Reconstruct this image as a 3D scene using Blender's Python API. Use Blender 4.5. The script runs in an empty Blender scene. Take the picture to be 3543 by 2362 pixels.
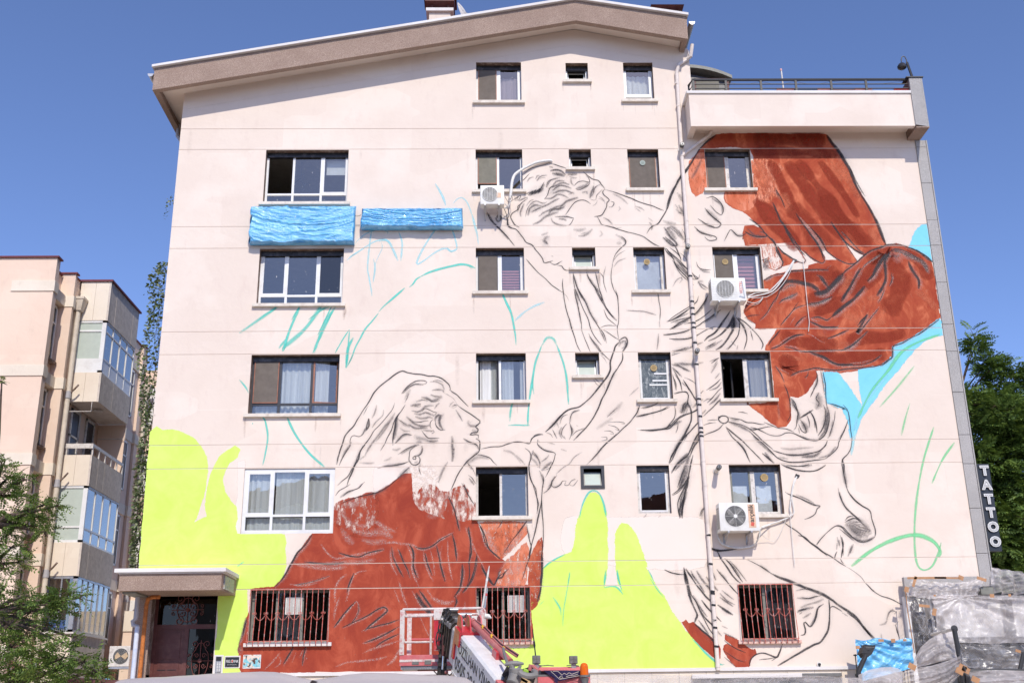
import bpy, bmesh, math, random
from math import sin, cos, pi, radians, sqrt, floor, atan2
from mathutils import Vector, Matrix, noise
from mathutils.geometry import tessellate_polygon

# ---------------------------------------------------------------- camera
# metres; the camera is the origin, X right, Y into the scene, Z up; street level is z = -1.6
sc = bpy.context.scene
PITCH, YAW, ROLL, FPX = 0.32823, 0.02331, -0.01345, 3770.0
CW, CH = 3543.0, 2362.0
fw = Vector((sin(YAW)*cos(PITCH), cos(YAW)*cos(PITCH), sin(PITCH)))
rt0 = Vector((cos(YAW), -sin(YAW), 0)); up0 = rt0.cross(fw)
rt = rt0*cos(ROLL) + up0*sin(ROLL); up = -rt0*sin(ROLL) + up0*cos(ROLL)
cam_d = bpy.data.cameras.new('camera'); cam = bpy.data.objects.new('camera', cam_d)
sc.collection.objects.link(cam); sc.camera = cam
cam_d.sensor_width = 36; cam_d.lens = FPX/CW*36; cam_d.clip_start = 0.1; cam_d.clip_end = 3000
cam.matrix_world = Matrix(((rt.x, up.x, -fw.x, 0), (rt.y, up.y, -fw.y, 0), (rt.z, up.z, -fw.z, 0), (0, 0, 0, 1)))

def at(u, v, Y):
    'the point at depth Y seen at photograph pixel u, v'
    r = rt*((u-CW/2)/FPX) + up*((CH/2-v)/FPX) + fw
    return r*(Y/r.y)

# ---------------------------------------------------------------- light
SUN = Vector((0.19, -1.0, 0.95)).normalized()
world = bpy.data.worlds.new('World'); sc.world = world; world.use_nodes = True
wn = world.node_tree; wn.nodes.clear()
sky = wn.nodes.new('ShaderNodeTexSky'); sky.sky_type = 'NISHITA'; sky.sun_disc = False
sky.sun_elevation = math.asin(SUN.z); sky.sun_rotation = atan2(SUN.x, SUN.y)
sky.air_density = 0.8; sky.dust_density = 0.8; sky.ozone_density = 5.0; sky.altitude = 900
bgn = wn.nodes.new('ShaderNodeBackground'); bgn.inputs['Strength'].default_value = 0.15
won = wn.nodes.new('ShaderNodeOutputWorld')
wbm = wn.nodes.new('ShaderNodeMix'); wbm.data_type = 'RGBA'; wbm.blend_type = 'MULTIPLY'; wbm.inputs[0].default_value = 1
wbm.inputs[7].default_value = (1.05, 0.965, 1.05, 1)   # the camera's white balance leans to violet
wn.links.new(sky.outputs[0], wbm.inputs[6]); wn.links.new(wbm.outputs[2], bgn.inputs[0]); wn.links.new(bgn.outputs[0], won.inputs[0])
sl = bpy.data.lights.new('sun', 'SUN'); sl.energy = 2.75; sl.angle = radians(0.53); sl.color = (1.0, 0.93, 0.83)
so = bpy.data.objects.new('sun', sl); sc.collection.objects.link(so)
so.rotation_euler = SUN.to_track_quat('Z', 'Y').to_euler(); so.location = (0, -20, 40)
sc.view_settings.view_transform = 'Standard'; sc.view_settings.look = 'None'
sc.view_settings.exposure = 0.45; sc.view_settings.gamma = 1
sc.render.engine = 'CYCLES'
sc.cycles.transparent_max_bounces = 40; sc.cycles.max_bounces = 8

# ---------------------------------------------------------------- helpers
COL = sc.collection
MATS = {}
def link(a, b, nt): nt.links.new(a, b)
class NT:
    'tiny node helper'
    def __init__(s, name):
        s.m = bpy.data.materials.new(name); s.m.use_nodes = True; s.t = s.m.node_tree; s.t.nodes.clear()
        s.out = s.n('ShaderNodeOutputMaterial')
    def n(s, typ, **kw):
        nd = s.t.nodes.new(typ)
        for k, v in kw.items(): setattr(nd, k, v)
        return nd
    def l(s, a, b): s.t.links.new(a, b)
    def obj(s): 
        return s.n('ShaderNodeTexCoord').outputs['Object']
    def geo(s):
        return s.n('ShaderNodeNewGeometry').outputs['Position']
    def noise(s, scale, detail=4, rough=.5, vec=None, dist=0.0, stretch=None):
        v = vec if vec is not None else s.geo()
        if stretch:
            mp = s.n('ShaderNodeMapping'); mp.inputs['Scale'].default_value = stretch; s.l(v, mp.inputs[0]); v = mp.outputs[0]
        nd = s.n('ShaderNodeTexNoise'); nd.inputs['Scale'].default_value = scale
        nd.inputs['Detail'].default_value = detail; nd.inputs['Roughness'].default_value = rough
        nd.inputs['Distortion'].default_value = dist; s.l(v, nd.inputs['Vector']); return nd.outputs[0]
    def ramp(s, src, stops):
        r = s.n('ShaderNodeValToRGB'); e = r.color_ramp.elements
        while len(e) < len(stops): e.new(0.5)
        for i, (p, c) in enumerate(stops):
            e[i].position = p; e[i].color = (c, c, c, 1) if isinstance(c, (int, float)) else (c[0], c[1], c[2], 1)
        s.l(src, r.inputs[0]); return r.outputs[0]
    def mix(s, fac, a, b, mode='MIX'):
        m = s.n('ShaderNodeMix', data_type='RGBA', blend_type=mode)
        for sock, v in ((0, fac), (6, a), (7, b)):
            if isinstance(v, (int, float)): m.inputs[sock].default_value = v
            elif isinstance(v, (tuple, list)): m.inputs[sock].default_value = (v[0], v[1], v[2], 1)
            else: s.l(v, m.inputs[sock])
        return m.outputs[2]
    def math(s, op, a, b=0.0, clamp=False):
        m = s.n('ShaderNodeMath', operation=op, use_clamp=clamp)
        for i, v in enumerate((a, b)):
            if isinstance(v, (int, float)): m.inputs[i].default_value = v
            else: s.l(v, m.inputs[i])
        return m.outputs[0]
    def bsdf(s, col, rough=.8, metal=0.0, bump=None, bs=.3, bd=.01, alpha=None, spec=None, coat=0.0):
        b = s.n('ShaderNodeBsdfPrincipled')
        if isinstance(col, (tuple, list)): b.inputs['Base Color'].default_value = (col[0], col[1], col[2], 1)
        else: s.l(col, b.inputs['Base Color'])
        if isinstance(rough, (int, float)): b.inputs['Roughness'].default_value = rough
        else: s.l(rough, b.inputs['Roughness'])
        b.inputs['Metallic'].default_value = metal
        if spec is not None: b.inputs['Specular IOR Level'].default_value = spec
        if coat: b.inputs['Coat Weight'].default_value = coat
        if bump is not None:
            bp = s.n('ShaderNodeBump'); bp.inputs['Strength'].default_value = bs; bp.inputs['Distance'].default_value = bd
            s.l(bump, bp.inputs['Height']); s.l(bp.outputs[0], b.inputs['Normal'])
        if alpha is not None:
            if isinstance(alpha, (int, float)): b.inputs['Alpha'].default_value = alpha
            else: s.l(alpha, b.inputs['Alpha'])
        return b
    def done(s, sh):
        s.l(sh.outputs[0] if hasattr(sh, 'outputs') else sh, s.out.inputs[0]); MATS[s.m.name] = s.m; return s.m

def simple(name, col, rough=.7, metal=0.0, var=.12, scale=6.0, bscale=None, bs=.25, dirt=None, coat=0.0):
    'paint / metal / stone with mild tone variation, optional grain and dirt'
    t = NT(name)
    n = t.noise(scale, 5, .6)
    lo = tuple(max(0, c*(1-var)) for c in col); hi = tuple(min(1, c*(1+var)) for c in col)
    c = t.ramp(n, [(.3, lo), (.7, hi)])
    if dirt:
        d = t.ramp(t.noise(scale*.6, 7, .7), [(.5, 0), (.68, 1)])
        c = t.mix(t.math('MULTIPLY', d, dirt[3] if len(dirt) > 3 else .6), c, dirt[:3])
    bump = t.noise(bscale, 4, .6) if bscale else None
    return t.done(t.bsdf(c, rough, metal, bump, bs, coat=coat))

class MB:
    'collects faces, then builds ONE mesh object'
    def __init__(s): s.v = []; s.f = []; s.uv = None
    def face(s, *pts):
        b = len(s.v); s.v += [tuple(p) for p in pts]; s.f.append(tuple(range(b, b+len(pts)))); return s
    def box(s, x0, x1, y0, y1, z0, z1, bev=0.0):
        if bev > 0: return s.bbox(x0, x1, y0, y1, z0, z1, bev)
        b = len(s.v)
        s.v += [(x, y, z) for z in (z0, z1) for y in (y0, y1) for x in (x0, x1)]
        s.f += [tuple(b+i for i in q) for q in ((0, 2, 3, 1), (4, 5, 7, 6), (0, 1, 5, 4), (2, 6, 7, 3), (0, 4, 6, 2), (1, 3, 7, 5))]
        return s
    def bbox(s, x0, x1, y0, y1, z0, z1, e):
        bm = bmesh.new(); bmesh.ops.create_cube(bm, size=1)
        for v in bm.verts:
            v.co = Vector((x0+(v.co.x+.5)*(x1-x0), y0+(v.co.y+.5)*(y1-y0), z0+(v.co.z+.5)*(z1-z0)))
        bmesh.ops.bevel(bm, geom=list(bm.edges), offset=e, segments=2, affect='EDGES', profile=.7)
        s.addbm(bm); return s
    def addbm(s, bm):
        b = len(s.v); bm.verts.index_update()
        s.v += [tuple(v.co) for v in bm.verts]; s.f += [tuple(b+v.index for v in f.verts) for f in bm.faces]; bm.free()
    def obox(s, M, sx, sy, sz):
        'box of full size sx,sy,sz in the frame M'
        b = len(s.v)
        s.v += [tuple(M @ Vector((x*sx/2, y*sy/2, z*sz/2))) for z in (-1, 1) for y in (-1, 1) for x in (-1, 1)]
        s.f += [tuple(b+i for i in q) for q in ((0, 2, 3, 1), (4, 5, 7, 6), (0, 1, 5, 4), (2, 6, 7, 3), (0, 4, 6, 2), (1, 3, 7, 5))]
        return s
    def tube(s, pts, r, n=8, cap=True, close=False):
        pts = [Vector(p) for p in pts]; m = len(pts)
        rs = r if isinstance(r, (list, tuple)) else [r]*m
        b = len(s.v); ref = None
        for i, p in enumerate(pts):
            if close: d = pts[(i+1) % m]-pts[i-1]
            else: d = pts[min(i+1, m-1)]-pts[max(i-1, 0)]
            d.normalize()
            if ref is None: ref = d.orthogonal().normalized()
            ref = (ref-d*ref.dot(d)); ref = ref.normalized() if ref.length > 1e-6 else d.orthogonal().normalized()
            q = d.cross(ref)
            for k in range(n):
                a = 2*pi*k/n; s.v.append(tuple(p+(ref*cos(a)+q*sin(a))*rs[i]))
        for i in range(m if close else m-1):
            j = (i+1) % m
            for k in range(n):
                l = (k+1) % n; s.f.append((b+i*n+k, b+i*n+l, b+j*n+l, b+j*n+k))
        if cap and not close:
            s.f.append(tuple(b+k for k in range(n))[::-1]); s.f.append(tuple(b+(m-1)*n+k for k in range(n)))
        return s
    def prism(s, poly, y0, y1):
        'polygon in XZ extruded along Y'
        b = len(s.v); n = len(poly)
        s.v += [(x, y0, z) for x, z in poly]+[(x, y1, z) for x, z in poly]
        s.f.append(tuple(b+i for i in range(n))); s.f.append(tuple(b+n+i for i in range(n))[::-1])
        for i in range(n):
            j = (i+1) % n; s.f.append((b+j, b+i, b+n+i, b+n+j))
        return s
    def hexa(s, P):
        'eight corner points: 4 of one end, 4 of the other'
        b = len(s.v); s.v += [tuple(p) for p in P]
        s.f += [tuple(b+i for i in q) for q in ((0, 1, 2, 3), (7, 6, 5, 4), (0, 4, 5, 1), (1, 5, 6, 2), (2, 6, 7, 3), (3, 7, 4, 0))]
        return s
    def disc(s, c, r, axis='Y', n=24, r2=None):
        c = Vector(c); b = len(s.v)
        for k in range(n):
            a = 2*pi*k/n; o = {'Y': (cos(a), 0, sin(a)), 'Z': (cos(a), sin(a), 0), 'X': (0, cos(a), sin(a))}[axis]
            s.v.append(tuple(c+Vector(o)*r))
            if r2 is not None: s.v.append(tuple(c+Vector(o)*r2))
        if r2 is None: s.f.append(tuple(b+k for k in range(n)))
        else:
            for k in range(n):
                l = (k+1) % n; s.f.append((b+2*k, b+2*l, b+2*l+1, b+2*k+1))
        return s
    def grid(s, fn, nu, nv):
        b = len(s.v)
        for j in range(nv+1):
            for i in range(nu+1): s.v.append(tuple(fn(i/nu, j/nv)))
        for j in range(nv):
            for i in range(nu):
                a = b+j*(nu+1)+i; s.f.append((a, a+1, a+nu+2, a+nu+1))
        return s
    def build(s, name, mat, parent=None, smooth=False, fix=True):
        me = bpy.data.meshes.new(name); me.from_pydata(s.v, [], s.f)
        if fix:
            bm = bmesh.new(); bm.from_mesh(me); bmesh.ops.remove_doubles(bm, verts=bm.verts, dist=1e-5)
            bmesh.ops.recalc_face_normals(bm, faces=bm.faces); bm.to_mesh(me); bm.free()
        if smooth:
            for p in me.polygons: p.use_smooth = True
            try: me.set_sharp_from_angle(angle=radians(38))
            except Exception: pass
        me.materials.append(MATS[mat] if isinstance(mat, str) else mat)
        o = bpy.data.objects.new(name, me); COL.objects.link(o)
        if parent is not None:
            o.parent = parent; o.matrix_parent_inverse = parent_inv(parent)
        return o
def parent_inv(p):
    return world_m(p).inverted()
def world_m(o):
    m = o.matrix_basis.copy()
    if o.parent: m = world_m(o.parent) @ o.matrix_parent_inverse @ m
    return m
def empty(name, loc=(0, 0, 0)):
    o = bpy.data.objects.new(name, None); o.location = loc; o.empty_display_size = .2; COL.objects.link(o); return o
def tag(o, label=None, cat=None, group=None, kind=None):
    if label: o['label'] = label
    if cat: o['category'] = cat
    if group: o['group'] = group
    if kind: o['kind'] = kind
    return o
def lab(o, label): o['label'] = label; return o
def thing(name, loc, label, cat, group=None): return tag(empty(name, loc), label, cat, group)
def copy_tree(o, parent=None):
    c = o.copy(); COL.objects.link(c)
    if parent is not None: c.parent = parent
    for ch in list(o.children): copy_tree(ch, c)
    return c
def text_mesh(body, size, M, mat, name, parent, extrude=.004, align='CENTER', spacing=1.0, xs=1.0, offset=0.0):
    cu = bpy.data.curves.new(name, 'FONT'); cu.body = body; cu.size = size; cu.extrude = extrude; cu.align_x = align; cu.align_y = 'CENTER'
    cu.space_character = spacing; cu.resolution_u = 3; cu.offset = offset
    o = bpy.data.objects.new(name, cu); COL.objects.link(o)
    dg = bpy.context.evaluated_depsgraph_get(); me = bpy.data.meshes.new_from_object(o.evaluated_get(dg))
    bpy.data.objects.remove(o); me.transform(M @ Matrix.Diagonal((xs, 1, 1, 1))); me.materials.clear(); me.materials.append(MATS[mat])
    q = bpy.data.objects.new(name, me); COL.objects.link(q)
    if parent is not None: q.parent = parent; q.matrix_parent_inverse = parent_inv(parent)
    return q
# text standing on a plane that faces the street (-Y): x right, y up, z to the viewer
def faceM(x, y, z, ang=0.0): return Matrix.Translation((x, y, z)) @ Matrix.Rotation(pi/2, 4, 'X') @ Matrix.Rotation(ang, 4, 'Z')
R = random.Random(7)
# ---------------------------------------------------------------- materials
def wall_mat(name, base, patch, dirt):
    t = NT(name)
    # two overlapping coats of paint: broad clouds, roller-wide rectangles, fine stains
    big = t.noise(.55, 5, .62)
    mp = t.n('ShaderNodeMapping'); mp.inputs['Scale'].default_value = (.42, 1, .8); t.l(t.geo(), mp.inputs[0])
    vr = t.n('ShaderNodeTexVoronoi', distance='CHEBYCHEV'); vr.inputs['Scale'].default_value = 1.0; t.l(mp.outputs[0], vr.inputs['Vector'])
    sep = t.n('ShaderNodeSeparateColor'); t.l(vr.outputs['Color'], sep.inputs[0])
    c = t.mix(t.ramp(big, [(.42, 0), (.6, .8)]), base, patch)
    c = t.mix(t.ramp(sep.outputs[0], [(.5, 0), (.62, .55)]), c, patch)
    st = t.noise(3.2, 8, .72, stretch=(1, 1, .45))
    c = t.mix(t.ramp(st, [(.56, 0), (.75, .4)]), c, dirt)
    b1 = t.noise(55, 3, .6); b2 = t.noise(7, 3, .5)
    h = t.math('ADD', b1, t.math('MULTIPLY', b2, 2.2))
    return t.done(t.bsdf(c, .93, 0, h, .28, .006, spec=.2))
wall_mat('pink_plaster', (.81, .706, .614), (.742, .627, .536), (.64, .51, .44))
wall_mat('salmon_plaster', (.83, .66, .53), (.79, .60, .475), (.62, .46, .37))
wall_mat('cream_stone', (.82, .73, .61), (.76, .66, .54), (.55, .45, .35))
wall_mat('white_trim', (.78, .76, .74), (.70, .66, .63), (.5, .45, .42))
def granulate(name, a, b, c, sc=90):
    t = NT(name)
    n1 = t.noise(sc, 2, .7); n2 = t.noise(1.3, 5, .6); n3 = t.noise(28, 4, .8)
    col = t.ramp(n1, [(.36, a), (.5, b), (.64, c)])
    col = t.mix(t.ramp(n2, [(.4, 0), (.65, .35)]), col, a)
    col = t.mix(t.ramp(n3, [(.62, 0), (.72, .5)]), col, c)
    return t.done(t.bsdf(col, .95, 0, t.noise(sc*.8, 3, .7), .8, .012, spec=.15))
granulate('brown_pebble_render', (.24, .165, .13), (.36, .26, .21), (.52, .41, .33))
granulate('grey_granite', (.30, .29, .28), (.43, .41, .395), (.56, .54, .52), 70)
granulate('grey_board', (.56, .49, .43), (.63, .56, .49), (.70, .62, .55), 7)
simple('reveal_brown', (.17, .11, .08), .9, var=.25, scale=9, bscale=40, dirt=(.6, .5, .45, .5))
simple('sill_stone', (.72, .65, .56), .75, var=.1, scale=8, bscale=60, dirt=(.42, .33, .27, .55))
simple('red_stained_sill', (.62, .38, .31), .8, var=.3, scale=14, bscale=60, dirt=(.8, .75, .7, .8))
simple('white_upvc', (.78, .78, .77), .35, var=.04, scale=3, dirt=(.5, .45, .4, .35))
simple('aged_white_frame', (.66, .62, .57), .5, var=.15, scale=12, dirt=(.25, .2, .17, .7))
simple('brown_frame', (.30, .12, .07), .5, var=.2, scale=10)
simple('dark_frame', (.045, .045, .05), .4, var=.2)
simple('grey_frame', (.20, .20, .17), .55, var=.2, scale=9)
simple('red_grille_paint', (.55, .12, .085), .55, var=.2, scale=20, dirt=(.75, .65, .6, .75))
simple('dark_iron', (.03, .03, .033), .5, var=.2)
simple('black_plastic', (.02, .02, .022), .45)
simple('room_wall', (.30, .27, .24), .95)
simple('white_metal', (.76, .75, .71), .4, var=.05, scale=5, dirt=(.45, .4, .33, .3))
simple('galvanised', (.45, .45, .46), .4, .7, var=.15)
simple('rubber_grey', (.16, .155, .15), .7, var=.2)
simple('cable_white', (.72, .70, .66), .6, var=.12, scale=20, dirt=(.4, .35, .3, .5))
simple('pink_pipe', (.76, .67, .605), .7, var=.06, scale=5, dirt=(.45, .4, .38, .5))
simple('cream_pipe', (.66, .58, .48), .7, var=.1, scale=4, dirt=(.4, .33, .27, .5))
simple('grey_pipe', (.42, .41, .43), .6, var=.1)
simple('blue_white_pipe', (.60, .64, .72), .6, var=.12, scale=6, dirt=(.3, .42, .7, .6))
simple('orange_rust_pipe', (.52, .17, .04), .85, var=.3, scale=16, bscale=40, dirt=(.25, .08, .03, .7))
simple('rusty_red_metal', (.12, .035, .03), .6, var=.3, scale=8)
simple('maroon_steel', (.10, .030, .025), .45, var=.12, scale=6, dirt=(.2, .09, .07, .5))
simple('scroll_iron', (.17, .05, .04), .5, var=.2)
simple('roof_tile', (.25, .09, .06), .85, var=.3)
simple('maroon_flashing', (.16, .03, .035), .6, var=.2)
simple('asphalt', (.05, .05, .052), .95, var=.25, scale=30, bscale=120, bs=.5)
simple('pavement_stone', (.52, .44, .36), .9, var=.15, scale=3, bscale=80)
simple('kraft_tape', (.44, .23, .11), .6, var=.15)
simple('paper_white', (.78, .78, .78), .7)
simple('crane_red', (.52, .022, .035), .38, var=.12, scale=7, dirt=(.6, .35, .33, .45), coat=.3)
simple('faded_red', (.62, .14, .15), .42, var=.1, scale=5, dirt=(.6, .3, .3, .5), coat=.2)
simple('dusty_rose_paint', (.44, .135, .125), .5, var=.1, scale=6, dirt=(.5, .25, .22, .5))
simple('crane_white', (.74, .73, .72), .38, var=.04, scale=3, dirt=(.42, .34, .3, .35), coat=.2)
simple('boom_black', (.025, .022, .022), .35, .2, var=.4, scale=10, dirt=(.18, .16, .15, .5))  # black metal of the boom and jib, reused for headers and dark panes
simple('oily_steel', (.10, .085, .075), .35, .6, var=.5, scale=14, dirt=(.04, .03, .03, .7))
simple('chrome', (.7, .7, .72), .12, 1.0, var=.05)
simple('letter_black', (.05, .045, .045), .6, var=.15)
simple('letter_white', (.8, .8, .78), .5, var=.03)
simple('letter_red', (.62, .10, .07), .5)
simple('letter_grey', (.32, .36, .42), .5)
simple('basket_paint', (.66, .60, .56), .6, var=.15, scale=18, dirt=(.52, .07, .07, .8))
simple('yellow_clip', (.7, .42, .03), .5)
simple('navy_cloth', (.022, .016, .07), .9, var=.3, scale=14)
simple('cream_thread', (.6, .52, .42), .9)
simple('sticker_orange', (.72, .48, .33), .6, var=.1, scale=10)
simple('brass_disc', (.5, .36, .16), .5, var=.15)
simple('cardboard', (.52, .36, .2), .9, var=.15)
simple('coil_grey', (.22, .21, .20), .65, var=.15)
simple('bark', (.10, .07, .05), .9, var=.3, scale=12, bscale=30)
simple('dark_shop', (.03, .035, .045), .5, var=.3)
simple('shop_blind', (.74, .73, .71), .8, var=.05)
simple('sign_black', (.02, .024, .03), .35)
simple('red_plastic', (.62, .03, .04), .4)
simple('pink_planter', (.75, .40, .40), .5, var=.08)
simple('terracotta', (.5, .2, .08), .7)
simple('green_rubber', (.3, .5, .05), .6)
simple('window_film', (.47, .53, .47), .6, var=.05)
simple('blue_cover', (.03, .16, .55), .6)

def curtain_mat(name, col, tr=.35):
    t = NT(name)
    w = t.noise(1.0, 3, .5, stretch=(16, 1, .25))
    c = t.ramp(w, [(.3, tuple(x*.72 for x in col)), (.65, col)])
    d = t.n('ShaderNodeBsdfDiffuse'); t.l(c, d.inputs[0])
    tl = t.n('ShaderNodeBsdfTranslucent'); t.l(c, tl.inputs[0])
    m = t.n('ShaderNodeMixShader'); m.inputs[0].default_value = tr; t.l(d.outputs[0], m.inputs[1]); t.l(tl.outputs[0], m.inputs[2])
    return t.done(m)
curtain_mat('net_curtain', (.88, .88, .86), .15); curtain_mat('mauve_curtain', (.66, .52, .55)); curtain_mat('beige_curtain', (.62, .56, .48))

def glass_mat(name, tint, refl, base_refl):
    t = NT(name)
    fr = t.n('ShaderNodeFresnel'); fr.inputs['IOR'].default_value = 1.5
    bf = t.n('ShaderNodeNewGeometry').outputs['Backfacing']
    f = t.math('MULTIPLY', t.math('ADD', t.math('MULTIPLY', fr.outputs[0], refl), base_refl, True), t.math('SUBTRACT', 1.0, bf))
    wob = t.noise(1.6, 2, .5); bp = t.n('ShaderNodeBump'); bp.inputs['Strength'].default_value = .12; bp.inputs['Distance'].default_value = .02
    t.l(wob, bp.inputs['Height'])
    g = t.n('ShaderNodeBsdfGlossy'); g.inputs['Roughness'].default_value = .015; g.inputs['Color'].default_value = (1, .96, .88, 1); t.l(bp.outputs[0], g.inputs['Normal'])
    tr = t.n('ShaderNodeBsdfTransparent'); tr.inputs[0].default_value = (*tint, 1)
    m = t.n('ShaderNodeMixShader'); t.l(f, m.inputs[0]); t.l(tr.outputs[0], m.inputs[1]); t.l(g.outputs[0], m.inputs[2])
    # spatters of dried paint and dust on the outside
    sp = t.ramp(t.noise(26, 3, .6, stretch=(1, 1, .45)), [(.70, 0), (.74, .9)])
    df = t.n('ShaderNodeBsdfDiffuse'); df.inputs[0].default_value = (.72, .68, .64, 1)
    m2 = t.n('ShaderNodeMixShader'); t.l(sp, m2.inputs[0]); t.l(m.outputs[0], m2.inputs[1]); t.l(df.outputs[0], m2.inputs[2])
    return t.done(m2)
glass_mat('window_glass', (.90, .92, .92), 2.0, .13)
glass_mat('dark_glass', (.16, .16, .16), .6, .01)
glass_mat('dusty_glass', (.42, .44, .44), 1.4, .05)
def screen_mat(name, col, a):
    t = NT(name)
    n = t.noise(5, 6, .7)
    c = t.ramp(n, [(.35, tuple(x*.8 for x in col)), (.65, col)])
    return t.done(t.bsdf(c, .9, alpha=a, spec=.1))
screen_mat('insect_mesh', (.21, .18, .155), .86); screen_mat('dusty_insect_mesh', (.25, .235, .19), .96)
def dirty_pane():
    t = NT('scratched_dirty_glass')
    v = t.noise(7, 9, .78, stretch=(1.6, 1, .8), dist=1.4)
    c = t.ramp(v, [(.42, (.07, .085, .09)), (.55, (.15, .17, .17)), (.62, (.45, .46, .44))])
    return t.done(t.bsdf(c, .25))
dirty_pane()
def slat_mat():
    return simple('red_slat', (.55, .19, .19), .6, var=.08)
slat_mat()

# ---- paint and charcoal of the mural: flat print on the wall; UV x runs across a stroke, UV y carries its strength
def stroke_mat(name, col, soft=1.6, grain=(.34, .56), gscale=38, vary=.12, gmin=.25):
    t = NT(name)
    uv = t.n('ShaderNodeTexCoord').outputs['UV']; sx = t.n('ShaderNodeSeparateXYZ'); t.l(uv, sx.inputs[0])
    a = t.math('ABSOLUTE', t.math('SUBTRACT', t.math('MULTIPLY', sx.outputs[0], 2.0), 1.0))
    prof = t.math('SUBTRACT', 1.0, t.math('POWER', a, soft), True)
    g = t.ramp(t.noise(gscale, 5, .75), [(grain[0], gmin), (grain[1], 1)])
    g2 = t.ramp(t.noise(4.5, 4, .6), [(.3, .62), (.6, 1)])
    al = t.math('MULTIPLY', t.math('MULTIPLY', prof, g), t.math('MULTIPLY', sx.outputs[1], g2), True)
    c = t.mix(t.noise(9, 3), tuple(x*(1-vary) for x in col), tuple(min(1, x*(1+vary)) for x in col))
    return t.done(t.bsdf(c, .95, alpha=al, spec=.05))
stroke_mat('charcoal', (.06, .056, .06), 2.2, (.30, .5), gmin=.45)
stroke_mat('charcoal_smudge', (.115, .105, .11), 1.2, (.34, .6), 30, gmin=.42)
stroke_mat('charcoal_dust', (.22, .20, .205), 1.0, (.3, .65), 16, gmin=.3)
stroke_mat('rain_stain', (.40, .30, .25), 1.4, (.35, .6), 12, gmin=.2)
stroke_mat('teal_spray', (.12, .66, .56), 1.8, (.2, .45), gmin=.6)
stroke_mat('sky_spray', (.40, .78, .86), 1.6, (.2, .5), gmin=.5)
stroke_mat('green_spray', (.22, .70, .34), 1.7, (.2, .45), gmin=.5)
stroke_mat('red_brush_band', (.30, .048, .028), 5, (.2, .5), 12, gmin=.5)
stroke_mat('orange_brush_band', (.66, .20, .11), 4, (.3, .6), 9, gmin=.2)
stroke_mat('chalk_scratch', (.70, .52, .46), 1.3, (.44, .60), 34, gmin=.0)
def fill_mat(name, lo, mid, hi, cover, stretch=(1, 1, 1), rough_edge=.5, brush=9):
    'patch of paint: UV x = 1 inside, 0 at the outer rim; UV y = how fully it covers'
    t = NT(name)
    uv = t.n('ShaderNodeTexCoord').outputs['UV']; sx = t.n('ShaderNodeSeparateXYZ'); t.l(uv, sx.inputs[0])
    n = t.noise(brush, 8, .74, stretch=stretch)
    n3 = t.noise(60, 4, .8)
    mixn = t.math('ADD', t.math('MULTIPLY', n, .7), t.math('MULTIPLY', n3, .3))
    edge = t.ramp(t.math('ADD', sx.outputs[0], t.math('MULTIPLY', t.math('SUBTRACT', n, .5), 1.8)), [(.38, 0), (.55, 1)])
    th = t.math('SUBTRACT', 1.0, sx.outputs[1])
    body = t.math('MULTIPLY', t.math('SUBTRACT', mixn, t.math('ADD', t.math('MULTIPLY', th, .36), .27)), 9.0, True)
    tone = t.noise(1.7, 6, .7, stretch=stretch, dist=.8)
    c = t.ramp(tone, [(.36, lo), (.5, mid), (.64, hi)])
    al = t.math('MULTIPLY', edge, body, True)
    return t.done(t.bsdf(c, .9, 0, t.noise(40, 3), .2, .004, alpha=al, spec=.1))
fill_mat('brick_red_paint', (.30, .050, .031), (.355, .064, .036), (.46, .10, .055), 1, stretch=(1, 1, .7))
fill_mat('mottled_red_paint', (.34, .058, .032), (.41, .085, .042), (.60, .17, .085), 1, stretch=(1.3, 1, .8))
fill_mat('thin_orange_wash', (.52, .12, .055), (.64, .19, .10), (.74, .30, .19), 1, stretch=(1.4, 1, .6))
fill_mat('lime_paint', (.61, .825, .14), (.64, .845, .17), (.675, .865, .20), 1)
fill_mat('cyan_paint', (.21, .60, .77), (.23, .63, .80), (.25, .65, .81), 1)
fill_mat('white_patch_paint', (.81, .705, .625), (.815, .71, .63), (.82, .715, .64), 1)
fill_mat('dry_brushed_red', (.33, .058, .034), (.37, .068, .038), (.44, .10, .055), 1, stretch=(1.5, 1, .6), brush=6)

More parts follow.
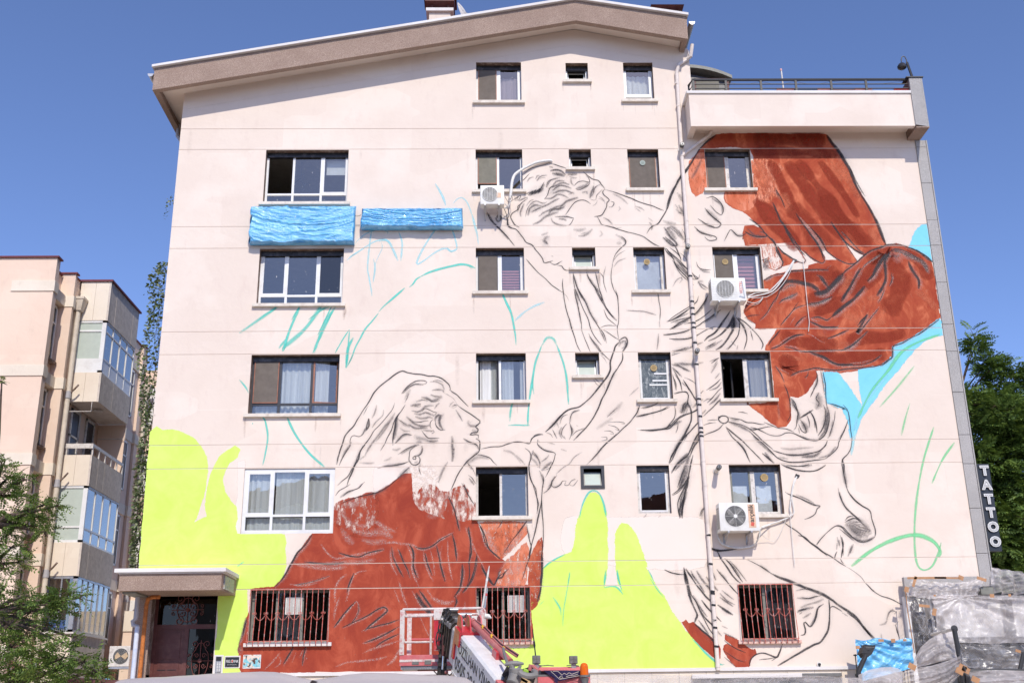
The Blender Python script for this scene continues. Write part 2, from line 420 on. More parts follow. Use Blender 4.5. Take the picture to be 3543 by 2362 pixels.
def film_mat(name, col, a0, a1, gl=.5, tl=.4, scale=2.2, stretch=(1, 1, 1), rough=.18):
    'thin plastic sheet: creased, part clear, part milky'
    t = NT(name)
    n = t.noise(scale, 4, .55, stretch=stretch, dist=1.4)
    rid = t.math('ABSOLUTE', t.math('SUBTRACT', n, .5))
    crease = t.ramp(rid, [(.0, 1), (.03, .25), (.12, 0)])
    a = t.math('ADD', t.ramp(t.noise(scale*.5, 4, .6), [(.35, a0), (.65, a1)]), t.math('MULTIPLY', crease, .25), True)
    bp = t.n('ShaderNodeBump'); bp.inputs['Strength'].default_value = .25; bp.inputs['Distance'].default_value = .03; t.l(n, bp.inputs['Height'])
    d = t.n('ShaderNodeBsdfDiffuse'); d.inputs[0].default_value = (*col, 1); t.l(bp.outputs[0], d.inputs['Normal'])
    tlu = t.n('ShaderNodeBsdfTranslucent'); tlu.inputs[0].default_value = (*col, 1)
    g = t.n('ShaderNodeBsdfGlossy'); g.inputs['Roughness'].default_value = rough; g.inputs[0].default_value = (.9, .9, .9, 1); t.l(bp.outputs[0], g.inputs['Normal'])
    m1 = t.n('ShaderNodeMixShader'); m1.inputs[0].default_value = tl; t.l(d.outputs[0], m1.inputs[1]); t.l(tlu.outputs[0], m1.inputs[2])
    m2 = t.n('ShaderNodeMixShader'); m2.inputs[0].default_value = gl*.35; t.l(m1.outputs[0], m2.inputs[1]); t.l(g.outputs[0], m2.inputs[2])
    tr = t.n('ShaderNodeBsdfTransparent')
    m3 = t.n('ShaderNodeMixShader'); t.l(a, m3.inputs[0]); t.l(tr.outputs[0], m3.inputs[1]); t.l(m2.outputs[0], m3.inputs[2])
    return t.done(m3)
film_mat('clear_film', (.80, .76, .74), .05, .38, .5, rough=.3)
film_mat('milky_film', (.84, .79, .77), .28, .72, .25, .4, rough=.4)
film_mat('mauve_cover_film', (.50, .45, .44), .97, 1.0, .35, .15, 1.2)
def tarp_mat():
    t = NT('blue_tarp_plastic')
    n = t.noise(2.4, 7, .62, stretch=(.7, 1, 2.2), dist=1.2)
    sp = t.ramp(t.noise(30, 3, .6, stretch=(1, 1, .35)), [(.69, 0), (.73, .8)])
    c = t.mix(t.ramp(n, [(.35, .0), (.65, 1)]), (.05, .33, .66), (.17, .54, .85))
    c = t.mix(sp, c, (.7, .7, .7))
    nf = t.noise(9, 6, .7, stretch=(.8, 1, 1.5), dist=1.0)
    h = t.math('ADD', t.math('ABSOLUTE', t.math('SUBTRACT', n, .5)), t.math('MULTIPLY', t.math('ABSOLUTE', t.math('SUBTRACT', nf, .5)), .45))
    return t.done(t.bsdf(c, .27, 0, h, .6, .06, spec=1.0, coat=.5))
tarp_mat()
def leaf_mat(name, a, b, c):
    t = NT(name)
    oi = t.n('ShaderNodeNewGeometry')
    n = t.noise(1.1, 3, .6)
    col = t.ramp(t.math('ADD', t.math('MULTIPLY', n, .55), t.math('MULTIPLY', oi.outputs['Random Per Island'], .45)), [(.3, a), (.5, b), (.74, c)])
    d = t.bsdf(col, .55, spec=.35)
    tl = t.n('ShaderNodeBsdfTranslucent'); t.l(t.mix(.5, col, (.16, .2, .02)), tl.inputs[0])
    m = t.n('ShaderNodeMixShader'); m.inputs[0].default_value = .28; t.l(d.outputs[0], m.inputs[1]); t.l(tl.outputs[0], m.inputs[2])
    return t.done(m)
leaf_mat('pinnate_leaf', (.07, .125, .03), (.12, .20, .045), (.22, .30, .06))
leaf_mat('tree_leaf', (.06, .11, .025), (.11, .19, .04), (.20, .29, .06))
leaf_mat('vine_leaf', (.08, .12, .04), (.16, .21, .08), (.34, .36, .22))
def amber():
    t = NT('amber_lens')
    b = t.bsdf((.85, .16, .01), .12); b.inputs['Transmission Weight'].default_value = .2; b.inputs['IOR'].default_value = 1.3
    return t.done(b)
amber()
# ---------------------------------------------------------------- ground
YW = 25.8
g = MB(); g.face((-900, -700, -1.6), (900, -700, -1.6), (900, 1500, -1.6), (-900, 1500, -1.6))
tag(g.build('ground', 'asphalt'), kind='structure')
g = MB(); g.box(-30, 30, 3, 70, -1.595, -1.45); tag(g.build('pavement', 'pavement_stone'), kind='structure')

# ---------------------------------------------------------------- the painted apartment building
BX0, BX1, BXM, ZT = -8.14, 11.51, 5.57, 14.5
def topz(x): return 15.90+(x+8.14)*.1905 if x < 2.42 else 17.912-(x-2.42)*.198
bld = thing('apartment_building', (1.7, 31, -1.6), 'pink apartment building whose blank side carries a half finished mural', 'building')
C0, C1, C2, C3, C4 = (-5.84, -3.68), (-.30, .94), (2.18, 2.77), (3.74, 4.56), (5.80, 7.06)
W = {  # key: x0, x1, z0, z1
 'A1': (-.28, .95, 15.64, 16.86), 'A2': (2.17, 2.78, 16.29, 16.84), 'A3': (3.75, 4.56, 15.68, 16.85),
 'B0': (-5.84, -3.66, 12.64, 14.18), 'B1': (*C1, 12.98, 14.18), 'B2': (2.18, 2.77, 13.63, 14.18), 'B3': (3.74, 4.57, 13.01, 14.18), 'B4': (5.81, 7.03, 13.0, 14.18),
 'C0': (-5.83, -3.68, 9.82, 11.335), 'C1': (*C1, 10.13, 11.335), 'C2': (2.18, 2.78, 10.78, 11.335), 'C3': (3.76, 4.57, 10.14, 11.335), 'C4': (5.81, 7.06, 10.14, 11.335),
 'D0': (-5.86, -3.68, 6.96, 8.48), 'D1': (*C1, 7.26, 8.48), 'D2': (2.17, 2.77, 7.89, 8.48), 'D3': (3.74, 4.56, 7.26, 8.48), 'D4': (5.80, 7.06, 7.26, 8.48),
 'E0': (-5.84, -3.68, 4.06, 5.61), 'E1': (-.31, .94, 4.41, 5.61), 'E2': (2.21, 2.78, 5.06, 5.61), 'E3': (3.56, 4.35, 4.45, 5.61), 'E4': (5.80, 7.05, 4.40, 5.61),
 'F0': (-5.50, -3.69, 1.58, 2.765), 'F1': (-.31, .94, 1.56, 2.765), 'F4': (5.79, 7.06, 1.51, 2.765),
 'DOOR': (-7.75, -6.26, -1.45, 2.765)}
GR = [14.81, 14.195, 11.96, 11.35, 9.09, 8.495, 6.20, 5.625, 3.35, 2.78]
GH = .009
ZB = .92
def clip(poly, f):
    out = []
    for i in range(len(poly)):
        a, b = poly[i], poly[(i+1) % len(poly)]; fa, fb = f(a), f(b)
        if fa <= 0: out.append(a)
        if (fa < 0 < fb) or (fb < 0 < fa):
            k = fa/(fa-fb); out.append((a[0]+(b[0]-a[0])*k, a[1]+(b[1]-a[1])*k))
    return out
def facade():
    m = MB(); rv = MB()
    xs = sorted(set([BX0, BX1, BXM, 2.42]+[w[0] for w in W.values()]+[w[1] for w in W.values()]))
    gl = [(z-GH, z+GH) for z in GR]
    zs = sorted(set([ZB, ZT]+[q for p in gl for q in p]+[w[2] for w in W.values() if w[2] > ZB]+[w[3] for w in W.values()]+[15.6, 16.2, 17.2, 18.2]))
    inw = lambda x, z: any(w[0] < x < w[1] and w[2] < z < w[3] for w in W.values())
    ing = lambda z: any(a < z < b for a, b in gl)
    xs = [x for x in xs]
    for i in range(len(xs)-1):
        for j in range(len(zs)-1):
            x0, x1, z0, z1 = xs[i], xs[i+1], zs[j], zs[j+1]; cx, cz = (x0+x1)/2, (z0+z1)/2
            if x1-x0 < 1e-6 or inw(cx, cz): continue
            if cx > BXM and cz > ZT+.35: continue
            p = [(x0, z0), (x1, z0), (x1, z1), (x0, z1)]
            if z1 > 15.5:
                p = clip(p, lambda q: q[1]-(15.90+(q[0]+8.14)*.1905)); 
                if p: p = clip(p, lambda q: q[1]-(17.912-(q[0]-2.42)*.198))
            if len(p) < 3: continue
            y = YW+(.009 if ing(cz) else 0)
            m.face(*[(a, y, b) for a, b in p])
    # lips of the recessed joints
    for a, b in gl:
        for x0, x1 in ((BX0, BX1),):
            segs = [x0, x1]
            cuts = sorted([(w[0], w[1]) for w in W.values() if w[2] < (a+b)/2 < w[3]])
            cur = x0
            hi = BXM if a > ZT+.35 else BX1
            for c in cuts+[(hi, hi)]:
                if c[0] > cur:
                    for z in (a, b): m.face((cur, YW, z), (c[0], YW, z), (c[0], YW+.009, z), (cur, YW+.009, z))
                cur = c[1]
    m.face((BX0, YW, ZB), (BX0, YW, 15.9), (BX0, YW+13, 15.9), (BX0, YW+13, ZB))
    wall = m.build('wall', 'pink_plaster', bld, fix=False)
    # reveals, .25 m deep
    for k, (x0, x1, z0, z1) in W.items():
        d = .32 if k == 'DOOR' else .25
        y0, y1 = YW, YW+d
        rv = MB()
        for q in (((x0, y0, z0), (x0, y1, z0), (x0, y1, z1), (x0, y0, z1)), ((x1, y0, z0), (x1, y0, z1), (x1, y1, z1), (x1, y1, z0)),
                  ((x0, y0, z1), (x0, y1, z1), (x1, y1, z1), (x1, y0, z1)), ((x0, y0, z0), (x1, y0, z0), (x1, y1, z0), (x0, y1, z0))): rv.face(*q)
        rv.build('window_reveal', 'reveal_brown', wall, fix=False)
    return wall
wall = facade()
# rooms behind the openings (dark when looked into), side and back walls
m = MB()
for z in (14.45, 11.62, 8.77, 5.92, 3.07, .55):
    hi = BXM-.1 if z > 15 else BX1
    m.box(BX0+.02, hi, YW+.26, YW+6, z-.02, z+.20)
m.box(BX0+.02, BX1, YW+4.2, YW+4.3, -1.4, 14.4)
m.prism([(BX0+.02, 14.66), (BXM-.1, 14.66), (BXM-.1, 17.2), (2.42, 17.8), (BX0+.02, 15.8)], YW+4.2, YW+4.3)
for x in (-2.6, 1.55, 3.25, 5.15): m.box(x-.06, x+.06, YW+.26, YW+4.2, -1.4, 14.4)
for x in (1.55, 3.25): m.box(x-.06, x+.06, YW+.26, YW+4.2, 14.66, 17.3)
m.build('interior', 'room_wall', bld)
m = MB(); m.box(BX0, BX0+.2, YW+.3, YW+13, -1.45, 15.7); m.box(BX0, BX1, YW+12.8, YW+13, -1.45, 14.4)
m.prism([(BX0+.2, 14.4), (BXM, 14.4), (BXM, 17.2), (2.42, 17.8), (BX0+.2, 15.8)], YW+12.8, YW+13); m.box(BXM-.09, BXM+.02, YW+.004, YW+12.8, ZT+.3, 17.25)
m.box(BX1-.01, BX1+.2, YW+.5, YW+12.8, -1.45, 14.5)
m.build('outer_wall', 'pink_plaster', bld)
# thin shade line in the gable, a shallow raised fillet following the slope
m = MB(); m.prism([(-8.0, 15.42), (2.40, 17.42), (5.45, 16.83), (5.45, 16.845), (2.40, 17.437), (-8.0, 15.435)], YW-.006, YW+.004)
m.build('plaster_fillet', 'pink_plaster', bld)
# terrace deck
m = MB(); m.box(BXM+.02, BX1, YW+.02, YW+12.8, ZT+.18, ZT+.30); m.build('terrace_slab', 'brown_pebble_render', bld)

# base: projecting ledge, stone cladding plates below it, dark basement panel
m = MB(); m.box(-6.24, 9.9, YW-.05, YW+.05, ZB-.075, ZB); m.build('base_ledge', 'white_trim', bld)
m = MB(); m.box(-8.14, -7.75, YW+.0, YW+.3, -1.45, ZB); m.box(-6.26, 11.5, YW+.03, YW+.3, -1.45, ZB-.076); m.build('plinth', 'reveal_brown', bld)
pl = None
x = -6.24; k = 0
while x < 9.9:
    w = .62
    for r, (z0, z1) in enumerate(((ZB-.38, ZB-.082), (ZB-.70, ZB-.386), (ZB-1.02, ZB-.706))):
        mm = MB(); mm.box(0, w-.006, -.0, .03, 0, z1-z0)
        if pl is None or r: o = mm.build('stone_plate', 'cream_stone', bld) if r == 0 else mm.build('stone_plate', 'cream_stone', bld)
        else: o = mm.build('stone_plate', 'cream_stone', bld)
        o.location = (x+(w/2 if r % 2 else 0), YW-.002+R.uniform(-.002, .002), z0); pl = o
    x += w; k += 1
# brown pebble-dashed strip left of the door
m = MB(); m.box(-8.142, -7.75, YW-.025, YW-.003, -1.45, 2.7); m.build('door_side_render', 'brown_pebble_render', bld)

# ---- verge of the roof: overhanging fascia box with recessed soffit
YF = 25.15
L, A, Rr = (-8.78, 15.60, 16.25), (2.44, 17.755, 18.39), (5.46, 17.17, 17.87)
m = MB(); m.prism([(L[0], L[1]), (A[0], A[1]), (Rr[0], Rr[1]), (Rr[0], Rr[2]), (A[0], A[2]), (L[0], L[2])], YF, YF+.16)
# side arms running back: left eave box and right end stub
m.prism([(L[0], L[1]), (L[0]+.14, L[1]+.027), (L[0]+.14, L[2]), (L[0], L[2])], YF+.16, YF+14)
m.prism([(Rr[0]-.14, Rr[1]+.028), (Rr[0], Rr[1]), (Rr[0], Rr[2]), (Rr[0]-.14, Rr[2])], YF+.16, YW+.0)
m.build('roof_fascia', 'brown_pebble_render', bld)
m = MB()
m.prism([(L[0]+.14, 15.795), (2.43, 17.93), (Rr[0]-.14, 17.34), (Rr[0]-.14, 17.44), (2.43, 18.03), (L[0]+.14, 15.9)], YF+.161, YW+.3)
m.prism([(L[0]+.141, 15.79), (BX0+.1, 15.92), (BX0+.1, 16.02), (L[0]+.141, 15.89)], YW+.301, YF+14)
m.build('roof_soffit', 'pink_plaster', bld)
m = MB(); m.prism([(L[0]-.05, L[2]+.004), (A[0], A[2]+.004), (Rr[0]+.04, Rr[2]+.004), (Rr[0]+.04, Rr[2]+.075), (A[0], A[2]+.078), (L[0]-.05, L[2]+.07)], YF-.09, YF+.3)
m.build('verge_capping', 'white_trim', bld)
m = MB(); m.prism([(L[0], 16.2), (A[0], 18.33), (5.5, 17.72), (5.5, 17.78), (A[0], 18.40), (L[0], 16.26)], YF+.301, YW+13.6); roofo = m.build('roof', 'roof_tile', bld)
# gutters at both eaves and a bent outlet at the left one
for nm, x, z, s in (('gutter', L[0]-.09, 16.10, 1), ('gutter', 5.60, 17.72, 1)):
    m = MB()
    for i in range(7):
        a0, a1 = pi+pi*i/7, pi+pi*(i+1)/7
        m.face((x+.08*cos(a0), YF+.02, z+.09*sin(a0)), (x+.08*cos(a1), YF+.02, z+.09*sin(a1)), (x+.08*cos(a1), YF+13.5, z+.09*sin(a1)), (x+.08*cos(a0), YF+13.5, z+.09*sin(a0)))
    m.prism([(x+.08*cos(pi+pi*i/7), z+.09*sin(pi+pi*i/7)) for i in range(8)], YF+.0, YF+.02)
    m.build(nm, 'galvanised', bld)
m = MB(); m.tube([(-8.66, 27.2, 15.75), (-8.66, 27.2, 15.40), (-8.55, 27.2, 15.25), (-8.28, 27.2, 15.08), (-8.2, 27.2, 14.9), (-8.2, 27.2, 3)], .055, 8); m.build('drainpipe', 'grey_pipe', bld, smooth=True)

# ---- balcony box of the terrace: parapet, side arm, raised soffit, coping
m = MB()
m.box(5.36, 11.30, YF, YF+.14, ZT, 15.47)
m.box(5.36, 5.52, YF+.14, YW, ZT, 15.47)
m.build('balcony_parapet', 'pink_plaster', bld)
m = MB(); m.box(5.52, 11.30, YF+.14, YW, ZT+.17, ZT+.30); m.build('balcony_soffit', 'pink_plaster', bld)
m = MB(); m.box(5.30, 11.30, YF-.04, YF+.20, 15.472, 15.55, .008); m.box(5.30, 5.56, YF+.201, YW-.02, 15.472, 15.55); m.build('coping', 'white_trim', bld)
# granite pier wrapped with plates; joints from the photograph
JZ = [14.45, 14.22]
pier = MB(); pier.box(11.30, 11.60, YF+.02, YW-.01, 14.46, 15.92); pier.box(11.53, 11.80, YW+.02, YW+.4, -1.45, 14.44)
pier.build('pier_core', 'reveal_brown', bld)
m = MB(); m.hexa([(11.30, YF-.04, 14.52), (11.61, YF-.04, 14.46), (11.61, YF-.04, 15.93), (11.30, YF-.04, 15.93), (11.30, YF+.018, 14.52), (11.61, YF+.018, 14.46), (11.61, YF+.018, 15.93), (11.30, YF+.018, 15.93)]); lab(m.build('granite_plate', 'grey_granite', bld), 'tall front plate of the balcony pier')
m = MB(); m.box(11.612, 11.65, YF-.04, YW, 14.46, 15.93); m.build('granite_plate', 'grey_granite', bld)
m = MB(); m.box(11.30, 11.65, YF-.045, YW, 14.425, 14.455); m.build('granite_plate', 'brown_pebble_render', bld)
m = MB(); m.box(11.22, 11.68, YF-.07, YF+.3, 15.935, 15.96); m.build('pier_cap', 'dark_iron', bld)
zz = [14.42]+[at(3200+dv*.0, v, YW).z for v, dv in ((511, 0), (635, 0), (763, 0), (850, 0), (978, 0), (1123, 0), (1216, 0), (1358, 0), (1505, 0), (1605, 0), (1759, 0), (1915, 0))]+[2.66, 1.6, .5, -.6, -1.45]
for i in range(len(zz)-1):
    m = MB(); m.box(11.515, 11.785, YW-.03+R.uniform(-.003, .003), YW+.015, zz[i+1]+.006, zz[i]-.006); m.build('granite_plate', 'grey_granite', bld)
m = MB(); m.box(11.80, 11.83, YW-.028, YW+.4, -1.45, 14.42); m.build('granite_edge', 'grey_granite', bld)

# railing
ra = MB(); ra.tube([(5.45, YF+.35, 15.93), (5.50, YF+.06, 15.93), (11.34, YF+.06, 15.94)], .036, 8)
railing = ra.build('railing', 'dark_iron', bld)
for z, r in ((15.80, .016), (15.67, .016)):
    m = MB(); m.tube([(5.47, YF+.35, z), (5.52, YF+.06, z), (11.34, YF+.06, z)], r, 6); m.build('rail', 'dark_iron', railing)
for x in (5.52, 6.39, 7.33, 8.27, 9.22, 10.16, 10.66):
    if x == 10.66: continue
    m = MB(); m.box(x-.028, x+.028, YF+.04, YF+.08, 15.55, 15.93); m.build('baluster', 'dark_iron', railing)
m = MB(); m.box(5.43, 5.47, YF+.33, YF+.37, 15.3, 15.93); m.build('baluster', 'dark_iron', railing)
m = MB()
for a, b in ((6.39, 7.33), (7.33, 8.27), (8.27, 9.22), (9.22, 11.2)):
    m.tube([(a+(b-a)*i/8, YF+.07, 15.90-.10*sin(pi*i/8)) for i in range(9)], .004, 4)
m.build('hanging_wire', 'black_plastic', railing)

# ---- set-back attic room with curved dark roof behind the railing
pent = empty('attic_room', (6.2, 28, 14.8)); pent.parent = bld; pent.matrix_parent_inverse = parent_inv(bld)
m = MB(); m.box(5.62, 6.75, 27.3, 31, 14.8, 16.6); m.build('wall', 'grey_frame', pent)
m = MB()
pr_ = [(5.60+1.42*i/10, 17.52-.36*(i/10)**2.2) for i in range(11)]
m.prism(pr_+[(x, z-.10) for x, z in reversed(pr_)], 26.9, 31); m.build('roof', 'grey_frame', pent)
m = MB(); m.prism([(5.62, 17.38), (6.9, 17.04), (6.75, 16.62), (5.62, 16.62)], 27.1, 27.25); m.build('gable_panel', 'dark_frame', pent)
m = MB()
for x0, x1 in ((5.85, 5.90), (6.78, 6.83)): m.box(x0, x1, 26.6, 26.65, 16.0, 16.86)
m.box(5.85, 6.83, 26.6, 26.65, 16.80, 16.86); m.box(5.85, 6.83, 26.6, 26.65, 15.9, 15.96); m.build('window_frame', 'rusty_red_metal', pent)
m = MB(); m.box(5.9, 6.55, 26.61, 26.64, 15.96, 16.8); m.build('insect_screen', 'dusty_insect_mesh', pent)

# ---- rainwater pipe on the facade
pipe = MB()
px = [(5.66, YF+.45, 17.3), (5.60, YF+.5, 16.95), (5.50, YW-.06, 16.9), (5.28, YW-.07, 16.75), (5.20, YW-.07, 16.5)]
PZ = [16.5, 14, 11, 8, 5, 2, .86]
pipe.tube(px+[(5.18, YW-.07, z) for i, z in enumerate(PZ[1:])], .05, 10)
rp = pipe.build('rainwater_pipe', 'pink_pipe', bld, smooth=True)
m = MB(); m.tube([(5.2, YW-.07, 13.95), (5.28, YW-.07, 14.03), (5.95, YW-.09, 14.55), (6.02, YW-.12, 14.66)], .04, 8); m.build('branch_pipe', 'pink_pipe', rp, smooth=True)
for z in (16.15, 15.45, 13.95, 12.05, 11.55, 9.95, 8.75, 8.3, 7.35, 5.7, 5.1, 3.95, 2.4, 1.95, .95):
    m = MB(); m.tube([(5.18, YW-.07, z-.025), (5.18, YW-.07, z+.025)], .058, 10); m.build('pipe_collar', 'pink_pipe', rp, smooth=True)

# charcoal strokes that ran over the pipe
for z in [at(*q_, YW-.1).z for q_ in ((2405, 955), (2411, 1043), (2413, 1066), (2413, 1087), (2414, 1117), (2417, 1133), (2419, 1186), (2424, 1260), (2433, 1380), (2435, 1400), (2436, 1440), (2438, 1480), (2440, 1495), (2442, 1508), (2450, 1850), (2478, 1950), (2483, 2045), (2484, 2052), (2487, 2092), (2490, 2145), (2492, 2170), (2495, 2235))]:
    m = MB(); m.tube([(5.176, YW-.075, z-.02), (5.184, YW-.076, z+.025)], .053, 10); m.build('paint_mark', 'black_plastic', rp, smooth=True)
# ---------------------------------------------------------------- windows of the painted building
WD = {}
def plate(m, x0, x1, z0, z1, y, t): m.box(x0, x1, y, y+t, z0, z1)
def ring(m, x0, x1, z0, z1, y0, y1, w, wb=None):
    wb = w if wb is None else wb
    m.box(x0, x1, y0, y1, z0, z0+wb); m.box(x0, x1, y0, y1, z1-w, z1)
    m.box(x0, x0+w, y0, y1, z0+wb, z1-w); m.box(x1-w, x1, y0, y1, z0+wb, z1-w)
def curtain_mesh(x0, x1, z0, z1, y, folds=7, amp=.016, ragged=0, seed=0):
    m = MB(); rr = random.Random(seed)
    ph = rr.uniform(0, 6)
    n = max(10, int((x1-x0)*folds*6))
    m.grid(lambda u, v: (x0+(x1-x0)*u, y+amp*sin(u*(x1-x0)*folds*6.28+ph+.5*sin(u*9+seed))*(.5+.5*v)+.01*sin(u*31), z1+(z0-z1)*v+(ragged*.03*sin(u*23) if v > .9 else 0)), n, 3)
    return m
def sash(win, x0, x1, z0, z1, frame, kind, y, open_deg=0, hinge='L', key=''):
    'one casement: sash ring + pane, insect screen or slats; turned about its hinge when open'
    M = None
    objs = []
    m = MB(); ring(m, x0, x1, z0, z1, y-.012, y+.035, .042); objs.append(m.build('sash', frame, win))
    i = .040
    if kind == 'glass': m = MB(); m.box(x0+i, x1-i, y+.006, y+.012, z0+i, z1-i); objs.append(m.build('pane', 'window_glass', win))
    if kind == 'dusty': m = MB(); m.box(x0+i, x1-i, y+.006, y+.012, z0+i, z1-i); objs.append(m.build('pane', 'dusty_glass', win))
    if kind == 'cracked': m = MB(); m.box(x0+i, x1-i, y+.006, y+.012, z0+i, z1-i); objs.append(lab(m.build('pane', 'scratched_dirty_glass', win), 'scratched cracked pane with strips of tape'))
    if open_deg:
        px = x0 if hinge == 'L' else x1
        T = Matrix.Translation((px, y, 0)) @ Matrix.Rotation(radians(open_deg), 4, 'Z') @ Matrix.Translation((-px, -y, 0))
        for o in objs: o.data.transform(T)
    return objs
def screen(win, x0, x1, z0, z1, frame, y, mat='insect_mesh', lbl=None):
    m = MB(); ring(m, x0, x1, z0, z1, y-.03, y-.012, .022); m.build('screen_frame', frame, win)
    m = MB(); m.box(x0+.02, x1-.02, y-.024, y-.020, z0+.02, z1-.02); o = m.build('insect_screen', mat, win)
    if lbl: lab(o, lbl)
def window(key, frame, lights, transom=None, sill='sill_stone', fr=.055, curtain=None, zsplit=None, sillw=.09, yy=YW+.20):
    x0, x1, z0, z1 = W[key]
    win = MB(); ring(win, x0, x1, z0, z1, yy, yy+.06, fr)
    ws = x1-x0
    for a, b, *_ in lights[1:]: win.box(x0+ws*a-.03, x0+ws*a+.03, yy-.002, yy+.058, z0+fr, z1-fr)
    zt = z0
    if transom:
        zt = z0+(z1-z0)*transom; win.box(x0+fr, x1-fr, yy-.004, yy+.056, zt-.035, zt+.02)
    w = win.build('window', frame, bld); WD[key] = w
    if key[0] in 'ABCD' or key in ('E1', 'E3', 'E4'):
        m = MB(); m.box(x0+.003, x1-.003, yy-.045, yy+.07, z1-.135, z1-.003); m.build('shutter_header', 'boom_black', w)
    for a, b, kind, fm, *rest in lights:
        xa = x0+ws*a+(fr if a == 0 else .03); xb = x0+ws*b-(fr if b == 1 else .03)
        za = zt+.02 if transom else z0+fr; zb = z1-fr
        deg = rest[0] if rest else 0
        if kind in ('glass', 'dusty', 'cracked'): sash(w, xa, xb, za, zb, fm, kind, yy+.008, deg, 'L' if deg >= 0 else 'R')
        elif kind == 'fixed': m = MB(); m.box(xa, xb, yy+.02, yy+.026, za, zb); m.build('pane', 'window_glass', w)
        elif kind == 'screen': screen(w, xa, xb, za, zb, fm, yy); m = MB(); m.box(xa, xb, yy+.02, yy+.026, za, zb); m.build('pane', 'dusty_glass', w)
        elif kind == 'torn': screen(w, xa, xb, za+.22, zb, fm, yy, 'dusty_insect_mesh', 'torn and shredded insect screen')
        if transom: m = MB(); m.box(xa, xb, yy+.02, yy+.026, z0+fr, zt-.035); m.build('pane', 'window_glass', w)
    if curtain:
        for a, b, mt, top, bot in curtain:
            curtain_mesh(x0+ws*a+.03, x0+ws*b-.03, z0+.02+(z1-z0)*bot, z1-(z1-z0)*top, yy+.14, seed=hash(key) % 97 if False else sum(map(ord, key))+int(a*10)).build('curtain', mt, w, smooth=True)
    if sill:
        e = .09
        m = MB(); m.box(x0-sillw, x1+sillw, YW-e, YW+.0-.001, z0-.085, z0-.004, .006); m.build('window_sill', sill, w)
        m = MB(); m.box(x0+.004, x1-.004, YW-.001, yy, z0-.03, z0+.004); m.build('inner_sill', sill, w)
    return w
NC = 'net_curtain'
window('A1', 'white_upvc', [(0, .48, 'screen', 'brown_frame'), (.48, 1, 'glass', 'white_upvc')], curtain=[(0, .5, NC, .02, 0), (.5, 1, 'mauve_curtain', .25, 0)])
window('A2', 'white_upvc', [(0, 1, 'open', 'white_upvc')])
window('A3', 'white_upvc', [(0, 1, 'glass', 'white_upvc')], transom=.2, curtain=[(0, 1, NC, .2, .18)])
window('B0', 'white_upvc', [(0, .33, 'open', 'white_upvc'), (.33, .67, 'fixed', 'white_upvc'), (.67, 1, 'glass', 'white_upvc')], transom=.22)
window('B1', 'white_upvc', [(0, .48, 'torn', 'brown_frame'), (.48, 1, 'fixed', 'white_upvc')])
window('B2', 'white_upvc', [(0, 1, 'open', 'white_upvc')])
window('B3', 'aged_white_frame', [(0, 1, 'screen', 'brown_frame')], curtain=[(0, 1, 'beige_curtain', 0, 0)])
window('B4', 'aged_white_frame', [(0, .48, 'screen', 'brown_frame'), (.48, 1, 'glass', 'aged_white_frame')], curtain=[(0, .5, 'beige_curtain', 0, 0)])
window('C0', 'white_upvc', [(0, .32, 'glass', 'white_upvc'), (.32, .68, 'fixed', 'white_upvc'), (.68, 1, 'dusty', 'white_upvc')], transom=.2)
window('C1', 'white_upvc', [(0, .48, 'screen', 'dark_frame'), (.48, 1, 'glass', 'white_upvc')], curtain=[(0, .5, 'beige_curtain', 0, 0)])
window('C2', 'white_upvc', [(0, 1, 'open', 'white_upvc')])
window('C3', 'white_upvc', [(0, 1, 'glass', 'aged_white_frame')])
window('C4', 'white_upvc', [(0, .48, 'screen', 'white_upvc'), (.48, 1, 'glass', 'white_upvc')])
window('D0', 'dark_frame', [(0, .32, 'screen', 'brown_frame'), (.32, .68, 'fixed', 'dark_frame'), (.68, 1, 'glass', 'brown_frame', 12)], transom=.2, curtain=[(.04, .30, NC, 0, 0), (.32, .68, NC, 0, 0), (.70, .88, NC, 0, 0)])
window('D1', 'white_upvc', [(0, .48, 'glass', 'dark_frame', -35), (.48, 1, 'fixed', 'white_upvc')], curtain=[(.05, .45, NC, 0, 0), (.5, .78, NC, 0, 0), (.86, 1, NC, 0, 0)])
window('D2', 'white_upvc', [(0, 1, 'open', 'white_upvc')])
window('D3', 'aged_white_frame', [(0, 1, 'cracked', 'white_upvc')])
window('D4', 'aged_white_frame', [(0, .5, 'dusty', 'dark_frame', 50), (.5, 1, 'glass', 'aged_white_frame')], curtain=[(.6, .95, 'beige_curtain', 0, 0)])
window('E0', 'white_upvc', [(0, .32, 'glass', 'white_upvc'), (.32, .68, 'fixed', 'white_upvc'), (.68, 1, 'glass', 'white_upvc')], transom=.28, sill=None, fr=.085, yy=YW+.03,
       curtain=[(0.03, .32, NC, 0, .28), (.33, .67, NC, 0, .28), (.68, .97, NC, 0, .28), (.03, .97, NC, .75, .0)])
window('E1', 'aged_white_frame', [(0, .48, 'open', 'dark_frame'), (.48, 1, 'fixed', 'white_upvc')])
window('E2', 'dark_frame', [(0, 1, 'open', 'dark_frame')], sill=None, yy=YW-.03, fr=.07)
window('E3', 'aged_white_frame', [(0, 1, 'glass', 'white_upvc')], sill=None, yy=YW+.12)
window('E4', 'aged_white_frame', [(0, .46, 'glass', 'grey_frame'), (.46, 1, 'glass', 'aged_white_frame')])
for k in ('F0', 'F1', 'F4'):
    ls = [(0, .32, 'open', 'grey_frame'), (.32, .64, 'fixed', 'grey_frame'), (.64, 1, 'open', 'grey_frame')] if k == 'F0' else [(0, .5, 'open', 'grey_frame'), (.5, 1, 'fixed', 'grey_frame')]
    window(k, 'grey_frame', ls, sill={'F0': 'white_trim', 'F1': 'red_stained_sill', 'F4': 'red_stained_sill'}[k], yy=YW+.19)
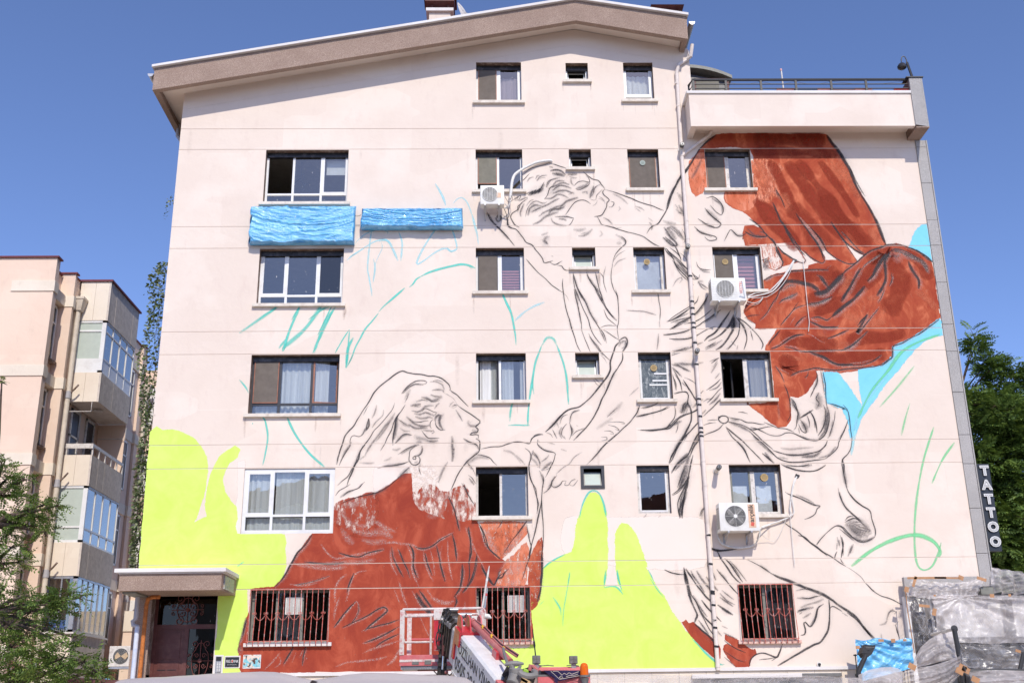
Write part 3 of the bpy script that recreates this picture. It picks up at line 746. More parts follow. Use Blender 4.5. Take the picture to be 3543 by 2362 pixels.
# tilting panes of the small bathroom windows
for k in ('A2', 'B2', 'C2', 'D2', 'E2'):
    x0, x1, z0, z1 = W[k]; w = WD[k]; y = YW+.22 if k != 'E2' else YW-.02
    i = .07
    th = radians(18)
    m = MB(); ring(m, x0+i, x1-i, 0, (z1-z0)-.16, 0, .03, .03); s_ = m.build('sash', 'dark_frame' if k == 'E2' else 'white_upvc', w)
    m = MB(); m.box(x0+i+.03, x1-i-.03, .01, .016, .03, (z1-z0)-.19); p_ = m.build('pane', 'window_film' if k in ('C2', 'D2', 'E2') else 'dusty_glass', w)
    T = Matrix.Translation((0, y, z0+.06)) @ Matrix.Rotation(-th, 4, 'X')
    for o in (s_, p_): o.data.transform(T)
# round plug-in vents, blinds, tape strips, window units
def round_vent(w, x, z, y, r=.075, mat='brass_disc'):
    m = MB(); m.disc((x, y, z), r, 'Y', 22); m.disc((x, y-.006, z), r, 'Y', 22, r*.82); m.tube([(x+r*cos(a*pi/9), y-.003, z+r*sin(a*pi/9)) for a in range(18)], .006, 5, close=True)
    for i in range(-3, 4): 
        h = sqrt(max(0, (r*.8)**2-(i*r*.24)**2)); m.box(x-h, x+h, y-.008, y-.004, z+i*r*.24-.003, z+i*r*.24+.003)
    m.build('round_vent', mat, w)
round_vent(WD['B3'], 4.16, 13.86, YW+.16, .07, 'window_film'); round_vent(WD['C3'], 4.13, 11.01, YW+.19); round_vent(WD['C4'], 6.16, 10.99, YW+.165)
round_vent(WD['D3'], 4.15, 8.13, YW+.19, .08); round_vent(WD['E4'], 6.69, 5.33, YW+.19, .09)
m = MB()
for z, a, b in ((7.98, .0, .33), (7.80, -.05, .34), (7.69, -.13, .36)): m.box(4.15+a, 4.15+b, YW+.195, YW+.20, z-.02, z+.02)
m.build('tape_strip', 'paper_white', WD['D3'])
m = MB()
for i in range(11): m.box(6.42, 6.96, YW+.36, YW+.39, 10.25+i*.105, 10.25+i*.105+.07); m.box(5.88, 6.36, YW+.36, YW+.39, 10.25+i*.105, 10.25+i*.105+.07)
m.build('slatted_blind', 'red_slat', WD['C4'])
m = MB()
for i in range(38): m.box(3.82, 4.50, YW+.30, YW+.315, 10.18+i*.029, 10.18+i*.029+.02)
m.build('slatted_blind', 'galvanised', WD['C3'])
m = MB()
for i in range(9): m.box(.38, .90, YW+.36, YW+.39, 10.2+i*.075, 10.2+i*.075+.045)
m.build('slatted_blind', 'red_slat', WD['C1'])
m = MB(); m.box(-4.28, -3.75, YW+.36, YW+.38, 13.62, 14.05); m.build('roller_blind', 'shop_blind', WD['B0'])
m = MB(); m.tube([(-5.05, YW+.9, 14.3), (-5.05, YW+.9, 13.7)], .012, 6)
for a in range(5): m.tube([(-5.05, YW+.9, 13.7+.06*a), (-5.05+.22*cos(a*1.3), YW+.9+.2*sin(a*1.3), 13.62+.05*a), (-5.05+.24*cos(a*1.3), YW+.9+.22*sin(a*1.3), 13.45+.05*a)], .01, 5); m.disc((-5.05+.24*cos(a*1.3), YW+.9, 13.42+.05*a), .03, 'Y', 10)
m.build('ceiling_lamp', 'black_plastic', WD['B0'])
m = MB(); m.box(5.92, 6.28, YW+.34, YW+.36, 4.5, 5.15); m.box(6.5, 6.86, YW+.34, YW+.36, 4.5, 5.15); m.build('paper_sheet', 'paper_white', WD['E4'])
for k, x, z in (('F0', -4.72, 2.22), ('F1', .42, 2.21)):
    m = MB(); ring(m, x, x+.38, z, z+.38, YW+.12, YW+.2, .02)
    for i in range(16): m.box(x+.02, x+.36, YW+.13, YW+.17, z+.03+i*.021, z+.043+i*.021)
    for i in (1, 2, 3): m.box(x+i*.095-.004, x+i*.095+.004, YW+.125, YW+.13, z+.02, z+.36)
    m.box(x+.17, x+.20, YW+.118, YW+.124, z+.17, z+.21)
    lab(m.build('ventilator_grille', 'white_metal', WD[k]), 'square white louvred ventilator')
# ---- wrought window grilles, bellied at the foot: every bar a part
def scroll(m, cx, y, cz, s, flip=1, n=14, r=.0055):
    pts = []
    for i in range(n):
        a = i/(n-1)*2.2*pi; q = s*(1-.75*i/(n-1)); pts.append((cx+flip*(s-q*cos(a)), y, cz+q*sin(a)))
    m.tube(pts, r, 5)
def grille(key, n):
    x0, x1, z0, z1 = W[key]; x0 -= .01; x1 += .01
    gm = MB(); yb = YW-.05
    gm.box(x0, x1, yb-.008, yb+.008, z1-.01, z1+.006); gm.box(x0, x0+.012, yb, YW+.02, z1-.01, z1+.0); gm.box(x1-.012, x1, yb, YW+.02, z1-.01, z1)
    gm.box(x0-.02, x1+.02, YW-.145, YW-.13, z0+.02, z0+.035)
    go = gm.build('window_grille', 'red_grille_paint', bld)
    prof = [(z1, .05), (z1-.35, .055), (z1-.62, .07), (z1-.85, .11), (z0+.18, .15), (z0+.04, .165), (z0-.03, .15), (z0-.07, .11), (z0-.04, .07), (z0+.03, .05)]
    for i in range(n):
        x = x0+.008+(x1-x0-.016)*i/(n-1)
        mm = MB(); mm.tube([(x, YW-d, z) for z, d in prof], .0085, 6); mm.build('bar', 'red_grille_paint', go, smooth=True)
    sc_ = MB(); zc = z0+(z1-z0)*.50; step = (x1-x0)/(n-1)
    k = 1
    while k+2 <= n-1+1e-6:
        xa, xb = x0+step*k, x0+step*(k+2)
        sc_.tube([(xa+(xb-xa)*i/10, YW-.095, zc+.03-.13*sin(pi*i/10)) for i in range(11)], .006, 5)
        k += 2
    for k in range(1, n-1, 2):
        x = x0+step*k
        for f in (-1, 1): scroll(sc_, x, YW-.09, zc+.05, .028, f)
    sc_.build('scroll_work', 'red_grille_paint', go, smooth=True)
    return go
grille('F0', 15); grille('F1', 11); grille('F4', 11)

# ---------------------------------------------------------------- entrance: canopy and iron door
can = MB()
can.hexa([(-8.14, 24.53, 2.64), (-5.90, 24.53, 2.64), (-5.90, 24.53, 3.0), (-8.14, 24.53, 3.0), (-8.14, YW-.001, 2.64), (-5.86, YW-.001, 2.64), (-5.86, YW-.001, 3.0), (-8.14, YW-.001, 3.0)])
cano = can.build('entrance_canopy', 'brown_pebble_render', bld)
m = MB(); m.box(-8.24, -5.80, 24.45, YW-.002, 3.03, 3.115, .006); m.box(-8.16, -5.86, 24.5, YW-.003, 3.002, 3.029); m.build('canopy_slab', 'white_trim', cano)
m = MB(); m.box(-5.895, -5.865, 24.72, 25.62, 2.68, 2.97); o = m.build('mosaic_plaque', 'grey_frame', cano)
tm = NT('mosaic'); n_ = tm.noise(26, 2, .5); tm.done(tm.bsdf(tm.ramp(n_, [(.35, (.12, .18, .28)), (.48, (.5, .52, .5)), (.6, (.32, .25, .14)), (.7, (.6, .6, .58))]), .5))
o.data.materials[0] = MATS['mosaic']
m = MB(); m.box(-8.1, -7.8, 24.7, 25.6, 2.60, 2.64); m.build('broken_plaster', 'grey_frame', cano)
dr = empty('entrance_door', (-7.0, YW+.3, -1.4)); dr.parent = bld; dr.matrix_parent_inverse = parent_inv(bld)
yd = YW+.27
m = MB(); ring(m, -7.75, -6.26, -1.45, 2.76, yd, yd+.05, .07); m.box(-7.68, -6.33, yd+.001, yd+.049, 1.93, 2.03); m.box(-7.03, -6.93, yd+.001, yd+.049, -1.38, 1.93); m.build('door_frame', 'maroon_steel', dr)
m = MB(); m.box(-7.68, -7.03, yd+.02, yd+.04, -1.38, 1.93); m.box(-7.60, -7.11, yd+.008, yd+.02, 1.27, 1.85, .004); m.box(-7.60, -7.11, yd+.008, yd+.02, .45, 1.2, .004); m.box(-7.60, -7.11, yd+.008, yd+.02, -1.3, .38, .004); m.build('door_panel', 'maroon_steel', dr)
m = MB(); m.box(-7.59, -7.40, yd-.0, yd+.01, 1.02, 1.035); m.box(-7.36, -7.16, yd, yd+.01, 1.02, 1.035); m.build('letter_slot', 'black_plastic', dr)
m = MB(); m.box(-6.93, -6.33, yd+.03, yd+.036, -1.38, 1.93); m.box(-7.68, -6.33, yd+.03, yd+.036, 2.03, 2.69); m.build('pane', 'dark_glass', dr)
def spiral(m, cx, cz, r, a0, turns, y, w=.008, grow=.8, n=22, d=1):
    m.tube([(cx+r*(1-grow*i/n)*cos(a0+d*turns*2*pi*i/n), y, cz+r*(1-grow*i/n)*sin(a0+d*turns*2*pi*i/n)) for i in range(n+1)], w, 5)
for (cx, cz, sx, sz) in ((-6.63, 1.22, .19, .40), (-7.0, 2.36, .24, .27)):
    m = MB(); y = yd-.0
    m.tube([(cx+sx*sin(t_)*(1 if cos(t_) < .6 else .75), y, cz+sz*cos(t_)) for t_ in [2*pi*i/28 for i in range(28)]], .009, 6, close=True)
    m.tube([(cx, y, cz-sz*1.15), (cx, y, cz+sz*1.15)], .009, 6); m.tube([(cx-sx*1.55, y, cz), (cx+sx*1.55, y, cz)], .009, 6)
    for f in (-1, 1):
        for g_ in (-1, 1):
            spiral(m, cx+f*sx*.45, cz+g_*sz*.28, sx*.30, pi/2*(1-f), 1.2, y, d=f*g_)
            spiral(m, cx+f*sx*.75, cz+g_*sz*.92, sx*.46, -pi/2*g_, 1.3, y, d=-f*g_)
            spiral(m, cx+f*sx*1.35, cz+g_*sz*.32, sx*.20, -pi/2*g_, 1.1, y, d=f*g_)
    m.build('scroll_work', 'scroll_iron', dr, smooth=True)
    m = MB(); m.tube([(cx, y-.03, cz), (cx, y+.01, cz)], .045, 14)
    for k in range(12): a = k*pi/6; m.tube([(cx+.02*cos(a), y-.034, cz+.02*sin(a)), (cx+.045*cos(a), y-.03, cz+.045*sin(a))], .009, 5)
    m.build('rosette', 'scroll_iron', dr, smooth=True)
# pipes beside the door
m = MB(); m.tube([(-7.98, 25.45, 2.62), (-7.98, 25.45, 2.12), (-8.05, 25.45, 2.06), (-8.03, 25.45, 1.98), (-7.93, 25.45, 1.95), (-7.93, 25.45, 1.86)], .05, 8); m.build('drainpipe', 'grey_pipe', cano, smooth=True)
m = MB(); m.tube([(-7.93, 25.45, 1.95), (-7.92, 25.45, -1.45)], .052, 10); m.build('drainpipe', 'blue_white_pipe', cano, smooth=True)
m = MB(); m.tube([(-7.50, 25.50, 2.60), (-7.66, 25.5, 2.60), (-7.76, 25.5, 2.56), (-7.79, 25.5, 2.42), (-7.79, 25.5, -1.45)], .048, 10); lab(m.build('drainpipe', 'orange_rust_pipe', cano, smooth=True), 'rust orange drainpipe')

# chimneys and dish on the roof
def chimney(x0, x1, y0, y1, z0, zt, capm):
    m = MB(); m.box(x0, x1, y0, y1, z0, zt); c = m.build('chimney', 'pink_plaster', roofo)
    m = MB(); m.box(x0-.09, x1+.09, y0-.09, y1+.09, zt+.001, zt+.10); m.build('chimney_collar', 'white_trim', c)
    return c
c = chimney(-1.68, -1.05, 27.4, 28.1, 17.5, 19.62, 0)
m = MB(); m.box(-1.80, -.94, 27.3, 28.2, 19.95, 20.3); 
for x in (-1.6, -1.12): m.box(x-.02, x+.02, 27.45, 27.5, 19.72, 19.95); m.box(x-.02, x+.02, 28.0, 28.05, 19.72, 19.95)
m.prism([(-1.86, 20.3), (-.88, 20.3), (-1.37, 20.7)], 27.25, 28.25); m.build('chimney_cowl', 'rusty_red_metal', c)
m = MB(); m.box(5.0, 5.85, 27.8, 28.5, 17.6, 19.75); c = m.build('chimney', 'pink_plaster', roofo)
m = MB()
for x in (5.1, 5.5, 5.78): m.box(x-.015, x+.015, 27.82, 27.85, 19.75, 20.08)
b_ = [(4.95, 27.6, 20.05), (5.95, 27.6, 20.05), (5.95, 28.6, 20.05), (4.95, 28.6, 20.05)]
for i in range(4): m.face(b_[i], b_[(i+1) % 4], (5.45, 28.1, 20.38))
m.face(*b_[::-1]); m.build('chimney_cowl', 'rusty_red_metal', c)
# ---------------------------------------------------------------- the mural, in centimetres on the wall (x, z)
FILLS = [
 ('lime_paint',1.0,0.04,[-8.17,6.5,-7.87,6.57,-7.5,6.55,-7.12,6.35,-6.88,6.09,-6.77,5.9,-6.73,5.57,-6.76,5.21,-6.79,4.92,-6.88,4.57,-6.95,4.32,-6.83,4.39,-6.65,4.46,-6.7,4.74,-6.69,5.07,-6.66,5.32,-6.58,5.64,-6.45,5.9,-6.25,6.08,-6.11,6.17,-5.99,6.09,-6.06,5.89,-6.23,5.75,-6.32,5.57,-6.36,5.31,-6.28,5.06,-6.13,4.81,-5.98,4.67,-5.96,4.42,-5.92,4.07,-4.82,4.02,-4.79,3.7,-4.74,3.29,-4.88,2.85,-4.95,2.78,-5.61,2.79,-5.54,2.15,-5.63,1.75,-5.71,1.46,-5.67,1.26,-5.66,0.97,-6.19,0.97,-6.32,2.74,-8.15,2.76,-8.14,3.33]),
 ('lime_paint',1.0,0.06,[1.24,3.17,1.4,3.3,1.58,3.4,1.77,3.47,1.95,3.53,2.0,3.66,2.05,3.89,2.11,4.18,2.16,4.39,2.25,4.59,2.35,4.78,2.45,4.93,2.52,4.94,2.63,4.87,2.71,4.68,2.76,4.52,2.77,4.29,2.78,4.06,2.76,3.61,2.73,3.16,2.72,3.12,2.67,2.74,2.94,2.76,3.07,2.66,3.01,2.96,3.0,3.16,2.99,3.49,3.01,3.95,3.06,4.09,3.16,4.21,3.29,4.18,3.39,4.05,3.49,3.88,3.55,3.67,3.62,3.38,3.68,3.19,3.63,3.17,3.76,2.97,3.86,2.77,4.03,2.51,4.25,2.09,4.35,1.94,4.47,1.74,4.64,1.55,4.82,1.33,5.03,1.1,5.19,0.97,5.25,0.88,0.29,0.94,0.04,1.41,0.93,1.4,0.97,2.56,1.05,2.33,1.16,2.63,1.22,2.91,1.24,3.16]),
 ('lime_paint',1.0,0.06,[-0.36,1.57,0.17,1.56,0.43,0.94,-0.56,0.95]),
 ('brick_red_paint',0.93,0.04,[-4.16,4.03,-3.69,4.05,-3.66,4.28,-3.62,4.28,-3.18,4.01,-2.67,4.24,-2.69,4.98,-2.49,5.1,-2.29,5.24,-2.02,5.44,-1.86,5.44,-1.84,5.2,-1.83,4.81,-1.66,4.57,-1.24,4.4,-0.77,4.25,-0.32,4.32,-0.22,4.08,-0.08,3.77,0.05,3.6,0.25,3.42,0.39,3.33,0.22,3.1,0.11,2.8,0.25,2.78,0.93,2.78,0.93,2.24,0.92,1.53,-0.36,1.53,-0.49,0.91,-0.95,0.89,-2.04,0.92,-2.91,0.92,-4.21,0.95,-5.59,0.96,-5.66,1.26,-5.71,1.45,-5.61,1.86,-5.56,2.13,-5.47,2.37,-5.5,2.78,-4.97,2.81,-4.84,2.95,-4.6,3.38,-4.48,3.61,-4.32,3.78]),
 ('dry_brushed_red',0.62,0.06,[-3.64,4.73,-3.17,4.88,-2.69,4.98,-2.66,4.2,-3.14,3.97,-3.62,4.25]),
 ('dry_brushed_red',0.5,0.08,[-1.84,4.97,-1.66,4.99,-1.53,5.14,-1.32,5.16,-1.22,5.02,-0.97,4.96,-0.77,5.08,-0.6,5.13,-0.46,4.87,-0.32,4.66,-0.32,4.28,-0.77,4.24,-1.24,4.38,-1.66,4.55,-1.83,4.8]),
 ('dry_brushed_red',0.75,0.06,[-1.11,4.57,-1.01,4.84,-0.91,4.81,-0.77,4.32,-0.63,4.08,-0.83,4.05]),
 ('thin_orange_wash',0.62,0.05,[-0.2,4.26,0.86,4.25,0.89,4.03,0.7,3.83,0.49,3.63,0.32,3.47,0.22,3.45,0.05,3.64,-0.07,3.84,-0.13,4.08]),
 ('thin_orange_wash',0.66,0.05,[0.39,3.33,0.59,3.5,0.87,3.76,0.93,3.49,0.87,3.09,0.78,2.8,0.15,2.8,0.25,3.0]),
 ('mottled_red_paint',0.72,0.05,[1.23,3.89,1.23,3.56,1.21,2.96,1.15,2.63,1.08,2.37,0.98,2.24,0.93,2.43,0.94,3.29,1.03,3.56]),
 ('mottled_red_paint',0.6,0.05,[0.22,4.07,0.6,4.17,0.81,4.17,0.6,3.77,0.39,3.57,0.25,3.5,0.05,3.77]),
 ('mottled_red_paint',0.97,0.04,[6.15,14.59,6.38,14.63,7.01,14.64,7.76,14.62,8.51,14.61,9.14,14.59,9.26,14.36,9.42,14.11,9.54,13.82,9.66,13.53,9.73,13.21,9.84,12.88,9.99,12.56,10.1,12.28,10.21,11.96,10.28,11.64,10.35,11.33,9.97,11.21,9.77,11.08,9.51,11.25,9.28,11.49,9.1,11.81,8.98,12.04,9.21,11.53,9.39,11.22,9.54,10.89,9.37,10.84,9.13,10.92,8.94,11.06,8.78,11.22,8.73,11.41,8.65,11.58,8.42,11.93,8.09,12.28,8.24,11.97,8.42,11.61,8.57,11.3,8.61,11.25,8.71,11.03,8.7,10.92,8.62,10.87,8.46,10.95,8.32,11.06,8.18,11.22,8.0,11.41,7.87,11.6,7.77,11.92,7.94,11.46,8.2,10.96,8.16,10.88,8.05,10.9,7.91,10.98,7.77,11.09,7.63,11.2,7.51,11.36,7.47,11.23,7.54,11.07,7.61,10.9,7.56,10.77,7.41,10.69,7.24,10.75,7.12,10.88,7.11,11.1,7.09,11.37,6.69,11.38,6.68,11.61,6.65,11.54,6.66,11.74,6.71,11.91,6.93,11.93,7.14,11.83,6.95,12.13,6.82,12.27,6.68,12.36,6.47,12.45,6.28,12.61,6.28,12.9,7.02,12.9,7.07,14.16,5.86,14.16,5.78,13.06,5.63,12.89,5.49,12.81,5.41,12.94,5.36,13.22,5.37,13.55,5.45,13.79,5.67,14.12,5.91,14.39]),
 ('mottled_red_paint',0.98,0.04,[7.08,10.39,7.26,10.5,7.42,10.56,7.78,10.64,8.26,10.71,8.29,10.79,8.55,10.87,8.76,10.95,9.13,10.93,9.37,10.84,9.54,10.88,9.66,11.0,9.83,11.13,9.99,11.23,10.31,11.32,10.62,11.4,10.86,11.33,11.17,11.18,11.5,10.88,11.5,10.54,11.49,10.14,11.49,9.74,11.48,9.34,11.33,9.22,10.92,8.94,10.42,8.68,10.17,8.58,10.14,8.33,9.81,8.08,9.46,8.03,8.92,7.94,8.67,7.91,8.39,7.94,8.38,8.01,8.15,7.99,8.15,7.96,8.17,7.84,8.04,7.64,7.85,7.41,7.65,7.29,7.46,7.34,7.43,7.1,7.42,6.95,7.4,6.73,7.29,6.57,7.1,6.54,6.92,6.66,6.7,6.88,6.43,7.1,6.37,7.24,6.36,7.1,7.07,7.25,7.06,8.5,7.07,8.5,6.96,8.54,7.0,8.65,7.31,9.08,6.75,9.09,6.78,9.22,6.6,9.36,6.53,9.48,6.52,9.57,6.61,9.79,6.81,10.11,7.06,10.12]),
 ('thin_orange_wash',0.55,0.08,[7.09,13.79,7.54,13.85,7.85,13.62,7.64,13.38,7.59,13.17,7.67,12.85,7.36,12.61,7.08,12.77,7.08,13.21]),
 ('thin_orange_wash',0.8,0.06,[6.3,12.88,7.01,12.87,7.03,12.61,6.86,12.41,6.68,12.38,6.47,12.46,6.31,12.62]),
 ('thin_orange_wash',0.75,0.06,[5.4,13.79,5.67,14.04,5.84,14.04,5.78,13.06,5.63,12.9,5.49,12.82,5.42,12.94,5.37,13.22]),
 ('thin_orange_wash',0.3,0.12,[8.98,13.82,9.5,13.78,9.66,13.21,9.84,12.6,9.62,12.6,9.28,13.13,9.05,13.37]),
 ('thin_orange_wash',0.25,0.12,[7.49,10.26,7.89,10.26,7.97,10.05,7.8,9.89,7.45,9.79,7.33,9.58,6.97,9.37,6.89,9.64,7.14,9.9]),
 ('thin_orange_wash',0.25,0.12,[9.03,9.62,9.68,9.88,10.16,9.72,10.34,9.23,9.61,9.26,9.0,9.36]),
 ('thin_orange_wash',0.22,0.12,[10.81,10.01,11.29,9.82,11.49,9.48,11.49,9.71,11.49,10.03,11.2,10.09]),
 ('thin_orange_wash',0.3,0.1,[7.32,8.37,7.8,8.39,8.27,8.21,8.74,8.06,8.61,7.98,8.13,8.06,7.64,7.97,7.41,7.79,7.28,8.02]),
 ('thin_orange_wash',0.4,0.06,[6.68,11.61,7.11,11.58,7.4,11.5,7.48,11.26,7.56,11.04,7.57,10.82,7.38,10.72,7.17,10.88,7.12,11.12,7.12,11.37,6.69,11.38]),
 ('cyan_paint',1.0,0.06,[11.5,11.97,11.28,11.84,11.11,11.6,10.97,11.31,10.96,11.32,11.22,11.17,11.5,10.88,11.5,11.08,11.51,11.48,11.51,11.76]),
 ('cyan_paint',1.0,0.06,[11.48,9.33,11.5,8.91,11.28,8.88,10.97,8.74,10.72,8.53,10.46,8.25,10.26,8.0,10.02,7.8,9.45,7.13,9.13,6.71,8.88,6.25,8.84,6.47,8.87,6.45,8.83,6.77,8.75,6.99,8.79,6.98,8.58,7.08,8.37,7.14,8.37,7.59,8.37,7.91,8.38,7.9,8.73,7.89,9.23,7.02,9.24,7.96,9.46,8.02,9.81,8.07,10.14,8.32,10.18,8.58,10.42,8.68,10.92,8.93,11.33,9.21]),
 ('brick_red_paint',0.9,0.04,[4.46,1.94,4.54,1.98,4.59,1.9,4.68,1.92,4.81,1.8,4.98,1.65,5.1,1.56,5.23,1.41,5.27,1.33,5.25,1.14,5.14,1.13,4.99,1.25,4.83,1.42,4.66,1.61,4.56,1.76]),
 ('brick_red_paint',0.9,0.04,[5.41,1.63,5.55,1.56,5.72,1.47,5.89,1.35,5.98,1.29,6.08,1.31,6.09,1.22,5.98,1.15,5.83,1.24,5.66,1.31,5.52,1.45,5.41,1.54]),
 ('brick_red_paint',0.9,0.04,[5.39,1.41,5.45,1.44,5.62,1.32,5.85,1.2,5.98,1.13,5.9,0.92,5.65,0.91,5.53,1.03,5.41,1.16,5.36,1.31]),
 ('white_patch_paint',1.0,0.06,[1.84,4.33,2.8,4.34,5.07,4.28,5.02,3.2,3.43,3.19,1.8,3.52]),
 ('white_patch_paint',1.0,0.05,[-2.71,5.65,-1.9,5.65,-1.84,5.44,-2.15,5.17,-2.7,5.0]),
 ('white_patch_paint',1.0,0.05,[-6.0,5.77,-5.86,5.79,-5.85,5.67,-5.84,5.06,-5.85,4.03,-5.97,4.03,-5.95,5.06]),
 ('white_patch_paint',0.6,0.08,[-1.85,5.57,-1.33,5.59,-1.25,5.02,-1.73,4.99,-1.84,5.09]),
]
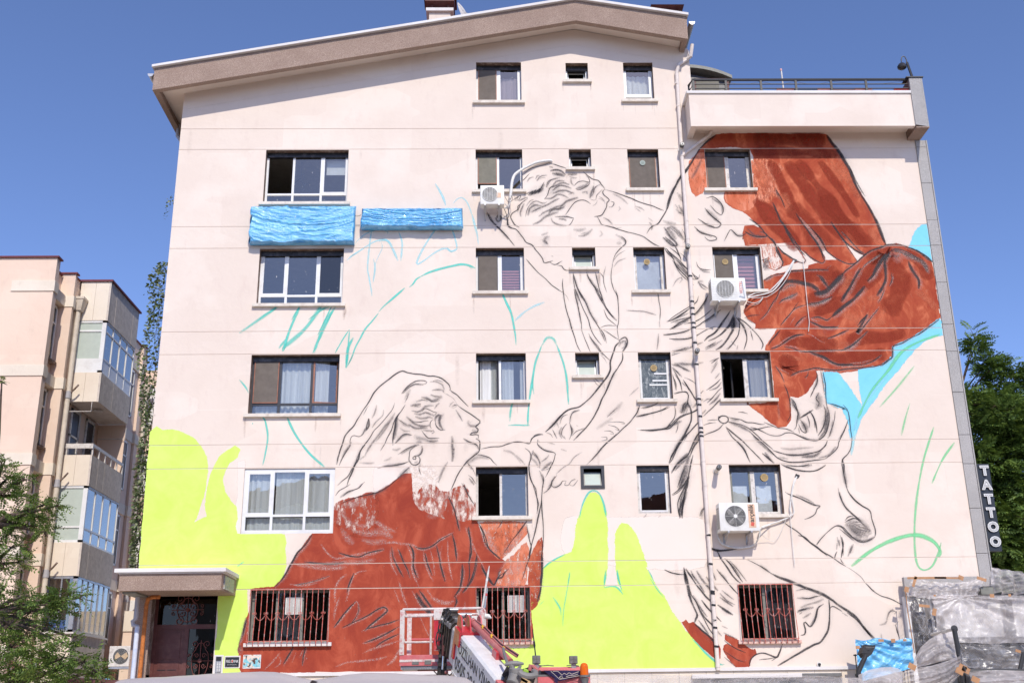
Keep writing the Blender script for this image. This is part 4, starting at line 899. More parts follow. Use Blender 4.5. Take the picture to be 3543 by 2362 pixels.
STROKES = {
 'R': '''222 70 754 1383 775 1329 795 1273 812 1225
296 70 798 1379 823 1337 855 1280 892 1216 928 1153
222 70 828 1383 866 1321 904 1260 944 1192 981 1137
186 70 887 1382 906 1349 921 1321 943 1280 972 1216
329 80 703 1269 727 1241 752 1201 785 1161 802 1122
402 60 793 1249 826 1216 857 1161 874 1122
367 60 888 1280 918 1220 965 1161 999 1141
447 70 715 1445 812 1449 909 1449
223 60 711 1408 771 1412 845 1407 938 1403
299 60 776 1053 826 1053 877 1058 903 1068
351 60 981 1095 1007 1106 1033 1111 974 1041 921 1010
324 60 915 1063 886 1026 844 989 807 984
376 50 1044 1095 1062 1041 1043 988 1013 949
293 60 737 891 784 873 832 865 880 864
244 60 905 872 944 884 1005 884 1055 897
291 60 731 835 753 809 739 789
292 60 830 847 876 829 950 833 1000 843
277 60 1085 1121 1118 1086 1137 1040
221 60 828 950 866 963 906 989''',
 'O': '''148 60 717 1383 735 1338 746 1301
111 60 797 1374 811 1362 832 1350 852 1325
223 50 935 1378 959 1329 978 1272
147 50 866 1321 888 1284 910 1252
111 50 917 1386 925 1353 943 1321
220 50 782 1289 786 1257 812 1217
182 60 997 1184 1012 1153 1020 1133
148 50 737 1005 753 1016 773 1016 799 1026
172 45 715 974 733 963 754 950
148 50 890 949 925 936 960 920 1010 928
124 50 968 988 994 993 1020 1004
149 50 1095 1009 1122 987 1145 956
147 40 825 898 869 872 917 864
121 50 737 847 756 834 791 824
98 50 778 963 804 958 837 968
125 50 937 1063 918 1026 895 999
97 50 874 803 922 806 962 813''',
 'K': '''23 80 72 1299 82 1315 98 1330 113 1347
20 80 93 1342 114 1360 134 1367 155 1373 168 1380
23 80 165 1376 180 1373 195 1367 213 1361
31 90 254 1352 266 1340 278 1330 294 1325 301 1314 310 1301
28 85 310 1299 330 1293 355 1283 380 1272 405 1260 430 1252 447 1244 463 1237
28 90 310 1300 304 1292 307 1283 314 1276 320 1268 314 1261 313 1251 308 1240 302 1229 295 1223 279 1221
15 70 292 1273 299 1271 306 1265 309 1258
18 80 294 1278 302 1273 308 1266
18 70 285 1268 288 1282 295 1290 303 1299
20 60 276 1251 285 1258 289 1268
18 80 271 1271 280 1268 284 1269
25 80 324 1264 332 1262 331 1254 325 1248 318 1248
25 85 287 1221 292 1210 297 1199 311 1194 326 1190 346 1182 366 1176 385 1171 403 1164 417 1153 431 1142 446 1135
31 85 536 1360 519 1340 505 1326 494 1301 482 1273 472 1245 458 1220 445 1201 426 1190 413 1171
15 70 505 1236 512 1234 517 1227
15 70 507 1223 514 1223 516 1218
20 70 455 1161 467 1146 479 1137 490 1138 490 1144
18 70 507 1184 513 1168 512 1151 507 1146
25 90 0 1236 8 1213 23 1197 38 1180 50 1167 60 1153 70 1139
18 70 66 1267 77 1277 88 1282 84 1271 73 1267
28 85 92 1260 81 1252 79 1241 66 1232 61 1221 66 1208 73 1197 83 1191
28 85 51 1222 53 1210 53 1197 60 1190 73 1186 83 1175 93 1161 100 1149 115 1141 124 1128 134 1115 141 1104 145 1092 153 1092 168 1097
22 85 160 1093 168 1087 177 1087 185 1092 193 1096
22 85 179 1084 190 1082 195 1074 202 1070 211 1070
17 70 164 1112 169 1109 165 1107
23 70 347 1165 357 1155 357 1144 343 1130 330 1114 322 1095
17 55 356 1125 338 1114 325 1098 319 1082
20 75 322 1087 317 1066 316 1042 321 1018 328 1002 331 984
22 85 99 1102 114 1083 130 1064 147 1048 164 1029 181 1016 191 1010
20 80 192 1048 191 1029 193 1008 194 985
10 50 191 1008 200 1000 207 985
27 85 219 1064 223 1040 230 1019 239 997 246 985
20 80 219 1061 220 1034 224 1011 232 985
22 80 253 1065 261 1042 272 1024 284 1002 293 985
22 80 276 1065 280 1042 284 1021 290 997 290 985
20 75 284 1066 295 1053 297 1034 303 1008
25 85 456 1135 465 1116 479 1100 485 1078 496 1057 515 1038
20 80 458 1132 477 1113 496 1094 512 1073 517 1068
22 80 471 1132 485 1121 497 1105 498 1092
20 70 497 1117 509 1105 518 1086
18 70 138 1330 146 1334 156 1333
15 70 168 1356 182 1358 198 1354
20 75 156 1305 159 1319 166 1327 184 1333 194 1333
20 80 150 1271 159 1285 163 1299 168 1307 176 1310
23 80 107 1282 115 1291 120 1296 117 1285 128 1299 125 1287 138 1302 135 1291 151 1322
20 80 79 1235 84 1249 89 1260 107 1274
20 80 100 1221 104 1241 112 1255 122 1257 134 1257
18 70 162 1235 177 1243 197 1246 205 1254
23 80 204 1226 217 1246 228 1260 243 1268 258 1267 271 1257
18 70 204 1222 219 1218 224 1217 221 1207 213 1197 203 1196
23 80 229 1310 240 1321 253 1324 270 1321 268 1333 261 1340
20 70 232 1302 242 1298 255 1304 268 1313 272 1323
55 60 21 1219 28 1208 36 1219 28 1224 23 1213
22 85 191 1019 194 992 199 961 206 935 210 915 216 894 221 874 227 858 233 849
22 85 220 1019 224 992 230 961 235 932 236 907 241 891 249 868 256 849
22 85 224 1019 232 992 241 966 252 940 258 914 263 899 274 881 284 868
22 80 230 1019 244 992 255 963 267 937 280 914 289 901 294 888 297 873
24 85 253 899 260 883 274 866 283 850 296 835 305 827
14 60 280 843 291 830 295 820
25 85 273 1018 283 997 293 979 302 961 315 942 325 932
20 80 287 1013 295 981 306 958 325 934
17 75 294 963 301 942 315 927 327 916
17 80 283 914 295 919 310 920 322 918
22 80 325 1018 330 997 331 966 330 932 326 914 326 898 329 880
22 85 290 908 304 899 318 888 330 880
39 85 328 877 335 884 345 888 349 880 348 870 343 860 336 850
34 85 332 878 319 865 315 853 308 835 304 822 304 805 298 790 287 775 279 765 267 750 254 735 242 723 227 711 218 707 201 703 187 695 174 682 162 668 150 656 139 646
29 85 336 850 335 830 324 810 311 792 304 777 293 752 280 728 267 699 252 674 237 655 218 636 206 624
17 70 261 785 270 775 279 766
17 75 261 778 267 768 275 760
26 85 373 709 361 688 346 669 327 652 312 638 297 624
21 80 374 705 391 707 408 712 425 722
26 80 361 683 385 688 409 693 431 700 446 707
17 50 290 681 305 696 317 706
14 70 292 668 313 670 330 668 334 665 325 665
14 70 292 662 310 657 319 648 308 652
14 70 282 647 296 647 305 640 296 640
19 85 364 649 383 648 407 650 431 653 445 661 460 675 475 685 492 690
17 70 464 663 461 651 456 641
14 70 475 690 479 712 487 717
14 70 482 690 486 709 493 716
24 85 463 791 473 774 477 759 479 746
17 80 457 786 464 769 465 749
19 80 457 741 472 744 491 744 493 721
34 85 483 776 492 761 496 749
22 85 451 929 471 936 492 949 510 962
15 70 457 908 483 921
22 80 455 884 475 882 505 883
19 75 458 839 471 844 480 846
22 75 433 1010 435 986 437 957 434 931
24 80 476 622 486 639 489 643
23 85 104 626 112 637 124 641 133 639
28 85 138 646 155 661 170 680 184 692 196 700
19 80 174 665 179 680 186 687 194 689
19 80 198 667 200 682 208 694 225 700
19 80 198 670 202 653 202 641 196 626
21 85 191 666 181 653 178 639 185 629
23 85 141 644 150 641 156 632
23 85 156 651 162 639 166 629
19 80 183 636 187 627
16 70 204 636 213 646 230 653 240 655
30 95 -365 569 -361 593 -354 617 -348 638 -339 652 -328 664 -317 684 -306 703 -294 722 -281 747 -267 764 -253 776 -239 787 -225 798 -211 803 -199 799 -183 796 -164 794 -147 790 -133 790 -116 784 -104 775 -96 766 -93 754
26 90 -96 755 -87 748 -75 739 -63 726 -49 711
26 90 -90 749 -80 743
26 90 -78 718 -66 707 -49 696 -35 686 -21 675 -21 670 -28 664 -31 660 -25 653 -27 647 -38 646 -45 640 -31 641 -25 639 -25 632 -31 631
26 90 -31 631 -22 625 -21 614 -23 600 -33 590 -49 578 -63 560 -75 541 -84 520 -91 504
14 50 -111 748 -97 740 -85 731 -78 719
28 90 -84 713 -78 716
12 60 -92 712 -87 707 -78 711
21 80 -61 632 -49 624 -35 619 -26 612 -24 602
24 90 -213 745 -201 761 -189 771 -175 778 -159 778 -151 774 -155 769
19 60 -205 722 -198 736 -196 746
17 60 -137 777 -125 779 -111 774
17 60 -163 736 -146 729 -134 724 -118 728
21 70 -188 715 -174 714 -165 720
19 60 -181 712 -169 712 -165 714
19 70 -162 699 -155 707 -144 704 -134 698 -127 697 -132 689 -136 687
19 80 -183 675 -167 673 -155 676 -146 676
16 60 -223 683 -209 673 -199 666
21 85 -129 677 -127 663 -117 653 -105 653
19 80 -134 680 -141 673 -142 663 -138 656
23 90 -163 653 -157 644 -147 634 -136 632 -119 633
33 70 -141 648 -134 652 -132 648 -138 644
19 70 -150 627 -133 624 -123 627
19 70 -231 616 -222 625 -210 639 -199 644 -185 640
19 75 -219 593 -207 601 -196 608 -182 613 -173 614
23 80 -175 615 -189 603 -191 591 -191 577 -184 568
19 75 -159 608 -161 598 -168 591 -179 589
28 90 -188 577 -186 570 -177 567 -167 572 -165 582 -170 589
21 80 -183 584 -179 588 -175 585 -176 581 -181 581 -183 584
21 80 -167 565 -167 556 -162 542
23 85 -267 559 -248 564 -225 567 -207 570 -191 576
19 80 -188 565 -202 551 -215 538 -233 521 -251 508 -270 500 -292 495 -315 490 -333 483 -351 476
19 70 -229 722 -235 705 -251 683 -265 666 -278 652 -289 633 -301 616 -309 602 -316 585 -320 571 -329 557 -337 541 -351 529 -361 519
28 85 -278 652 -287 635 -298 619 -309 602 -313 583 -322 567 -328 548 -335 532 -339 515
21 80 -203 717 -212 702 -223 688 -230 673 -236 654 -245 635 -252 618 -261 602
33 80 -216 697 -225 680 -227 659 -231 640 -232 616
19 80 -291 683 -295 671 -297 654 -290 664 -292 683
19 75 -300 659 -304 645 -313 638 -325 641 -332 638 -335 628 -334 616
21 80 -334 616 -344 600 -353 583 -359 567
16 70 -294 715 -301 700 -305 691
21 85 -365 494 -357 506 -341 515 -330 522
21 85 -347 492 -336 503 -322 508 -309 513 -302 522 -296 527
28 60 -85 605 -82 604
28 60 -88 595 -84 594
28 60 -87 588 -85 588
21 85 -18 605 7 610 30 611 49 618 68 622 86 620 100 618 105 630 117 637 133 640
19 80 -33 591 -17 590 2 583 11 573 20 564
21 85 -54 573 -45 564 -38 555 -32 541
21 85 -49 541 -40 534 -32 520
21 85 -65 522 -56 508 -47 489 -32 466
21 80 88 606 100 596 102 582 97 565 98 542 105 518 112 495 118 472 116 456
21 80 119 627 119 615 128 605 142 598 160 594 160 586 155 570 145 551 136 534
16 70 127 550 145 556 153 567
19 75 124 622 119 625 121 627
24 80 312 640 297 626 278 609 263 592 249 576 236 564
16 70 274 623 288 626 288 631 274 632
23 85 164 539 152 525 149 513 140 502 130 496
18 80 149 516 156 509 170 515 177 525 186 525
16 75 186 525 182 515 191 515 198 525 207 530
16 70 193 516 202 513 214 527
23 85 129 542 132 527 128 509 126 481 126 453 128 423 128 394 125 362 122 333 123 318 120 296 117 281
21 85 126 481 120 453 115 435 110 408 103 385 95 356 93 340
21 80 97 561 98 539 103 523 112 507 114 488 116 467 114 446
21 85 -25 427 -15 409 -8 391 -2 368 10 355 23 343 27 341
27 85 90 431 78 415 64 397 51 381 41 365 32 352
21 85 89 422 92 401 96 381 99 367 93 340 86 323 81 307 76 292
18 70 35 436 28 424 19 411
20 80 -52 416 -45 387 -45 364 -47 331 -46 308 -51 282
20 80 -29 357 -29 335 -33 313 -38 297 -45 282
32 80 -20 326 -11 310 -4 297 7 284 13 282
27 80 11 282 20 297 29 299 36 310 45 319
38 90 484 639 471 622 456 603 443 584 435 565
28 85 485 583 468 574 453 560 440 541
21 80 482 536 469 513 456 497 439 487
33 85 481 524 472 496 461 469 453 450 455 434
28 80 469 487 463 459 459 434
27 90 410 313 422 307 435 304 455 301
45 90 456 318 457 299 458 277
30 85 476 1097 485 1081 494 1068 508 1052 517 1038 526 1028
22 85 489 1097 500 1084 512 1073 526 1059 533 1046 540 1046 544 1057
22 85 538 1092 540 1081 547 1073 559 1070 574 1070
35 85 528 1057 538 1046 527 1043
22 80 537 998 531 983 513 970 492 957 472 944 454 930
22 80 533 983 512 965 489 949 464 934
30 85 562 1001 553 985 542 970 529 954 511 939 488 928 470 916 457 908
25 85 569 962 556 951 540 938 520 928 495 923
29 85 591 960 575 949 560 938 544 928 531 918 509 908 481 899 442 893
24 85 455 883 480 882 502 883 522 890 542 902 563 912 575 915
39 85 616 959 604 941 593 928 582 912 569 897 553 887 543 877
49 90 623 948 618 933 609 917 599 907 586 894 570 884 553 877
54 90 624 943 622 928 618 907 607 889 596 874 583 861 570 853
29 90 637 933 635 912 629 891 615 871 600 853
29 90 626 943 637 927 648 907 651 886 647 868 641 853
29 90 631 940 649 927 667 907 680 891 689 873 690 865 685 854
29 85 662 904 664 889 666 878
24 85 622 863 611 876
22 80 572 874 554 864 544 859
24 80 576 832 563 823 556 818
22 80 458 840 471 844 480 846
22 85 460 804 469 786 476 769 479 746
22 85 458 791 461 774 464 749
19 80 486 782 500 776 511 768 517 761
34 85 485 771 496 753 505 736 515 716
29 85 577 778 564 765 551 756 539 748
29 85 578 755 565 743 552 728 539 716
22 80 532 748 521 736 511 721
24 85 575 726 563 716 552 704 542 695
21 80 459 739 474 744 488 744 494 736 491 719 495 704 497 695
21 75 476 695 481 712 492 724
24 85 709 855 724 860 742 870 760 883 776 891 793 893
15 70 792 981 780 966 766 947 750 929
24 85 650 938 663 943 678 945 690 945
29 90 738 906 727 893 713 878 702 863
22 85 817 796 819 784 816 764 807 749 796 729
24 85 834 799 836 779 837 759 835 734 834 714 837 692
22 85 798 794 794 784 786 779
19 70 819 741 810 726 816 714 812 704
29 90 734 762 740 744 743 727 744 710 742 693
22 80 746 729 756 715 761 693
22 85 837 714 854 709 867 704 879 699 883 692
21 85 372 712 367 698 361 686
26 85 361 683 385 687 409 693 428 700 443 709
21 85 458 712 459 697 456 680 443 663 433 653
28 85 371 650 395 647 421 650 442 653 455 665 467 677 485 687 504 694 524 704
17 80 477 712 481 699 478 687
17 80 486 712 488 699 486 690
19 75 464 665 462 653 457 641
33 90 495 712 498 694 496 672 485 648 474 629 461 612 451 596 443 581 435 567
28 85 522 675 507 660 491 643 474 627 463 610 453 593 445 577 437 565
21 85 558 711 542 696 527 682
19 80 526 660 542 665 557 666
24 85 536 671 550 673 562 673
28 90 566 682 564 674 569 667 578 664 587 670 587 679 579 683 570 682 566 678
24 85 576 664 565 652 553 645 533 638 524 633
33 85 525 650 512 638 499 619 491 602 483 586 468 574 453 562 440 544
28 85 521 631 503 612 493 595 487 581
21 80 474 557 466 539 458 520 452 506
28 85 495 586 488 562 482 538 474 515 463 496 452 473 451 455 454 432
33 85 484 534 473 508 467 485 461 459 459 432
21 85 474 522 461 506 449 497 438 489
21 80 613 692 625 692 637 688
24 85 587 679 603 676 619 673 633 666 649 665 668 661 677 661
28 90 585 669 604 664 623 659 641 647 654 635 667 620 680 608 691 598
28 90 641 654 662 647 680 637 696 632 713 633 727 639 744 638 757 632 773 624 794 619 811 624 825 638 834 660 838 680 838 697
21 85 634 652 650 647 679 654 698 656
24 85 675 666 691 659 710 651 728 649 747 641
31 90 580 656 591 645 604 633 617 621 628 609 641 594 656 577 666 565
28 90 582 652 594 630 607 616 620 599 628 580 633 566
28 90 636 645 655 625 670 611 685 594 698 579 714 570 735 566 761 567 789 570 815 573
28 90 690 596 709 589 732 584 760 583 784 588 803 593 819 605 827 619
24 85 815 573 833 585 849 600 855 616 867 636 879 660 885 672
21 80 854 694 850 672 840 648 833 629
17 70 882 665 867 640 854 621
28 90 664 589 677 577 690 564
28 90 708 561 724 553 747 546 772 543 791 545 806 552 816 559
28 85 720 559 743 556 762 557 776 560
24 85 875 709 885 694 887 669 887 645 887 621 883 602 873 585 860 573 856 559 858 535 860 512 863 495 871 481 883 467 894 458
38 80 858 573 860 559 859 540
22 85 851 709 865 704 877 700
33 90 790 695 798 680 803 660 803 638
29 90 783 682 787 665 785 651
29 90 792 692 800 672 800 651
38 90 800 697 784 687 764 675
21 85 764 673 772 661 777 639 766 644 760 661
19 85 759 651 760 636
29 90 753 710 761 690 757 670 753 653 747 646
24 85 742 695 741 680 732 666
29 90 827 709 830 689 825 665 816 646 805 631
21 75 711 494 722 487 745 478 767 468 789 459
23 85 727 487 745 478 762 468 778 461 792 459 784 452 778 440 763 431 751 427
21 80 840 502 843 479 852 458 864 444 879 430 889 421
28 85 847 419 860 426 874 428 887 418 889 416
23 85 853 430 865 434
23 85 863 430 874 428
23 85 868 421 880 419
23 85 872 414 883 409
23 85 874 405 886 400
21 85 775 367 788 383 806 399 819 408 831 412 842 407 854 394 866 380 884 373
21 85 833 389 835 373 836 355 834 340
25 90 698 423 711 413 724 404 739 392 751 379 768 367 781 356 797 340
16 60 501 436 506 450 521 461
32 90 514 367 527 361 545 356 573 358 587 360
27 90 536 356 542 343
36 95 513 365 525 359 538 355 557 356 575 358
27 90 410 313 422 307 435 303 455 301
59 95 456 315 459 299 462 281 464 261 467 244 473 228 480 209 476 200 472 191
45 95 460 315 467 303 475 290 485 274 495 261 508 245 525 232
36 90 465 272 470 254 480 237 488 217 498 202 513 187 525 176
27 90 462 255 467 246
41 90 538 354 544 338 556 320 566 302 579 286 587 280
32 85 553 338 566 324 576 306 586 291 592 282
32 90 533 313 543 298 556 282 568 267 578 255
49 85 529 232 546 219 563 208
31 90 492 243 504 226 519 210 535 193
27 90 486 217 496 198 507 176 519 159
49 90 473 189 487 176 502 163 514 150 527 137
22 85 535 128 548 120 565 109 582 103
22 85 538 152 549 143 566 132 586 124
22 90 536 115 547 105 557 96 563 92
31 90 591 90 595 107 605 117 617 122 630 122 643 117 656 113 663 123 672 142
20 85 615 108 635 110 653 112
22 85 644 105 656 113
27 90 605 335 627 324 649 310 661 301
59 95 659 302 679 292 699 285 718 276 740 267 762 259 779 251 796 240 812 227 833 213 848 200 865 176 877 161 887 150
32 95 732 390 747 386 760 372 772 363 789 349 806 339 823 326 838 316
11 70 838 316 851 308 870 292 881 276 893 261 903 252
27 90 821 351 816 342 813 334
27 90 827 335 829 328 833 322
21 85 836 385 837 371 834 351 829 337
21 85 773 367 783 378 796 390
41 95 790 240 789 220 787 199 783 181 777 166 761 146 743 139 721 128 698 116 675 104 656 94
27 90 788 218 796 225 805 222 818 213
45 95 829 211 845 198 857 185 871 167 882 152
23 85 724 247 742 244 756 247 773 250
31 85 714 215 721 218 735 219
31 85 717 208 725 212
32 85 777 231 762 221 756 203 750 190 740 180 730 190 726 188 728 173 725 163 716 161
24 70 841 493 845 475 852 455 865 440 881 425 896 408
32 90 863 493 875 475 891 460 910 447 913 425 918 404 917 390 914 383
23 85 848 423 858 433 870 434
20 85 866 430 877 428
20 85 873 422 884 419
20 85 877 415 891 412
20 85 879 408 896 405
20 85 881 402 898 397
23 85 896 405 907 399 901 396
20 80 826 411 838 408 848 396 864 382 875 373 892 373 914 383
20 80 832 405 847 391 863 376
23 85 835 385 838 368 832 348 830 336
23 85 881 277 896 260 912 248 928 243 947 234 966 223
20 70 812 334 819 348
34 80 939 182 941 165 944 152
29 60 930 211 940 211
52 95 615 1460 591 1441 567 1416 547 1383 534 1363 514 1338 498 1310 481 1278 468 1242
82 90 914 1459 926 1436 942 1411 954 1382 966 1353 973 1321 984 1288 999 1256 1010 1228 1021 1196 1028 1164 1035 1137
37 60 964 1370 980 1317 997 1276
29 85 570 1245 583 1225 604 1205 609 1198 599 1188 578 1194 560 1206 550 1214
26 85 576 1273 594 1277 612 1261 619 1241 612 1225 599 1233 585 1253
29 85 539 1192 555 1174 576 1168 593 1162 593 1154 575 1152 564 1162
25 80 614 1150 627 1174 635 1182 648 1166 662 1164 674 1174
33 85 684 1213 701 1201 714 1185 724 1169 727 1164 709 1162 691 1164 670 1178
43 90 727 1167 740 1150 746 1138 752 1122 761 1099
51 85 750 1261 759 1233 767 1205 773 1197 785 1165 794 1142 810 1122 822 1107
44 90 809 1228 818 1209 834 1181 852 1149 864 1122 868 1096
44 90 898 1204 910 1181 928 1149 951 1125 977 1108
25 80 773 1193 786 1173 804 1138 816 1110
29 85 761 1301 773 1273 782 1245
36 85 842 1189 861 1161 875 1130
32 80 460 1163 481 1143 490 1124 499 1097
32 80 462 1131 481 1097
30 90 708 1178 722 1172 727 1164 711 1161 691 1164 672 1174
30 85 727 1164 741 1153 748 1139 747 1123 754 1107 761 1090 756 1077 741 1069
25 90 752 1137 763 1120 777 1109 791 1098 805 1090 816 1088 821 1096 812 1106
25 90 776 1177 787 1161 800 1142 812 1131
25 90 818 1123 832 1106 846 1095 862 1087 870 1093 871 1103 861 1125
25 90 836 1174 845 1161 858 1142 861 1125
25 90 851 1177 865 1158 873 1141 878 1122 894 1106 913 1092 937 1084 954 1090 949 1103
25 90 914 1174 927 1149 937 1125 949 1103
25 90 921 1177 936 1160 949 1141 964 1122 980 1111
30 90 708 1040 726 1050 742 1056 762 1058 783 1065 818 1067 848 1069 878 1067
30 90 706 1096 718 1099 726 1104
35 90 911 1055 925 1068 947 1084 966 1100 983 1114 999 1123 1020 1130 1041 1138 1062 1139 1081 1135 1098 1127 1117 1119 1133 1108 1151 1089
109 75 833 1002 861 1007 880 1023 900 1042 914 1058
89 70 748 1011 754 1026 765 1036 785 1037 809 1031 828 1026 842 1015 844 1005
25 85 730 979 742 1003 748 1018 760 1034
22 80 686 930 705 948 719 969 734 992
25 85 740 976 753 987 771 992 791 1002
60 75 851 1050 862 1036 872 1018
35 85 844 1055 856 1050 865 1039
35 85 808 973 823 976 843 978 859 984 880 995
22 85 739 917 761 942 777 960 793 968 811 972
85 80 967 1023 950 1004 934 988 914 973 890 955 871 939
30 85 871 939 858 931 839 939 819 937
75 75 963 1073 951 1057 939 1039 930 1023 915 1002 900 981
30 85 924 1015 915 1002 906 989
65 75 1047 1122 1028 1095 1025 1068 1022 1041 1012 1020 994 996
75 75 1033 1114 1015 1089 1000 1068 991 1052 974 1036
30 85 1018 1111 996 1097 974 1081 963 1068
101 70 1047 1122 1067 1119 1083 1111 1102 1102 1121 1091 1131 1075 1134 1059
25 85 1048 1127 1072 1124 1098 1111 1121 1094
70 75 1088 1092 1093 1070 1101 1054 1108 1035 1104 1014
34 85 709 855 724 860 742 870 760 883 778 891 798 893
29 85 743 860 763 857 779 850 801 847 830 849 859 850 889 851 909 859 930 874 947 889 960 902
63 75 805 847 824 839 843 831 856 821 872 813 889 812 911 813
29 85 872 813 899 811 928 811 948 815 966 823 987 838
29 85 751 784 771 794 793 799 816 804 839 801 868 798 893 801 922 803 946 805 971 808 987 815
35 90 1146 932 1133 922 1114 909 1092 894 1066 881 1042 868 1021 861 1017 853 1014 833 1002 823 981 808
74 70 942 915 933 897 963 946
34 85 966 946 949 931 935 915
30 85 995 962 978 944 960 923 946 908 933 895
54 75 814 929 828 921 844 913 861 911 885 912
54 75 775 914 786 927 797 937 808 942
34 85 855 882 878 890 896 898 912 905
22 80 1039 1060 1039 1041 1029 1022
20 80 1016 1014 1006 993 994 975
24 85 716 811 727 792 732 777 735 767
47 90 -416 403 -432 378 -448 361 -460 338 -472 315 -484 295
30 85 -497 282 -484 295
33 85 -556 212 -561 189 -563 173
31 85 -97 491 -84 463 -77 439 -70 408
34 85 -49 418 -44 384 -42 357 -49 331
30 85 -353 360 -333 354 -306 350 -279 360 -246 366
30 85 -175 372 -154 367 -131 375 -114 388 -87 402
34 85 -229 373 -225 349 -214 326 -200 302
30 85 -212 366 -201 339 -191 319 -184 299
47 85 -188 379 -178 359 -177 325 -167 299
30 85 -151 358 -144 332 -133 305
34 85 -124 375 -117 348 -113 325 -103 291
34 85 -87 402 -80 371 -76 338
41 85 -63 331 -63 304 -69 275 -83 255
41 85 -29 350 -36 314 -46 287 -63 265
47 85 -79 258 -76 245 -81 232
34 85 -433 340 -399 336 -366 334 -339 337
27 80 -451 287 -424 291 -398 298 -371 307
30 85 -315 313 -324 290 -330 267
30 85 -309 248 -322 235 -338 216 -357 190
27 85 -302 244 -302 222 -317 199
30 85 -337 190 -311 202 -282 215 -255 231 -242 234 -235 227 -248 215 -268 199 -287 183
30 85 -284 186 -261 192 -235 198 -208 206
30 85 -286 156 -264 163 -241 173 -208 191
30 80 -260 147 -240 160 -208 175
39 85 -447 150 -456 131 -468 112
33 85 -418 152 -423 127 -425 108
87 70 -170 266 -159 246 -146 230 -132 213
40 85 -163 272 -146 249 -129 226
34 85 -24 425 -15 404 -8 377 5 360 25 343
34 85 -19 330 -12 314 1 294 11 282 21 300 35 310
41 85 124 356 123 309 119 273 111 243
27 80 -149 239 -136 220 -129 210''',
